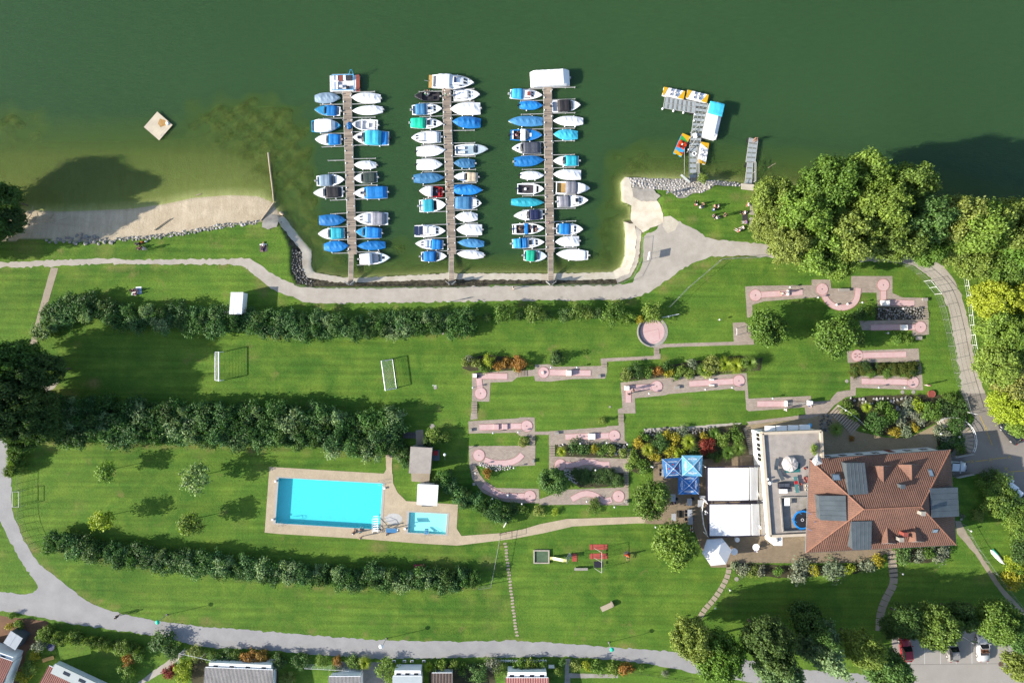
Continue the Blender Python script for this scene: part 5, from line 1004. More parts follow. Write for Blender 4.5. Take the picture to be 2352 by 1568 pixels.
# ---------------------------------------------------------------- minigolf: paving, pink lanes, steps, rocks
M_pink = surf('pink_lane_concrete', A(246, 212, 208), A(238, 194, 192), 1.1, .08)
M_pinkd = mat('pink_lane_edge', A(196, 140, 134), .8, var=.15)
M_block = mat('white_painted_concrete', (.74, .71, .65, 1), .7, var=.06)
M_step = mat('step_concrete', A(196, 180, 160), .85, var=.12)
M_rock = mat('grey_rock', A(168, 164, 158), .85, var=.3, scale=1.3, bump=.6, bscale=6)
M_rockw = mat('pale_rock', A(214, 208, 202), .85, var=.25, scale=1.3, bump=.5, bscale=6)
M_rockd = mat('dark_rock', A(112, 108, 104), .9, var=.4, scale=1.5, bump=.6, bscale=6)
PAV = [[(1084, 857), (1180, 850), (1212, 850), (1228, 848), (1229, 837), (1262, 836), (1272, 842), (1394, 840), (1394, 855), (1390, 869), (1315, 870), (1264, 876), (1229, 875), (1227, 863), (1188, 866), (1176, 876), (1127, 878), (1124, 922), (1084, 921)],
 [(1082, 948), (1096, 948), (1097, 962), (1080, 964)],
 [(1076, 967), (1193, 960), (1193, 958), (1228, 958), (1229, 991), (1260, 990), (1394, 980), (1394, 978), (1421, 977), (1421, 970), (1434, 970), (1435, 1012), (1444, 1018), (1261, 1021), (1261, 998), (1229, 998), (1229, 1001), (1195, 1001), (1185, 993), (1077, 995)],
 [(1425, 878), (1525, 868), (1620, 862), (1690, 858), (1715, 856), (1719, 915), (1862, 909), (1864, 922), (1905, 920), (1922, 900), (1945, 896), (1953, 896), (1953, 864), (2118, 860), (2120, 896), (1966, 890), (1965, 908), (1942, 912), (1916, 930), (1900, 948), (1860, 960), (1720, 975), (1715, 968), (1850, 952), (1848, 935), (1720, 944), (1714, 940), (1711, 896), (1690, 897), (1683, 892), (1532, 905), (1530, 907), (1458, 914), (1460, 949), (1419, 949), (1419, 939), (1430, 936)],
 [(1380, 823), (1502, 817), (1502, 812), (1517, 812), (1517, 824), (1395, 830), (1394, 833), (1380, 833)],
 [(1500, 797), (1512, 790), (1730, 783), (1733, 791), (1532, 797), (1516, 800), (1501, 800)],
 [(1683, 741), (1710, 740), (1725, 750), (1733, 783), (1700, 787), (1685, 784)],
 [(1711, 658), (1748, 656), (1864, 655), (1864, 642), (1907, 642), (1909, 662), (1955, 663), (1955, 634), (2050, 634), (2050, 673), (2072, 683), (2129, 684), (2131, 708), (2015, 704), (2013, 672), (1980, 672), (1965, 695), (1935, 708), (1905, 698), (1885, 682), (1754, 692), (1728, 700), (1728, 729), (1716, 729), (1714, 700)],
 [(1973, 737), (2133, 733), (2134, 768), (2096, 772), (2095, 757), (2034, 757), (1980, 758)],
 [(1945, 806), (2110, 800), (2112, 830), (1947, 833)],
 [(1077, 1024), (1230, 1023), (1229, 1068), (1180, 1070), (1120, 1071), (1092, 1068), (1098, 1084), (1114, 1104), (1140, 1120), (1238, 1122), (1239, 1155), (1180, 1154), (1150, 1150), (1108, 1130), (1085, 1100), (1078, 1066)],
 [(1261, 1047), (1445, 1053), (1444, 1086), (1261, 1078)],
 [(1239, 1146), (1300, 1124), (1435, 1118), (1444, 1120), (1444, 1160), (1345, 1158), (1239, 1159)]]
for i, pl in enumerate(PAV): struct(sheet('paving', pl, .02 + .0006 * i, M_paver, .12, seed=40 + i))
LANES = [  # label, centre line from the tee to the circle, circle (x, y, r), blocks (x, y, sx, sy)
 ('straight pink minigolf lane with a white ramp block and cone', [(1357, 856.5), (1262, 855)], (1248.5, 855, 12), [(1306.5, 856, 11, 13, .7)]),
 ('L-shaped pink lane where two players stand beside a red item', [(1443, 924), (1443, 891), (1500, 888)], (1508.5, 887, 12.5), [(1439.5, 890.5, 10, 10, .6)]),
 ('pink lane narrowed by a pair of white wedges', [(1583, 881), (1690, 875)], (1697, 874, 13), [(1634, 871.5, 10, 3, .35), (1634, 884, 11, 3, .35)]),
 ('short pink lane that ends at a raised white catching net', [(1739, 927), (1806, 927)], None, [(1804.5, 926.5, 4, 14, .5)]),
 ('wavy humped pink lane with the circle at its right end', [(1101, 981), (1200, 978)], (1210, 978, 12.5), [(1140, 979.5, 12, 13, .28), (1160, 979, 12, 13, .28)]),
 ('pink lane with a low concrete tunnel block in the middle', [(1298.5, 1003), (1400, 1000)], (1411, 1000, 12.5), [(1359, 1001.5, 16, 14, .5)]),
 ('gently waving pink lane in front of the rock bed', [(1400, 1066), (1380, 1066), (1358, 1060), (1338, 1061), (1320, 1067), (1298, 1067)], (1287, 1066.5, 12.5), []),
 ('S-shaped pink lane nearest the terrace chestnut', [(1313, 1146), (1335, 1135), (1352, 1133), (1370, 1139), (1388, 1150), (1405, 1146)], (1420.5, 1139, 13), []),
 ('bent pink lane along the lower left minigolf curve', [(1110, 1114), (1130, 1126), (1150, 1136), (1176, 1139), (1205, 1139)], (1217, 1139, 13), [(1166, 1137, 4, 6, .3)]),
 ('crescent pink lane with circle at the left end above the white stones', [(1200, 1043), (1190, 1053), (1176, 1060), (1158, 1063), (1133, 1062), (1113, 1055)], (1100, 1045, 13), []),
 ('pink lane bending round a black tunnel in the top left corner', [(1165.5, 864), (1099, 863), (1103, 895)], (1104, 903, 13), [(1091, 862, 9, 9, .5)]),
 ('half-round pink lane of the upper right group with two posts', [(1971, 661.5), (1967, 687), (1954, 701), (1934, 706.5), (1914, 702), (1899, 689.5), (1890, 672)], (1888, 664, 13), []),
 ('pink lane turning a right angle through a white box with slot', [(2100, 696.5), (2029, 694), (2029, 665)], (2028.5, 654.5, 13.5), [(2031, 696, 18, 12, .6)]),
 ('pink lane with a pale square box, circle at its right end, below the dark stones', [(2000, 752), (2105, 751)], (2114, 751, 12.5), [(2074, 752, 15, 13, .5)]),
 ('pink lane with four dark kite marks in its circle', [(2081.5, 813.5), (1980, 816)], (1968.5, 816.5, 13), []),
 ('faded pink lane at the foot of the hedge strip', [(1979, 875), (2086, 877)], (2096.5, 877, 13), []),
 ('pink lane of the upper left terrace with a player bending over it', [(1843.5, 671), (1745, 677)], (1735, 678, 13), [(1809, 672.5, 4, 13, .3)])]
def offs(line, d):
    out = []
    for i, p in enumerate(line):
        a = line[max(0, i - 1)]; b = line[min(len(line) - 1, i + 1)]; dx, dy = b[0] - a[0], b[1] - a[1]; l = math.hypot(dx, dy) or 1; out.append((p[0] - dy / l * d, p[1] + dx / l * d))
    return out
for lab, line, circ, blocks in LANES:
    ln = smooth_line(line, 6) if len(line) > 4 else line; o = P(*line[0]); t = thing('minigolf_lane', lab, 'minigolf lane', o, 0, 'minigolf lanes')
    def lw(x, y): v = P(x, y) - o; return (v.x, v.y)
    hw = 6.2; poly = offs(ln, hw) + offs(ln, -hw)[::-1]; kb = offs(ln, hw + .9) + offs(ln, -hw - .9)[::-1]
    if len(line) in (3, 4):          # mitred corners
        def mit(d):
            o_ = []
            for i, p in enumerate(line):
                if 0 < i < len(line) - 1:
                    a, b = line[i - 1], line[i + 1]; u = Vector((p[0] - a[0], p[1] - a[1])).normalized(); v = Vector((b[0] - p[0], b[1] - p[1])).normalized(); n = (Vector((-u.y, u.x)) + Vector((-v.y, v.x))); n /= max(.5, n.length_squared / 2); o_.append((p[0] + n.x * d, p[1] + n.y * d))
                else: o_.append(offs(line, d)[i])
            return o_
        poly = mit(hw) + mit(-hw)[::-1]; kb = mit(hw + .9) + mit(-hw - .9)[::-1]
    MB().prism([lw(*p) for p in kb], 0, .055).build('kerb', M_pinkd, t); MB().prism([lw(*p) for p in poly], .03, .062).build('lane_bed', M_pink, t)
    if circ:
        x, y, r = circ; c = lw(x, y)
        MB().prism([(c[0] + math.cos(a * .1963) * (r + 1) * S, c[1] + math.sin(a * .1963) * (r + 1) * S) for a in range(32)], 0, .068).build('kerb', M_pinkd, t)
        MB().prism([(c[0] + math.cos(a * .1963) * r * S, c[1] + math.sin(a * .1963) * r * S) for a in range(32)], .03, .076).build('target_circle', M_pink, t)
        MB().prism([(c[0] + math.cos(a * .52) * .09, c[1] + math.sin(a * .52) * .09) for a in range(12)], .076, .081).build('hole', M_blk, t)
    for x, y, sx, sy, h in blocks: c = lw(x, y); MB().box((c[0], c[1], h / 2 + .03), (sx * S, sy * S, h), taper=.92).build('obstacle', M_block if 'humped' not in lab else M_pink, t)
    if 'cone' in lab: c = lw(1248.5, 855); MB().lathe([(.4, .07), (.1, .3), (.001, .32)], (c[0], c[1], 0)).build('obstacle_cone', M_pink, t)
    if 'kite' in lab:
        for a in range(4): c = lw(1968.5 + (5 if a % 2 else -5), 816.5 + (3.5 if a > 1 else -3.5)); MB().prism([(c[0] - .22, c[1]), (c[0], c[1] + .12), (c[0] + .22, c[1]), (c[0], c[1] - .12)], .076, .12).build('obstacle', M_pinkd, t)
    if 'posts' in lab:
        for x, y in ((1920, 700), (1945, 698)): c = lw(x, y); MB().ball((c[0], c[1], .3), .16).tube((c[0], c[1], .05), (c[0], c[1], .3), .05, n=6).build('obstacle', M_white, t)
    if 'tunnel in' in lab or 'black tunnel' in lab:
        c = lw(1098, 866); mb = MB()
        for i in range(6): a0, a1 = 1.57 + i * .26, 1.57 + (i + 1) * .26; mb.tube((c[0] + .3 + math.cos(a0) * .45, c[1] - .2 + math.sin(a0) * .45, .25), (c[0] + .3 + math.cos(a1) * .45, c[1] - .2 + math.sin(a1) * .45, .25), .14, n=8)
        mb.build('obstacle_pipe', M_blk, t)
    if 'net' in lab: 
        c = lw(1856, 924); MB().box((c[0], c[1], .75), (.7, .8, .9), taper=.8).build('catching_net', M_offw, t); c0 = lw(1808, 924); MB().tube((c0[0], c0[1], .5), (c[0] - .3, c[1], .9), .04).build('guide_rail', M_steel, t); MB().tube((c0[0], c0[1] - .25, .5), (c[0] - .3, c[1] - .25, .9), .04).build('guide_rail', M_steel, t)
# the big round practice green with a curved low wall
t = thing('practice_circle', 'large round pink minigolf circle with a curved grey wall', 'minigolf lane', P(1498.5, 761.5))
def disc(r, z0, z1, nm, m): MB().prism([(math.cos(a * .0982) * r * S, math.sin(a * .0982) * r * S) for a in range(64)], z0, z1).build(nm, m, t)
disc(35.5, 0, .04, 'ring', M_concg); disc(28, .03, .07, 'lane_bed', M_pink)
mb = MB(); rr = []
for i in range(37):
    a = R(60 + 5.5 * i); rr.append([(math.cos(a) * r * S, math.sin(a) * r * S, z) for r, z in ((33, .02), (33, .45), (35.2, .45), (35.2, .02))])
mb.loft(rr, smooth=False).build('curved_wall', M_concg, t)
for a, b in (((-24, 2), (14, -6)), ((14, -6), (17, 18)), ((14, 20), (-3, 26))): MB().box(((a[0] + b[0]) / 2 * S, (a[1] + b[1]) / 2 * -S, .073), (math.hypot(b[0] - a[0], b[1] - a[1]) * S, .05, .01), rz=-math.atan2(b[1] - a[1], b[0] - a[0])).build('lane_line', M_pinkd, t)
# flights of steps
def steps(label, a, b, width, n, rise=.05, mt=None, cat='steps', h=0.0):
    p0, p1 = P(*a, h), P(*b, h); d = p1 - p0; t = thing('flight_of_steps', label, cat, p0, math.atan2(d.y, d.x), 'flights of garden steps'); L_ = d.length; st = None
    for i in range(n):
        if st is None: st = MB().box((0, 0, -.02), (L_ / n * .66, width * S, .22)).build('step', mt or M_step, t, (L_ * (i + .5) / n, 0, 0))
        else: copy_part(st, t, (L_ * (i + .5) / n, 0, rise * min(i, n - 1 - i)))
        MB().box((L_ * (i + .99) / n, 0, -.02), (L_ / n * .3, width * S * .96, .09)).build('joint', M_rockd, t)
    return t
for lab, a, b, w_, n in [('flight of concrete steps left of the ramp-block lane', (1188, 857), (1211, 857), 13, 7), ('steps below the black tunnel lane', (1089.5, 922), (1089.5, 948), 13, 7), ('short steps at the right end of the ramp-block lane', (1387.5, 832), (1387.5, 842), 13, 3),
    ('short steps under the large pink circle', (1508, 800), (1508, 813), 12, 4), ('steps left of the shoulder of the middle lawn', (1426.5, 950), (1426.5, 970), 12, 6), ('steps at the left corner of the rock bed', (1268, 1020), (1268, 1047), 13, 7), ('steps above the crescent pink lane', (1222.5, 1000), (1222.5, 1022), 13, 6),
    ('steps at the right end of the rock bed', (1446, 1030), (1446, 1053), 11, 5), ('steps right of the dark hedge bed', (1438, 1086), (1438, 1118), 11, 8), ('steps between the hedge strip lanes', (2108, 833), (2110, 858), 12, 6), ('steps right of the dark stone bed', (2124, 709), (2127, 732), 13, 5), ('steps left of the crescent lane wall', (1084, 1068), (1095, 1090), 14, 5)]:
    steps(lab, a, b, w_, n)
steps('wide concrete stairs beside the rock garden above the house', (1914, 938), (1966, 987), 30, 12, .06)
steps('brown plank stairs left of the changing hut', (925, 999), (955, 999), 14, 8, .04, M_rockd)
steps('brown plank stairs descending through the shrubs', (921, 1003), (893, 1043), 15, 10, .04, M_rockd)
steps('stairs between garden bed and white building', (1714, 980), (1730, 1046), 16, 15, .03, M_rockd)
steps('slab steps up from the big round stones lawn to the house door', (2046, 1262), (2053, 1325), 19, 6, .02)
def slabs(label, line, w_, n, mt, gap=.88, jit=0.0, rnd=False):
    ln = smooth_line(line, 10); d = [0]
    for p, q in zip(ln, ln[1:]): d.append(d[-1] + math.hypot(q[0] - p[0], q[1] - p[1]))
    t = thing('stepping_stones', label, 'path', P(*line[0])); o = Vector(t.location); step = d[-1] / n; rs = random.Random(label); me = None
    for i in range(n):
        s_ = (i + .5) * step; k = next(j for j in range(len(d) - 1) if d[j + 1] >= s_); f = (s_ - d[k]) / (d[k + 1] - d[k]); a, b = ln[k], ln[k + 1]; p = P(a[0] + (b[0] - a[0]) * f, a[1] + (b[1] - a[1]) * f) - o; p1, p0 = P(*b), P(*a); an = math.atan2(p1.y - p0.y, p1.x - p0.x)
        loc = p + Vector((0, rs.uniform(-jit, jit), .0)); loc.x += rs.uniform(-jit, jit)
        if me is None:
            if rnd: mb = MB().prism([(math.cos(q * .785 + .39) * step * S * gap * .56, math.sin(q * .785 + .39) * w_ * S * .55) for q in range(8)], -.06, .035)
            else: mb = MB().box((0, 0, -.02), (step * S * gap, w_ * S, .12))
            me = mb.build('slab', mt, t, loc)
        else: me_ = copy_part(me, t, loc); me_.rotation_euler = (0, 0, an + rs.uniform(-.08, .08) * (3 if rnd else 0)); continue
        me.rotation_euler = (0, 0, an)
    return t
slabs('curving line of stepping stones from the pool path to the road', [(1160, 1244), (1164, 1275), (1168, 1310), (1173, 1350), (1178, 1390), (1183, 1430), (1188, 1462)], 8, 30, M_step, .62, .05, True)
slabs('curved slab stairway from the hexagonal umbrella down the lawn', [(1675, 1294), (1672, 1318), (1660, 1345), (1640, 1375), (1618, 1400), (1603, 1425), (1594, 1434)], 12, 14, M_step, .82)
slabs('curved slab footpath from the house to the car park trees', [(2053, 1326), (2050, 1345), (2036, 1372), (2026, 1396), (2021, 1420), (2020, 1448)], 18, 9, M_step, .92)
# curved stairs with railing at the asphalt yard
t = thing('curved_stairs', 'curved grey stairs with white railing between terrace and asphalt yard', 'stairs', P(2185, 1005)); o = Vector(t.location)
for i in range(15):
    a = R(120 - 10.5 * i); c_ = (2180 + math.cos(a) * 43, 1012 - math.sin(a) * 43); p = P(*c_) - o; MB().box((p.x, p.y, .05 + .012 * i), (1.55, .5, .1), rz=a).build('step', M_step if i > 1 else M_conc, t)
pts = []
for i in range(16): a = R(124 - 10 * i); p = P(2180 + math.cos(a) * 55, 1012 - math.sin(a) * 55) - o; pts.append(Vector((p.x, p.y, .95)))
mb = MB().path(pts, .035).path([p - Vector((0, 0, .4)) for p in pts], .02)
for p in pts[::2]: mb.tube(p, (p.x, p.y, 0), .025)
mb.build('railing', M_white, t)

# stones: a few shared shapes, each stone an object
def rockmesh(seed, flat=.7):
    rs = np.random.default_rng(seed); bm = bmesh.new(); bmesh.ops.create_icosphere(bm, subdivisions=1, radius=1)
    for v in bm.verts: v.co *= rs.uniform(.72, 1.12); v.co.z *= flat
    me = bpy.data.meshes.new('stone'); bm.to_mesh(me); bm.free(); return me
ROCK = {k: [] for k in 'wgd'}
for k, m in (('w', M_rockw), ('g', M_rock), ('d', M_rockd)):
    for s_ in range(5): me = rockmesh(s_ + ord(k)); me.materials.append(m); ROCK[k].append(me)
def stones(parent, poly, n, size, kinds='w', seed=0, dz=.0, line=None, name='stone', sz=None):
    rs = random.Random(seed); o = Vector(parent.location); placed = []; tries = 0; X0, X1 = min(p[0] for p in poly), max(p[0] for p in poly); Y0, Y1 = min(p[1] for p in poly), max(p[1] for p in poly)
    while len(placed) < n and tries < n * 60:
        tries += 1; x, y = rs.uniform(X0, X1), rs.uniform(Y0, Y1)
        if not inside(poly, np.array([x]), np.array([y]))[0]: continue
        r = rs.uniform(*size)
        if any((x - a) ** 2 + (y - b) ** 2 < ((r + c) * .78) ** 2 for a, b, c in placed): continue
        placed.append((x, y, r))
    z = land(np.array([p[0] for p in placed]), np.array([p[1] for p in placed]))[0]
    for (x, y, r), zz in zip(placed, z):
        ob = bpy.data.objects.new(name, rs.choice(ROCK[rs.choice(kinds)])); COL.objects.link(ob); ob.parent = parent; ob.location = P(x, y) - o + Vector((0, 0, float(zz) + dz + r * S * .2))
        k = r * S; ob.scale = (k * rs.uniform(.9, 1.25), k * rs.uniform(.8, 1.05), k * .8); ob.rotation_euler = (0, 0, rs.uniform(0, 6.28))
def stone_struct(nm, label, cat, poly, n, size, kinds, seed, dz=0.0):
    t = thing(nm, label, cat, P(*poly[0])); stones(t, poly, n, size, kinds, seed, dz); return t
RIP = [(1444, 404), (1500, 407), (1551, 407), (1575, 408), (1700, 417), (1702, 428), (1642, 426), (1612, 444), (1592, 442), (1572, 456), (1556, 455), (1540, 437), (1500, 432), (1454, 430)]
struct(drape('gravel_bank', RIP, .06, M_concg, 6, .8, 9))
stone_struct('riprap', 'bank of pale boulders between the boat ramp and the pedal boat dock', 'stones', [(1446, 406), (1500, 409), (1551, 409), (1575, 410), (1640, 413), (1642, 424), (1610, 442), (1590, 440), (1572, 453), (1556, 452), (1540, 435), (1500, 430), (1456, 428)], 280, (2.6, 4.4), 'wwwg', 1)
stone_struct('riprap', 'thin row of boulders between the two docks', 'stones', [(1642, 412), (1702, 418), (1702, 427), (1642, 424)], 34, (2.4, 4), 'wg', 2)
stone_struct('dry_stone_wall', 'line of rough boulders along the back of the beach', 'stones', [(275, 545), (340, 542), (420, 531), (500, 516), (588, 507), (588, 514), (500, 525), (420, 540), (340, 550), (275, 554)], 90, (2.2, 5), 'gwg', 3)
stone_struct('dry_stone_wall', 'heap of large flat boulders at the shaded end of the beach', 'stones', [(100, 548), (165, 545), (170, 535), (206, 540), (240, 548), (270, 547), (268, 556), (210, 562), (165, 558), (100, 556)], 30, (3.5, 7), 'g', 4)
stone_struct('rock_bank', 'dark rock slope along the left harbour wall', 'stones', [(670, 570), (688, 578), (690, 615), (702, 638), (720, 644), (716, 656), (684, 648), (670, 625)], 120, (2, 3.6), 'ddg', 5)
t = stone_struct('rockery', 'bed of dark broken stones beside the box-slot lane', 'stones', [(2015, 709), (2118, 706), (2120, 731), (2015, 733)], 130, (2.2, 4), 'dgg', 6, .1)
stone_struct('rockery', 'white stones edging the crescent pink lane', 'stones', [(1102, 1062), (1118, 1066), (1160, 1071), (1175, 1068), (1172, 1078), (1140, 1080), (1108, 1072)], 46, (1.8, 3.2), 'w', 7, .05)
stone_struct('rockery', 'grey rocks along the top of the terrace garden bed', 'stones', [(1480, 985), (1540, 982), (1580, 984), (1640, 978), (1642, 984), (1580, 1000), (1520, 1000), (1484, 998)], 60, (2.2, 4.2), 'ggd', 8, .05)
stone_struct('rockery', 'grey rocks in the bed above the wavy lane', 'stones', [(1282, 1020), (1440, 1020), (1440, 1046), (1420, 1048), (1300, 1022), (1282, 1026)], 60, (2, 3.6), 'gw', 9, .05)
stone_struct('rockery', 'pale boulders scattered through the rock garden by the wide stairs', 'stones', [(1945, 912), (2000, 915), (2100, 912), (2105, 925), (2120, 950), (2060, 955), (2050, 925), (1975, 930)], 46, (2.4, 4.6), 'gw', 10, .05)
stone_struct('rockery', 'pale stones at the end of the wavy lane hedge', 'stones', [(1294, 1078), (1306, 1076), (1318, 1092), (1328, 1108), (1320, 1110), (1300, 1094)], 26, (1.8, 3), 'w', 11, .05)
stone_struct('rockery', 'dark rocks below the stairs by the white building', 'stones', [(1880, 955), (1905, 950), (1912, 975), (1900, 990), (1884, 985)], 26, (2.2, 4), 'dg', 12, .05)
for lab, pl in [('planting bed', [(1480, 990), (1640, 978), (1715, 974), (1722, 1040), (1735, 1050), (1620, 1060), (1500, 1066), (1470, 1088), (1445, 1080), (1446, 1040), (1458, 1008)]), ('planting bed', [(1425, 874), (1424, 856), (1480, 846), (1600, 828), (1700, 816), (1752, 822), (1745, 850), (1690, 856), (1560, 866)]),
    ('planting bed', [(1062, 822), (1120, 815), (1205, 824), (1208, 848), (1080, 852), (1064, 845)]), ('planting bed', [(1278, 1021), (1442, 1019), (1440, 1050), (1340, 1050), (1280, 1046)]), ('planting bed', [(1310, 1078), (1432, 1086), (1430, 1116), (1330, 1120), (1312, 1100)]), ('planting bed', [(1952, 834), (2104, 832), (2108, 860), (1954, 862)]),
    ('planting bed', [(1935, 918), (1990, 908), (2100, 906), (2200, 905), (2222, 950), (2225, 985), (2150, 972), (2120, 985), (2080, 1002), (2030, 1000), (1990, 985), (1940, 945)]), ('planting bed', [(2010, 706), (2122, 704), (2126, 734), (2012, 736)]), ('planting bed', [(1680, 1290), (1800, 1298), (1960, 1296), (2028, 1270), (2028, 1292), (1960, 1318), (1790, 1326), (1690, 1318)]),
    ('planting bed', [(2056, 1262), (2180, 1254), (2182, 1280), (2130, 1292), (2062, 1288)]), ('planting bed', [(2148, 985), (2190, 990), (2215, 1010), (2222, 1032), (2165, 1044), (2150, 1010)]), ('planting bed', [(1880, 948), (1912, 940), (1966, 990), (1964, 1000), (1892, 1002)])]:
    struct(sheet('planting_bed', pl, .016, M_soil, .8, seed=len(pl)))
struct(sheet('gravel_strip', [(1478, 984), (1600, 978), (1702, 970), (1702, 974), (1600, 984), (1482, 992)], .024, M_gravel, .5, seed=3))
# benches and cubes of stone on the paving; manhole covers
def block(label, x, y, sx, sy, h, rz=0, cat='bench', m=None):
    t = thing('stone_bench', label, cat, P(x, y), R(rz)); MB().box((0, 0, h - .06), (sx * S, sy * S, .12)).build('seat', m or M_concg, t)
    for s_ in (-1, 1): MB().box((s_ * sx * S * .32, 0, (h - .12) / 2), (.14, sy * S * .8, h - .12)).build('leg', m or M_concg, t)
for lab, x, y, sx, sy in [('concrete cube seat right of the ramp-block lane', 1375, 864, 8, 7), ('concrete cube seat between the L-shaped and wedge lanes', 1554, 889, 11, 7), ('concrete cube seat above the tunnel block lane', 1278, 994, 10, 6), ('concrete cube seat left of the humped lane', 1081, 987, 6, 7), ('concrete cube seat right of the crescent lane', 1224, 1058, 6, 8),
    ('concrete cube seat at the end of the S-shaped lane', 1437, 1151, 6, 8), ('pale stone bench between the upper right lanes', 1936, 666, 26, 6), ('pale boulder seat above the steps of the dark stone bed', 2122, 688, 12, 7), ('grey box seat below the pale square box lane', 2108, 776, 14, 8), ('concrete cube seat by the bent lower lane', 1089, 1110, 6, 6)]:
    block(lab, x, y, sx, sy, .42)
for i, (x, y, r) in enumerate([(1000, 890, 4), (993, 979, 6), (1401, 934, 2.5), (1945, 875, 4), (2073, 900, 4.5), (2098, 900, 4.5), (1017, 765, 3.5), (1692, 1329, 5), (2299, 1524, 6), (2208, 1192, 3)]):
    lab = ['small round manhole cover on the grass right of the tilted goal', 'round concrete manhole cover above the changing hut', 'tiny round cover on the middle minigolf lawn', 'round grey cover left of the faded pink lane', 'left round cover of the pair under the faded lane', 'right round cover of the pair under the faded lane', 'small round cover at the end of the long hedge', 'round millstone by the slab stairway', 'dark rusty manhole cover in the car park', 'small round cover behind the house'][i]
    t = thing('manhole_cover', lab, 'cover', P(x, y)); m = M_concg if i != 8 else mat('rusty_iron', (.08, .05, .035, 1), .7, var=.3)
    MB().lathe([(.001, .055), (r * S * .8, .055), (r * S * .82, .04), (r * S, .04), (r * S, -.02)], n=24, smooth=False).build('lid', m, t)
t = thing('round_planter', 'round brown table stone with rim by the rock garden', 'cover', P(2138, 904)); MB().lathe([(.001, .3), (7 * S, .3), (8 * S, .34), (8 * S, -.02)], n=24, smooth=False).build('rim', M_rbrown, t)
# ---------------------------------------------------------------- buildings
M_wall = mat('white_render', (.76, .76, .74, 1), .85, var=.04, scale=.6)
M_zinc = mat('zinc_sheet', A(108, 118, 124), .45, .2, var=.2, scale=.8)
M_frame = mat('dark_frame', A(52, 48, 70), .5, var=.1)
M_flat = surf('roof_gravel', A(204, 194, 184), A(182, 172, 164), .9, .16)
M_cop2 = mat('roof_coping', A(232, 216, 192), .8, var=.08)
M_fabric = mat('awning_fabric', (.6, .6, .6, 1), .8, var=.06, scale=.5)
def tiles(name, ca, cb, pu=.32, pv=.36):
    q = NT(name); uv = q.t.nodes.new('ShaderNodeTexCoord').outputs['UV']; sp = q.t.nodes.new('ShaderNodeSeparateXYZ'); q.L(uv, sp.inputs[0])
    wu = q.math('SINE', q.math('MULTIPLY', sp.outputs[0], 6.283 / pu)); wvv = q.math('FRACT', q.math('MULTIPLY', sp.outputs[1], 1 / pv))
    n = q.noise(.8, 5, rough=.7); n2 = q.noise(4.5, 3)
    k = q.mix(q.rng(n, .3, .7), ca, cb); k = q.scale(k, q.rng(n2, .3, .7, .84, 1.16)); k = q.scale(k, q.rng(wu, -1, -.2, .87, 1.0)); k = q.scale(k, q.rng(q.noise(.35, 4), .35, .7, .8, 1.1))
    q.L(k, q.b.inputs['Base Color']); q.b.inputs['Roughness'].default_value = .8; q.bump(q.math('ADD', wu, q.math('MULTIPLY', wvv, .6)), .5, .05); return q.m
M_tile = tiles('roof_tiles', A(156, 112, 92), A(136, 96, 78)); M_tile2 = tiles('cabin_roof_tiles', A(176, 108, 92), A(156, 92, 80), .3, .4)
M_corr = tiles('corrugated_sheet', A(176, 172, 170), A(150, 148, 148), .22, 3.0); M_shin = tiles('brown_shingles', A(120, 100, 90), A(98, 82, 74), .5, .25); M_pinkr = tiles('pink_sheet_roof', A(214, 150, 140), A(196, 120, 112), .4, 3.0)
def slope(name, pts, m, parent, o, thick=.12, axis=None):
    """a roof plane from world points, first edge = eave; uv in metres"""
    pts = [Vector(p) for p in pts]; u = (pts[1] - pts[0]).normalized(); n = (pts[1] - pts[0]).cross(pts[-1] - pts[0]).normalized(); 
    if n.z < 0: pts = pts[::-1]; u = (pts[0] - pts[1]).normalized(); n = -n
    v = n.cross(u); me = bpy.data.meshes.new(name); k = len(pts); lo = [p - n * thick for p in pts]
    me.from_pydata([p - o for p in pts] + [p - o for p in lo], [], [tuple(range(k)), tuple(range(2 * k - 1, k - 1, -1))] + [(i, k + i, k + (i + 1) % k, (i + 1) % k) for i in range(k)])
    uvl = me.uv_layers.new(name='UVMap'); allp = pts + lo
    for l in me.loops: p = allp[l.vertex_index]; uvl.data[l.index].uv = (p.dot(u), p.dot(v))
    me.materials.append(m); me.update(); ob = bpy.data.objects.new(name, me); COL.objects.link(ob); ob.parent = parent; return ob
def hexa(name, top, bot, m, parent, o):
    return MB().add([Vector(p) - o for p in list(bot) + list(top)], [(3, 2, 1, 0), (4, 5, 6, 7), (0, 1, 5, 4), (1, 2, 6, 5), (2, 3, 7, 6), (3, 0, 4, 7)]).build(name, m, parent)
def low(p, z): return Vector((p.x, p.y, z))
# paving round the restaurant
struct(sheet('terrace', [(1500, 1060), (1560, 1060), (1735, 1042), (1800, 1040), (1900, 1230), (2050, 1235), (2050, 1262), (2030, 1272), (1985, 1292), (1700, 1292), (1675, 1302), (1632, 1302), (1606, 1250), (1590, 1205), (1480, 1202), (1500, 1120)], .04, M_terr, .2, seed=11))
struct(sheet('entrance_yard', [(1712, 976), (1850, 962), (1905, 948), (1968, 990), (2032, 1004), (2085, 1006), (2125, 987), (2148, 974), (2172, 985), (2150, 1000), (2155, 1040), (2180, 1048), (2150, 1090), (1860, 1090), (1740, 1060), (1730, 1040)], .035, M_terr2, .2, seed=12))
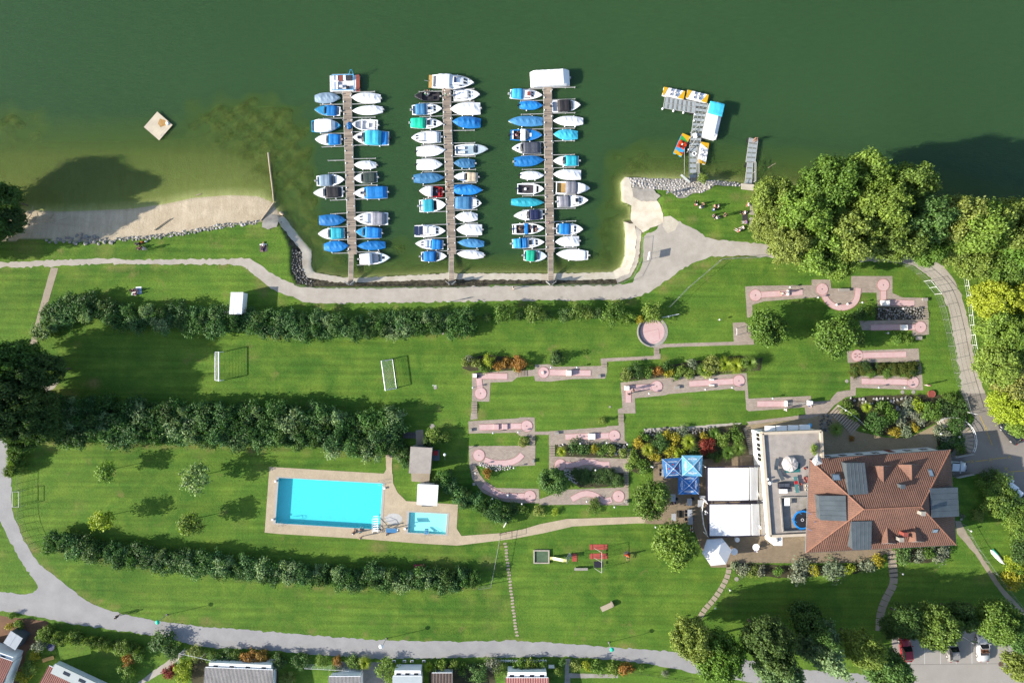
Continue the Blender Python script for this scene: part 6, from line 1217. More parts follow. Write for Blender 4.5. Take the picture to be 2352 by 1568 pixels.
# the flat-roofed restaurant wing with its roof terrace
RH = 5.0
t = thing('restaurant_wing', 'flat-roofed white restaurant wing with a furnished roof terrace', 'building', low(P(1800, 1100, RH), 0)); o = Vector(t.location)
RP = [(1751, 995), (1886, 990), (1890, 1066), (1866, 1068), (1874, 1226), (1769, 1231)]; COURT = [(1793, 1142), (1864, 1141), (1867, 1218), (1799, 1221)]
rp = [tuple((P(x, y, RH) - o)[:2]) for x, y in RP]; mb = MB().prism(rp, -.3, 4.25); wl = mb.build('wall', M_wall, t)
hole = with_holes('roof', RP, [COURT], RH - .25, M_flat, t, RH); hole.location = (-o.x, -o.y, 0)
cf = MB().prism([tuple((P(x, y, RH) - o)[:2]) for x, y in inset(COURT, 1)], None, RH - .72); cf.build('court_floor', M_concg, t)
def parapet(pts, hgt, th, m, nm, base=RH - .9, closed=True):
    w = [P(x, y, RH) - o for x, y in pts]; n = len(w)
    for i in range(n if closed else n - 1):
        a, b = w[i], w[(i + 1) % n]; d = b - a; MB().box(((a.x + b.x) / 2, (a.y + b.y) / 2, (base + RH + hgt) / 2), (d.length - .01, th, RH + hgt - base), rz=math.atan2(d.y, d.x)).build(nm, m, t)
parapet(RP, .12, .42, M_cop2, 'parapet', RH - .78); parapet(COURT, .02, .2, M_concg, 'court_wall', RH - .9)
a, b = P(1751, 995, RH), P(1769, 1231, RH)
for f in (.05, .15, .25):
    c = a.lerp(b, f) - o; ob = MB().box((c.x - .01, c.y, 3.0), (.12, 1.25, 1.5), rz=.02).build('window', M_glass, t)
    for dx, dy, sx, sy in ((0, .66, .16, .1), (0, -.66, .16, .1), (0, 0, .16, .07)): MB().box((dx - .01 + c.x, c.y + dy, 3.0), (sx, sy, 1.6)).build('window_frame', M_wall, ob)
a, b = P(1751, 995, RH), P(1886, 990, RH)
for f in (.2, .4, .6, .8): c = a.lerp(b, f) - o; MB().box((c.x, c.y + .02, 2.2), (1.4, .14, 1.5)).build('window', M_glass, t); MB().box((c.x, c.y + .45, 3.3), (1.7, .9, .06)).build('canopy', M_wall, t)
MB().box((P(1782, 1236, 3) - o).to_tuple()[:2] + (2.0,), (1.3, 1.7, 4.0)).build('chimney_stack', M_wall, t); c = P(1784, 1239, 4) - o; MB().lathe([(.3, 4.0), (.3, 4.25), (.001, 4.25)], (c.x, c.y, 0)).build('vent', M_steel, t)
# two awnings with folded backs
for lab, y0, y1, xo in (('upper white pergola awning with folded pleats', 1072, 1150, 0), ('lower white pergola awning with folded pleats and tree shadow', 1156, 1231, 4)):
    hp = 3.1; t = thing('pergola_awning', lab, 'awning', low(P(1690, (y0 + y1) / 2, hp), 0), 0, 'pergola awnings'); o = Vector(t.location); n = 14; xs = 1626 + xo; xe = 1720 + xo
    for i in range(n):
        a0, a1 = xs + (xe - xs) * i / n, xs + (xe - xs) * (i + 1) / n
        v = [P(a0, y0 + 2, hp) - o, P(a1, y0 + 2, hp) - o, P(a1, y1 - 1, hp) - o, P(a0, y1 - 1, hp) - o]; z = lambda k: hp + .02 * (k % 2)
        m2 = [(v[0] + v[1]) / 2, (v[3] + v[2]) / 2]
        MB().add([low(v[0], hp), low(m2[0], hp + .012), low(v[1], hp), low(v[2], hp), low(m2[1], hp + .012), low(v[3], hp)], [(5, 4, 1, 0), (4, 3, 2, 1)]).build('fabric_panel', M_fabric, t)
    for i in range(7):
        a0 = xe + 2 + i * 2.6; v = [P(a0, y0 + 1, hp) - o, P(a0 + 2.4, y0 + 1, hp) - o, P(a0 + 2.4 + .8, y1 - 2, hp) - o, P(a0 + .8, y1 - 2, hp) - o]; m2 = [(v[0] + v[1]) / 2, (v[3] + v[2]) / 2]
        MB().add([low(v[0], hp - .2), low(m2[0], hp + .1), low(v[1], hp - .2), low(v[2], hp - .2), low(m2[1], hp + .1), low(v[3], hp - .2)], [(5, 4, 1, 0), (4, 3, 2, 1)]).build('fabric_fold', M_fabric, t)
    k = [P(x, y, hp) - o for x, y in ((xs - 4, y0 + 1), (1750 + xo, y0 - 3), (1753 + xo, y1 - 2), (xs - 2, y1 + 2))]
    for i in range(4): d = k[(i + 1) % 4] - k[i]; c = (k[(i + 1) % 4] + k[i]) / 2; MB().box((c.x, c.y, hp - .02), (d.length, .14, .16), rz=math.atan2(d.y, d.x)).build('frame_beam', M_frame if i in (0, 3, 2) else M_white, t)
    for i in (0, 3): MB().tube(low(k[i], 0), low(k[i], hp), .07, n=8).build('post', M_white, t)
    v = [P(1742 + xo, y0, hp), P(1753 + xo, y0 - 1, hp), P(1756 + xo, y1 - 3, hp), P(1745 + xo, y1 - 2, hp)]; MB().prism([tuple((q - o)[:2]) for q in v], hp - .1, hp + .06).build('wall_flashing', M_concg, t)
# the house with the hipped tile roof
EH, RG = 5.2, 9.4
t = thing('tiled_house', 'large house with red tiled hipped roof and grey box dormers', 'house', low(P(2020, 1155, EH), 0)); o = Vector(t.location)
C4 = [(1859, 1054), (2183, 1033), (2196.5, 1251), (1851, 1268.5)]; e = [P(x, y, EH) for x, y in C4]; r0, r1 = P(1984, 1169, RG), P(2116, 1163, RG)
for nm, pts in (('roof_slope', [e[1], e[0], r0, r1]), ('roof_slope', [e[3], e[2], r1, r0]), ('roof_slope', [e[0], e[3], r0]), ('roof_slope', [e[2], e[1], r1])): slope(nm, pts, M_tile, t, o)
mb = MB().tube(r0 - o, r1 - o, .13, n=8)
for a, b in ((e[0], r0), (e[3], r0), (e[1], r1), (e[2], r1)): mb.tube(a - o, b - o, .11, n=8)
mb.build('ridge_tiles', mat('ridge_tile', A(166, 118, 96), .8, var=.2), t)
wp = [Vector((0, 0, 0)) + (q - sum(e, Vector()) / 4) * .955 + sum(e, Vector()) / 4 - o for q in e]; wp[0].x += 2.3; wp[3].x += 2.3; MB().prism([tuple(q[:2]) for q in wp], -.3, EH + .05).build('wall', M_wall, t)
for a, b, n in ((wp[3], wp[2], 7), (wp[0], wp[1], 7), (wp[1], wp[2], 4)):
    d = b - a; an = math.atan2(d.y, d.x)
    for i in range(n):
        for z in (1.5, 4.1):
            c = a.lerp(b, (i + .6) / (n + .2)); dr = z < 2 and i == n // 2 + 1; wn = MB().box((c.x, c.y, 1.05 if dr else z), (1.0, .1, 2.1 if dr else 1.2), rz=an).build('door' if dr else 'window', M_rbrown if dr else M_glass, t)
            if not dr: MB().box((c.x, c.y, z - .66), (1.2, .24, .08), rz=an).build('sill', M_wall, wn); MB().box((c.x, c.y, z), (.06, .14, 1.2), rz=an).build('frame', M_white, wn)
gut = MB(); 
for i in range(4): gut.tube(low(e[i], EH - .12) - o, low(e[(i + 1) % 4], EH - .12) - o, .09, n=8)
gut.build('gutter', M_zinc, t)
for lab, q in (('north', [(1944, 1064, 7.3), (1984, 1063.5, 7.3), (1992, 1131.5, 8.3), (1949, 1134, 8.3)]), ('west', [(1881, 1139, 7.2), (1940, 1139, 8.2), (1942, 1194, 8.2), (1884, 1192, 7.2)]), ('east', [(2136, 1122, 8.3), (2197, 1120, 7.3), (2200, 1183, 7.3), (2140, 1186, 8.3)]), ('south', [(1955, 1198, 8.3), (2000, 1197, 8.3), (1999, 1259, 7.2), (1958, 1260, 7.2)])):
    top = [P(*p) for p in q]; dm = hexa('dormer', [p - Vector((0, 0, 0)) for p in top[::-1]], [low(p, 5.6) for p in top[::-1]], M_zinc, t, o)
    c = sum(top, Vector()) / 4; big = [c + (p - c) * 1.05 + Vector((0, 0, .06)) for p in top]; hexa('dormer_roof', [p + Vector((0, 0, .1)) for p in big[::-1]], big[::-1], M_zinc, dm, o)
    ln = (top[1] - top[0]).length; n = 5; a_, b_ = (0, 1), (3, 2)
    if lab in ('west', 'east'): a_, b_ = (0, 3), (1, 2)
    for i in range(1, n): p0, p1 = big[a_[0]].lerp(big[a_[1]], i / n), big[b_[0]].lerp(big[b_[1]], i / n); MB().tube(p0 - o + Vector((0, 0, .11)), p1 - o + Vector((0, 0, .11)), .03, n=4).build('seam', M_zinc, dm)
for fx, fy, bx, by, dl, dr in ((2029, 1070, 2030, 1111, 33, 30), (2094, 1067, 2095, 1108, 33, 30), (2040, 1247, 2037, 1205, 19, 22), (2105, 1243, 2101, 1204, 19, 22)):
    sgn = 1 if by > fy else -1; zb = 7.5; zf = 6.1; A_, B_ = P(fx, fy, zb), P(bx, by, zb); Lp, Rp = P(fx - dl, fy - sgn * 1, zf), P(fx + dr, fy - sgn * 1, zf)
    d = MB().add([A_ - o, Lp - o, Rp - o, low((Lp + Rp) / 2, 5.6) - o], [(0, 1, 2), (0, 2, 1)]).build('gable_dormer', M_wall, t)
    for s_, q in ((0, Lp), (1, Rp)): slope('dormer_slope', [q, A_, B_], M_tile, d, o, .06)
for x, y, sx, sy, nm in ((1920, 1095, 18, 15, 0), (2137, 1085, 9, 17, 1), (2147, 1218, 12, 11, 2)):
    z = 7.0 if nm == 0 else 6.8; c = P(x, y, z) - o; north = y < 1160; rx = R(-34 if north else 34) * -1
    fr = MB().box((c.x, c.y, z + .12), (sx * S, sy * S, .12), rx=-rx * .95).build('skylight', M_zinc, t); MB().box((c.x, c.y, z + .21), (sx * S * .72, sy * S * .72, .04), rx=-rx * .95).build('pane', mat('sky_pane', A(150, 170, 190), .1, var=.1), fr)
for x, y, h, m in ((2071, 1116, 8.4, M_zinc), (2078, 1226, 8.0, M_rbrown), (2068, 1238, 7.4, M_concg), (2118, 1178, 9.7, M_concg)): c = P(x, y, h) - o; MB().box((c.x, c.y, h - .5), (.55, .5, 1.6)).box((c.x, c.y, h + .33), (.7, .65, .08)).build('chimney', m, t)
# retaining walls and railings by the garage
for lab, a, b in (('grey retaining wall above the garage drive', (2186, 1048), (2226, 1040)), ('grey retaining wall below the garage drive', (2190, 1094), (2228, 1086))):
    d = P(*b) - P(*a); tw = thing('retaining_wall', lab, 'wall', P(*a), math.atan2(d.y, d.x)); MB().box((d.length / 2, 0, .45), (d.length, .22, .9)).build('wall', M_concg, tw); MB().path([(0, 0, 1.3), (d.length, 0, 1.3)], .03).tube((.1, 0, .9), (.1, 0, 1.3), .02).tube((d.length - .1, 0, .9), (d.length - .1, 0, 1.3), .02).build('railing', M_steel, tw)
# pool changing hut and kiosk with the white roof
t = thing('changing_hut', 'flat-roofed concrete changing hut above the pool', 'building', low(P(966, 1055, 2.7), 0)); o = Vector(t.location)
f = lambda pl, h: [tuple((P(x, y, h) - o)[:2]) for x, y in pl]
MB().prism(f([(945, 1027), (991, 1029.5), (986.5, 1085), (941, 1084)], 2.7), -.2, 2.62).build('wall', M_concg, t); MB().prism(f([(943, 1025), (993, 1028), (988.5, 1087), (939, 1086)], 2.7), 2.6, 2.78).build('roof', M_flat, t)
MB().prism(f([(942, 1085.5), (986, 1087), (984, 1111), (943, 1108)], 1.6), -.1, .5).build('bench_platform', M_concp, t)
c = P(967, 1024.5, 1.2) - o; MB().box((c.x, c.y, 1.1), (1.0, .12, 2.0)).build('door', M_zinc, t); MB().box((c.x + 1.2, c.y - .02, 1.5), (.9, .1, .8)).build('window', M_glass, t)
t = thing('kiosk', 'small kiosk with a bright white flat square roof', 'building', low(P(982, 1136, 2.6), 0)); o = Vector(t.location)
MB().prism(f([(961, 1114), (1004, 1116), (1001, 1158), (959, 1155)], 2.5), 0, 2.45).build('wall', M_wall, t); MB().prism(f([(959, 1111), (1007, 1113.5), (1004, 1161.5), (957, 1158.5)], 2.6), 2.45, 2.6).build('roof', M_fabric, t)
c = P(982, 1158, 1.2) - o; MB().box((c.x, c.y - .12, 1.2), (1.8, .14, 1.0)).build('shutter', M_zinc, t)
t = thing('ice_cream_freezer', 'grey freezer platform with a red lid beside the changing hut', 'freezer', P(1002, 1044)); MB().box((0, 0, .3), (1.15, 1.7, .6)).build('body', M_zinc, t); ld = MB().box((-.05, .4, .68), (.85, .75, .2), taper=.92).build('lid', M_red, t)
struct(sheet('hut_paving', [(955, 988), (972, 987), (974, 1024), (955, 1024)], .03, M_concp, .2, seed=5))
t = thing('lifeguard_shelter', 'white flat-roofed shelter on the grass beside the long hedge', 'shed', low(P(543, 697, 2.3), 0), 0); o = Vector(t.location)
MB().prism(f([(530, 672), (557, 672), (553, 720), (528, 719)], 2.2), -.1, 2.2).build('wall', M_wall, t)
for i in range(6): a, b = (529 + i * 4.8, 529 + (i + 1) * 4.8); MB().prism(f([(a + 1, 671), (b + 1, 671), (b - 3, 722), (a - 3, 721)], 2.35), 2.25, 2.33 + .02 * (i % 2)).build('roof_sheet', M_fabric, t)
MB().prism(f([(500, 723), (512, 714), (527, 714), (527, 717)], 1.5), 1.2, 1.24).build('awning_flap', M_fabric, t)

# garden cabins along the lower edge
def cabin(label, x0, y0, x1, y1, eave, ridge, roofm, rz=0, depth=120, wallm=None, front=9, wins=3):
    """(x0,y0)-(x1,y1): the eave line as seen; the cabin runs on below the picture"""
    a, b = P(x0, y0, eave), P(x1, y1, eave); d = b - a; t = thing('garden_cabin', label, 'cabin', low(a, 0), math.atan2(d.y, d.x), 'garden cabins below the road'); L_ = d.length; D = depth * S
    MB().box((L_ / 2, -D / 2 - .0, eave / 2 - .1), (L_ * .96, D * .94, eave + .1)).build('wall', wallm or M_wall, t)
    o0 = Vector((0, 0, 0))
    slope('roof_slope', [(-.1, .15, eave), (L_ + .1, .15, eave), (L_ + .1, -D / 2, ridge), (-.1, -D / 2, ridge)], roofm, t, o0, .08); slope('roof_slope', [(L_ + .1, -D - .15, eave), (-.1, -D - .15, eave), (-.1, -D / 2, ridge), (L_ + .1, -D / 2, ridge)], roofm, t, o0, .08)
    MB().tube((0, .2, eave - .03), (L_, .2, eave - .03), .06, n=6).build('gutter', M_white, t)
    if front:
        fz = front * S; MB().box((L_ / 2, fz / 2 - .2, eave * .45), (L_ * .92, fz, eave * .9)).build('porch', wallm or M_wall, t)
        for i in range(wins): w_ = MB().box((L_ * (i + .6) / (wins + .2), fz * .35 - .1, eave * .91), (.75, fz * .4, .05)).build('porch_window', M_glass, t); MB().box((L_ * (i + .6) / (wins + .2) + .42, fz * .35 - .1, eave * .912), (.07, fz * .5, .05)).build('window_frame', M_white, w_)
    return t
cabin('cabin with ribbed grey roof and white porch windows', 472, 1534, 627, 1540, 2.4, 2.9, M_corr, wins=4, front=14)
cabin('cabin with ribbed pale roof beside the white trellis', 756, 1555, 828, 1555, 2.4, 2.8, M_corr, front=6, wins=2)
cabin('cabin with light sheet roof and big skylight windows', 903, 1554, 968, 1554, 2.4, 2.8, mat('pale_sheet', A(214, 224, 228), .5, var=.06), front=16, wins=3)
cabin('cabin with brown shingle roof between clipped bushes', 992, 1547, 1038, 1547, 2.3, 2.9, M_shin, front=0)
cabin('cabin with pink sheet roof and white dormer windows', 1162, 1558, 1259, 1558, 2.4, 2.8, M_pinkr, front=16, wins=4)
t = cabin('cabin with red roof and long white skylight strip', 112, 1530, 230, 1585, 2.6, 3.0, M_tile2, front=0, depth=90)
L_ = (P(230, 1585, 2.6) - P(112, 1530, 2.6)).length
MB().box((L_ / 2 + .9, -.35 + .5, 2.72), (L_ + .2, 1.7, .14), rz=0).build('skylight_strip', mat('pale_strip', A(196, 206, 206), .6, var=.06), t)
for u in (.28, .58): q = MB().box((L_ * u + .6, .3, 2.81), (1.1, .5, .05)).build('skylight', M_glass, t)
t = cabin('corner cabin with red tiled roof at the left edge', -60, 1490, 28, 1520, 2.6, 3.6, M_tile2, front=12, depth=110, wins=2)
t = thing('garden_shed', 'grey metal garden shed at the lower left corner', 'shed', low(P(30, 1470, 2), 0), R(-32)); MB().box((0, 0, .95), (2.2, 2.1, 1.9)).build('wall', M_zinc, t)
for i in range(4): MB().box((-.85 + i * .57, 0, 1.97 + .02 * (i % 2)), (.57, 2.3, .08)).build('roof_sheet', mat('shed_roof', A(176, 186, 196), .4, .2, var=.08), t)
# garden lawns and plots below the road
struct(sheet('garden_plot', [(-60, 1406), (110, 1426), (112, 1440), (60, 1500), (40, 1600), (-60, 1600)], .006, surf('garden_soil', A(150, 112, 84), A(120, 92, 70), .8, .2), .5, seed=21))
struct(sheet('garden_plot', [(440, 1500), (600, 1508), (640, 1512), (640, 1620), (440, 1620)], .006, M_soil, .5, seed=22))

struct(sheet('garden_plot', [(770, 1518), (880, 1520), (900, 1530), (880, 1620), (740, 1620)], .007, M_concg, .5, seed=23)); struct(sheet('garden_plot', [(985, 1522), (1130, 1524), (1150, 1620), (985, 1620)], .007, M_soil, .5, seed=24)); struct(sheet('garden_paving', [(1298, 1512), (1310, 1512), (1306, 1545), (1420, 1548), (1420, 1556), (1310, 1556), (1308, 1620), (1296, 1620)], .009, M_concg, .3, seed=25))
# ---------------------------------------------------------------- parasols with lettering
def lettering(parent, text, size, loc, rot, m, spacing=1.0):
    cu = bpy.data.curves.new('lettering', 'FONT'); cu.body = text; cu.size = size; cu.align_x = 'CENTER'; cu.align_y = 'CENTER'; cu.extrude = .004; cu.space_character = spacing
    tmp = bpy.data.objects.new('lettering_tmp', cu); COL.objects.link(tmp); dg = bpy.context.evaluated_depsgraph_get(); me = bpy.data.meshes.new_from_object(tmp.evaluated_get(dg)); bpy.data.objects.remove(tmp)
    me.materials.clear(); me.materials.append(m); ob = bpy.data.objects.new('lettering', me); COL.objects.link(ob); ob.parent = parent; ob.matrix_local = Matrix.Translation(Vector(loc)) @ rot; return ob
def parasol(label, corners, m, words, h=2.55, rise=.55, emb=None, ribm=None, wsize=.42):
    cs = [P(x, y, h) for x, y in corners]; c = sum(cs, Vector()) / 4; t = thing('square_parasol', label, 'parasol', low(c, 0), 0, 'square blue parasols'); o = low(c, 0); ap = Vector((0, 0, h + rise))
    MB().tube((0, 0, 0), ap, .05, n=8).build('pole', M_steel, t); MB().box((0, 0, .06), (.8, .8, .12)).build('base', M_concg, t)
    for i in range(4):
        a, b = cs[i] - o, cs[(i + 1) % 4] - o; md = (a + b) / 2; md.z -= .07; q = (a + ap) / 2 + Vector((0, 0, -.02)); q2 = (b + ap) / 2 + Vector((0, 0, -.02)); qm = (md + ap) / 2 + Vector((0, 0, -.07))
        MB().add([a, md, b, q, qm, q2, ap, a - Vector((0, 0, .18)), md - Vector((0, 0, .18)), b - Vector((0, 0, .18))], [(0, 1, 4, 3), (1, 2, 5, 4), (3, 4, 6), (4, 5, 6), (7, 8, 1, 0), (8, 9, 2, 1)]).build('canopy_panel', m, t)
        MB().tube(a, ap, .02, n=5).build('rib', ribm or M_white, t)
        n = (b - a).cross(ap - a).normalized(); n = n if n.z > 0 else -n; u = (b - a).normalized(); v = n.cross(u)
        if v.dot(ap - md) < 0: u = -u; v = n.cross(u)
        rot = Matrix((u, v, n)).transposed().to_4x4()
        p = md.lerp(ap, .33) + n * .06; lettering(t, words[0], wsize, p, rot, M_white)
        if emb is None:
            p2 = md.lerp(ap, .52) + n * .06; MB().add([rot @ Vector(k) + p2 for k in ((-.45, -.02, 0), (0, .05, 0), (.45, -.02, 0), (.02, .02, 0), (0, .2, 0), (-.02, .02, 0))], [(0, 1, 3), (1, 2, 3), (3, 4, 5)]).build('emblem', M_white, t)
            p3 = md.lerp(ap, .2) + n * .06; MB().add([rot @ Vector(k) + p3 for k in ((-.3, -.02, 0), (.3, -.02, 0), (.3, .02, 0), (-.3, .02, 0))], [(0, 1, 2, 3)]).build('emblem', M_white, t)
        else: p2 = md.lerp(ap, .6) + n * .06; MB().add([rot @ Vector(k) + p2 for k in ((-.16, -.1, 0), (.16, -.1, 0), (.12, .08, 0), (.05, .04, 0), (0, .16, 0), (-.05, .04, 0), (-.12, .08, 0))], [tuple(range(7))]).build('emblem', M_red, t)
    MB().ball(ap, .07).build('finial', M_white, t); return t
M_p1 = mat('dark_blue_canvas', A(66, 130, 192), .75, var=.12, scale=1.0); M_p2 = mat('light_blue_canvas', A(120, 196, 234), .75, var=.14, scale=1.2); M_p3 = mat('mid_blue_canvas', A(56, 132, 212), .75, var=.2, scale=1.5)
parasol('dark blue square parasol with white script and small red emblems', [(1520.5, 1053.6), (1566, 1051), (1569.8, 1095.3), (1526.2, 1098.5)], M_p1, ['Feldschlösschen'], 2.5, .5, emb=1, wsize=.24)
parasol('light blue square parasol lettered ARKINA beside the dark one', [(1566.3, 1045.4), (1614, 1045.6), (1612.8, 1093.4), (1567.3, 1092.2)], M_p2, ['ARKINA'], 2.75, .55)
parasol('mid-blue square parasol lettered ARKINA, lowest of the three', [(1558.4, 1092), (1605.2, 1090), (1605.5, 1134.5), (1558, 1135)], M_p3, ['ARKINA'], 2.4, .5)
fz = [ob for ob in bpy.data.objects if ob.name == 'lid'][-1]; lettering(fz, 'Rivella', .26, (-.05, .4, .785), Matrix.Identity(4), M_white)
t = thing('hexagonal_umbrella', 'big white hexagonal umbrella at the corner of the terrace', 'parasol', low(P(1650, 1270, 2.8), 0)); o = Vector(t.location); hx = [P(x, y, 2.7) - o for x, y in ((1624.6, 1238.8), (1659, 1235.5), (1680.5, 1262.8), (1667.6, 1295), (1633.6, 1298.6), (1613, 1270))]; ap = P(1651, 1271, 3.5) - o
for i in range(6): a, b = hx[i], hx[(i + 1) % 6]; MB().add([a, b, ap, a - Vector((0, 0, .2)), b - Vector((0, 0, .2))], [(0, 2, 1), (0, 1, 4, 3)]).build('canopy_panel', M_fabric, t)
MB().tube((ap.x, ap.y, 0), ap, .06).build('pole', M_steel, t); MB().box((ap.x, ap.y, .06), (.9, .9, .12)).build('base', M_concg, t)
# tables, chairs
M_chair = mat('dark_chair', A(44, 44, 56), .6, var=.1); M_table = mat('pale_table_top', A(206, 210, 216), .5, var=.04)
def table(label, x, y, sx, sy, h=.74, z0=.04, m=None, rnd=False, group='terrace tables'):
    p = P(x, y); p.z = z0; t = thing('terrace_table', label, 'table', p, 0, group)
    if rnd: MB().lathe([(.001, h), (sx * S / 2, h), (sx * S / 2, h - .04), (.001, h - .04)], n=24, smooth=False).build('table_top', m or M_table, t); MB().tube((0, 0, .02), (0, 0, h - .04), .04).build('leg', M_steel, t); MB().lathe([(.3, 0), (.3, .03), (.001, .04)], n=16).build('foot', M_steel, t)
    else:
        MB().box((0, 0, h - .02), (sx * S, sy * S, .04)).build('table_top', m or M_table, t)
        for a in (-1, 1):
            for b in (-1, 1): MB().tube((a * sx * S * .42, b * sy * S * .42, 0), (a * sx * S * .42, b * sy * S * .42, h - .04), .025, n=6).build('leg', M_steel, t)
    return t
chn = None
def chair(label, x, y, rz, z0=.04, group='terrace chairs'):
    p = P(x, y); p.z = z0; t = thing('terrace_chair', label, 'chair', p, R(rz), group)
    MB().box((0, 0, .45), (.46, .46, .05)).build('seat', M_chair, t); MB().box((-.22, 0, .68), (.05, .44, .44), ry=-.12).build('backrest', M_chair, t)
    for a in (-.2, .2):
        for b in (-.2, .2): MB().tube((a, b, 0), (a, b, .43), .018, n=5).build('leg', M_steel, t)
TB = [('pale table below the middle of the lowest parasol', 1581, 1150, 11, 16), ('pale table right of it near the white railing', 1605.6, 1153, 11, 16), ('pale table half under the chestnut, nearest the parasols', 1543.6, 1140.5, 11, 17), ('pale table with chairs on its left, upper of a pair', 1582, 1175, 11, 16), ('pale table with a blue-clad guest, lower of a pair', 1583, 1192.7, 11, 17),
      ('pale table at the left half hidden by chestnut leaves', 1545, 1184.5, 10, 16), ('pale table left of the dark blue parasol', 1521.7, 1083.6, 9, 16)]
for a in TB: table(*a)
for lab, x, y, d in (('round white table in front of the house', 1733, 1253, 16), ('round white table half under the hexagonal umbrella', 1683, 1263, 16), ('round white table below the awning edge', 1690, 1236, 11)): table(lab, x, y, d, d, rnd=True, m=M_white)
for lab, x, y, rz in [('dark chair left of the parasol table, upper', 1516, 1078, 0), ('dark chair left of the parasol table, lower', 1516, 1087, 0), ('dark chair left of the paired tables, first from the top', 1574, 1172, 0), ('dark chair left of the paired tables, second from the top', 1574, 1180, 0), ('dark chair left of the paired tables, third from the top', 1574, 1190, 0), ('dark chair right of the table under the lowest parasol', 1588, 1143, 180), ('dark chair beside the table near the chestnut', 1550, 1143, 180)]: chair(lab, x, y, rz)
struct(sheet('terrace_drain', [(1554, 1171), (1566, 1171), (1566, 1187), (1554, 1187)], .05, mat('dark_mat', (.04, .035, .03, 1), .8)))
t = thing('side_trolley', 'small pale serving trolley right of the lowest parasol', 'trolley', P(1610.6, 1139) + Vector((0, 0, .04))); MB().box((0, 0, .8), (.85, .5, .05)).box((0, 0, .3), (.8, .46, .04)).build('shelf', M_table, t)
for a in (-.36, .36):
    for b in (-.2, .2): MB().tube((a, b, .05), (a, b, .8), .02, n=5).build('leg', M_steel, t)
# white railing left of the awnings
t = thing('terrace_railing', 'white slanted railing at the left edge of the awnings', 'railing', P(1622, 1190)); o = Vector(t.location)
pts = [P(x, y, 1.0) - o for x, y in ((1616, 1151), (1613, 1175), (1617, 1205), (1624, 1226))]; mb = MB().path(pts, .05)
for p in pts: mb.tube(p, low(p, 0), .04)
mb.path([p - Vector((0, 0, .5)) for p in pts], .03).build('rail', M_white, t)
t = thing('globe_lamp_cluster', 'cluster of three white globe lamps beside the awnings', 'lamp', P(1615, 1170)); MB().tube((0, 0, 0), (0, 0, 1.9), .05).build('post', M_steel, t)
for a in range(3): MB().ball((math.cos(a * 2.09) * .25, math.sin(a * 2.09) * .25, 2.0), .17).build('globe', M_white, t)

# roof terrace furniture (standing on the roof, z = RH - .25)
ZR = RH - .25
def rp_(x, y, z=ZR): v = P(x, y, RH); v.z = z; return v
t = thing('sun_lounger', 'grey sun lounger on the roof terrace, upper', 'lounger', rp_(1783.5, 1064.5), R(78), 'roof terrace loungers'); loungers = [t]
def lounger_parts(t):
    MB().box((.25, 0, .32), (1.2, .6, .06)).build('seat', M_zinc, t); MB().box((-.62, 0, .45), (.7, .6, .06), ry=.45).build('backrest', M_zinc, t)
    for a in (-.5, .7):
        for b in (-.25, .25): MB().tube((a, b, 0), (a, b, .32), .02, n=5).build('leg', M_steel, t)
lounger_parts(t); t = thing('sun_lounger', 'grey sun lounger on the roof terrace, lower', 'lounger', rp_(1792, 1088.5), R(112), 'roof terrace loungers'); lounger_parts(t)
t = thing('shrouded_table', 'round garden table under a crumpled white cover on the roof', 'table', rp_(1815, 1065)); rr = []
for k, (r_, z) in enumerate(((1.25, .0), (1.15, .5), (1.05, .74), (.6, .9), (.02, 1.0))): rr.append([(math.cos(a * .262) * r_ * (1 + .06 * math.sin(a * 2.3)), math.sin(a * .262) * r_ * (1 + .05 * math.cos(a * 1.7)), z + .03 * math.sin(a * 2.1)) for a in range(24)])
MB().loft(rr, caps=False, smooth=False).build('cover', mat('pale_cover', A(228, 220, 214), .8, var=.15, bump=.5, bscale=5), t)
t = thing('outdoor_rug', 'teal rug beside the shrouded round table on the roof', 'rug', rp_(1822, 1078)); MB().prism([(-1.2, -.55), (1.2, -.45), (1.2, 1.0), (.3, .9), (-1.2, -.1)], 0, .02).build('rug', mat('teal_rug', A(50, 130, 130), .9, var=.2), t)
t = thing('garden_sofa', 'dark grey two-seat sofa on the roof terrace', 'sofa', rp_(1800, 1114)); MB().box((0, 0, .22), (1.75, .85, .44)).build('base', M_chair, t)
for a in (-.42, .42): MB().box((a, .05, .5), (.8, .65, .16)).build('cushion', M_tarp['dgrey'], t)
MB().box((0, -.38, .6), (1.75, .14, .4)).build('backrest', M_chair, t); MB().box((.86, 0, .5), (.12, .8, .3)).build('armrest', M_chair, t)
table('white rectangular table below the sofa on the roof', 1798, 1127, 18, 9, .45, ZR, M_white, group='roof tables').location = rp_(1798, 1127)
table('white table in the sunken roof court', 1808, 1152, 11, 17, .7, ZR, M_white, group='roof tables').location = rp_(1808, 1152, RH - .72)
t = thing('trampoline', 'round blue trampoline in the sunken roof court', 'trampoline', rp_(1844, 1194, RH - .72)); 
mb = MB().lathe([(1.5, .55), (1.25, .58), (1.25, .54), (1.5, .5), (1.5, .55)], n=32, smooth=False).build('blue_pad', M_tarp['blue'], t); MB().lathe([(1.27, .53), (.001, .53)], n=32, smooth=False).build('mat', M_blk, t); MB().lathe([(.24, .545), (.17, .545)], n=20, smooth=False).build('emblem', M_int, t)
for i in range(6): a = i * 1.047; MB().tube((math.cos(a) * 1.48, math.sin(a) * 1.48, 0), (math.cos(a) * 1.48, math.sin(a) * 1.48, 2.0), .03, n=6).build('post', M_tarp['blue'], t)
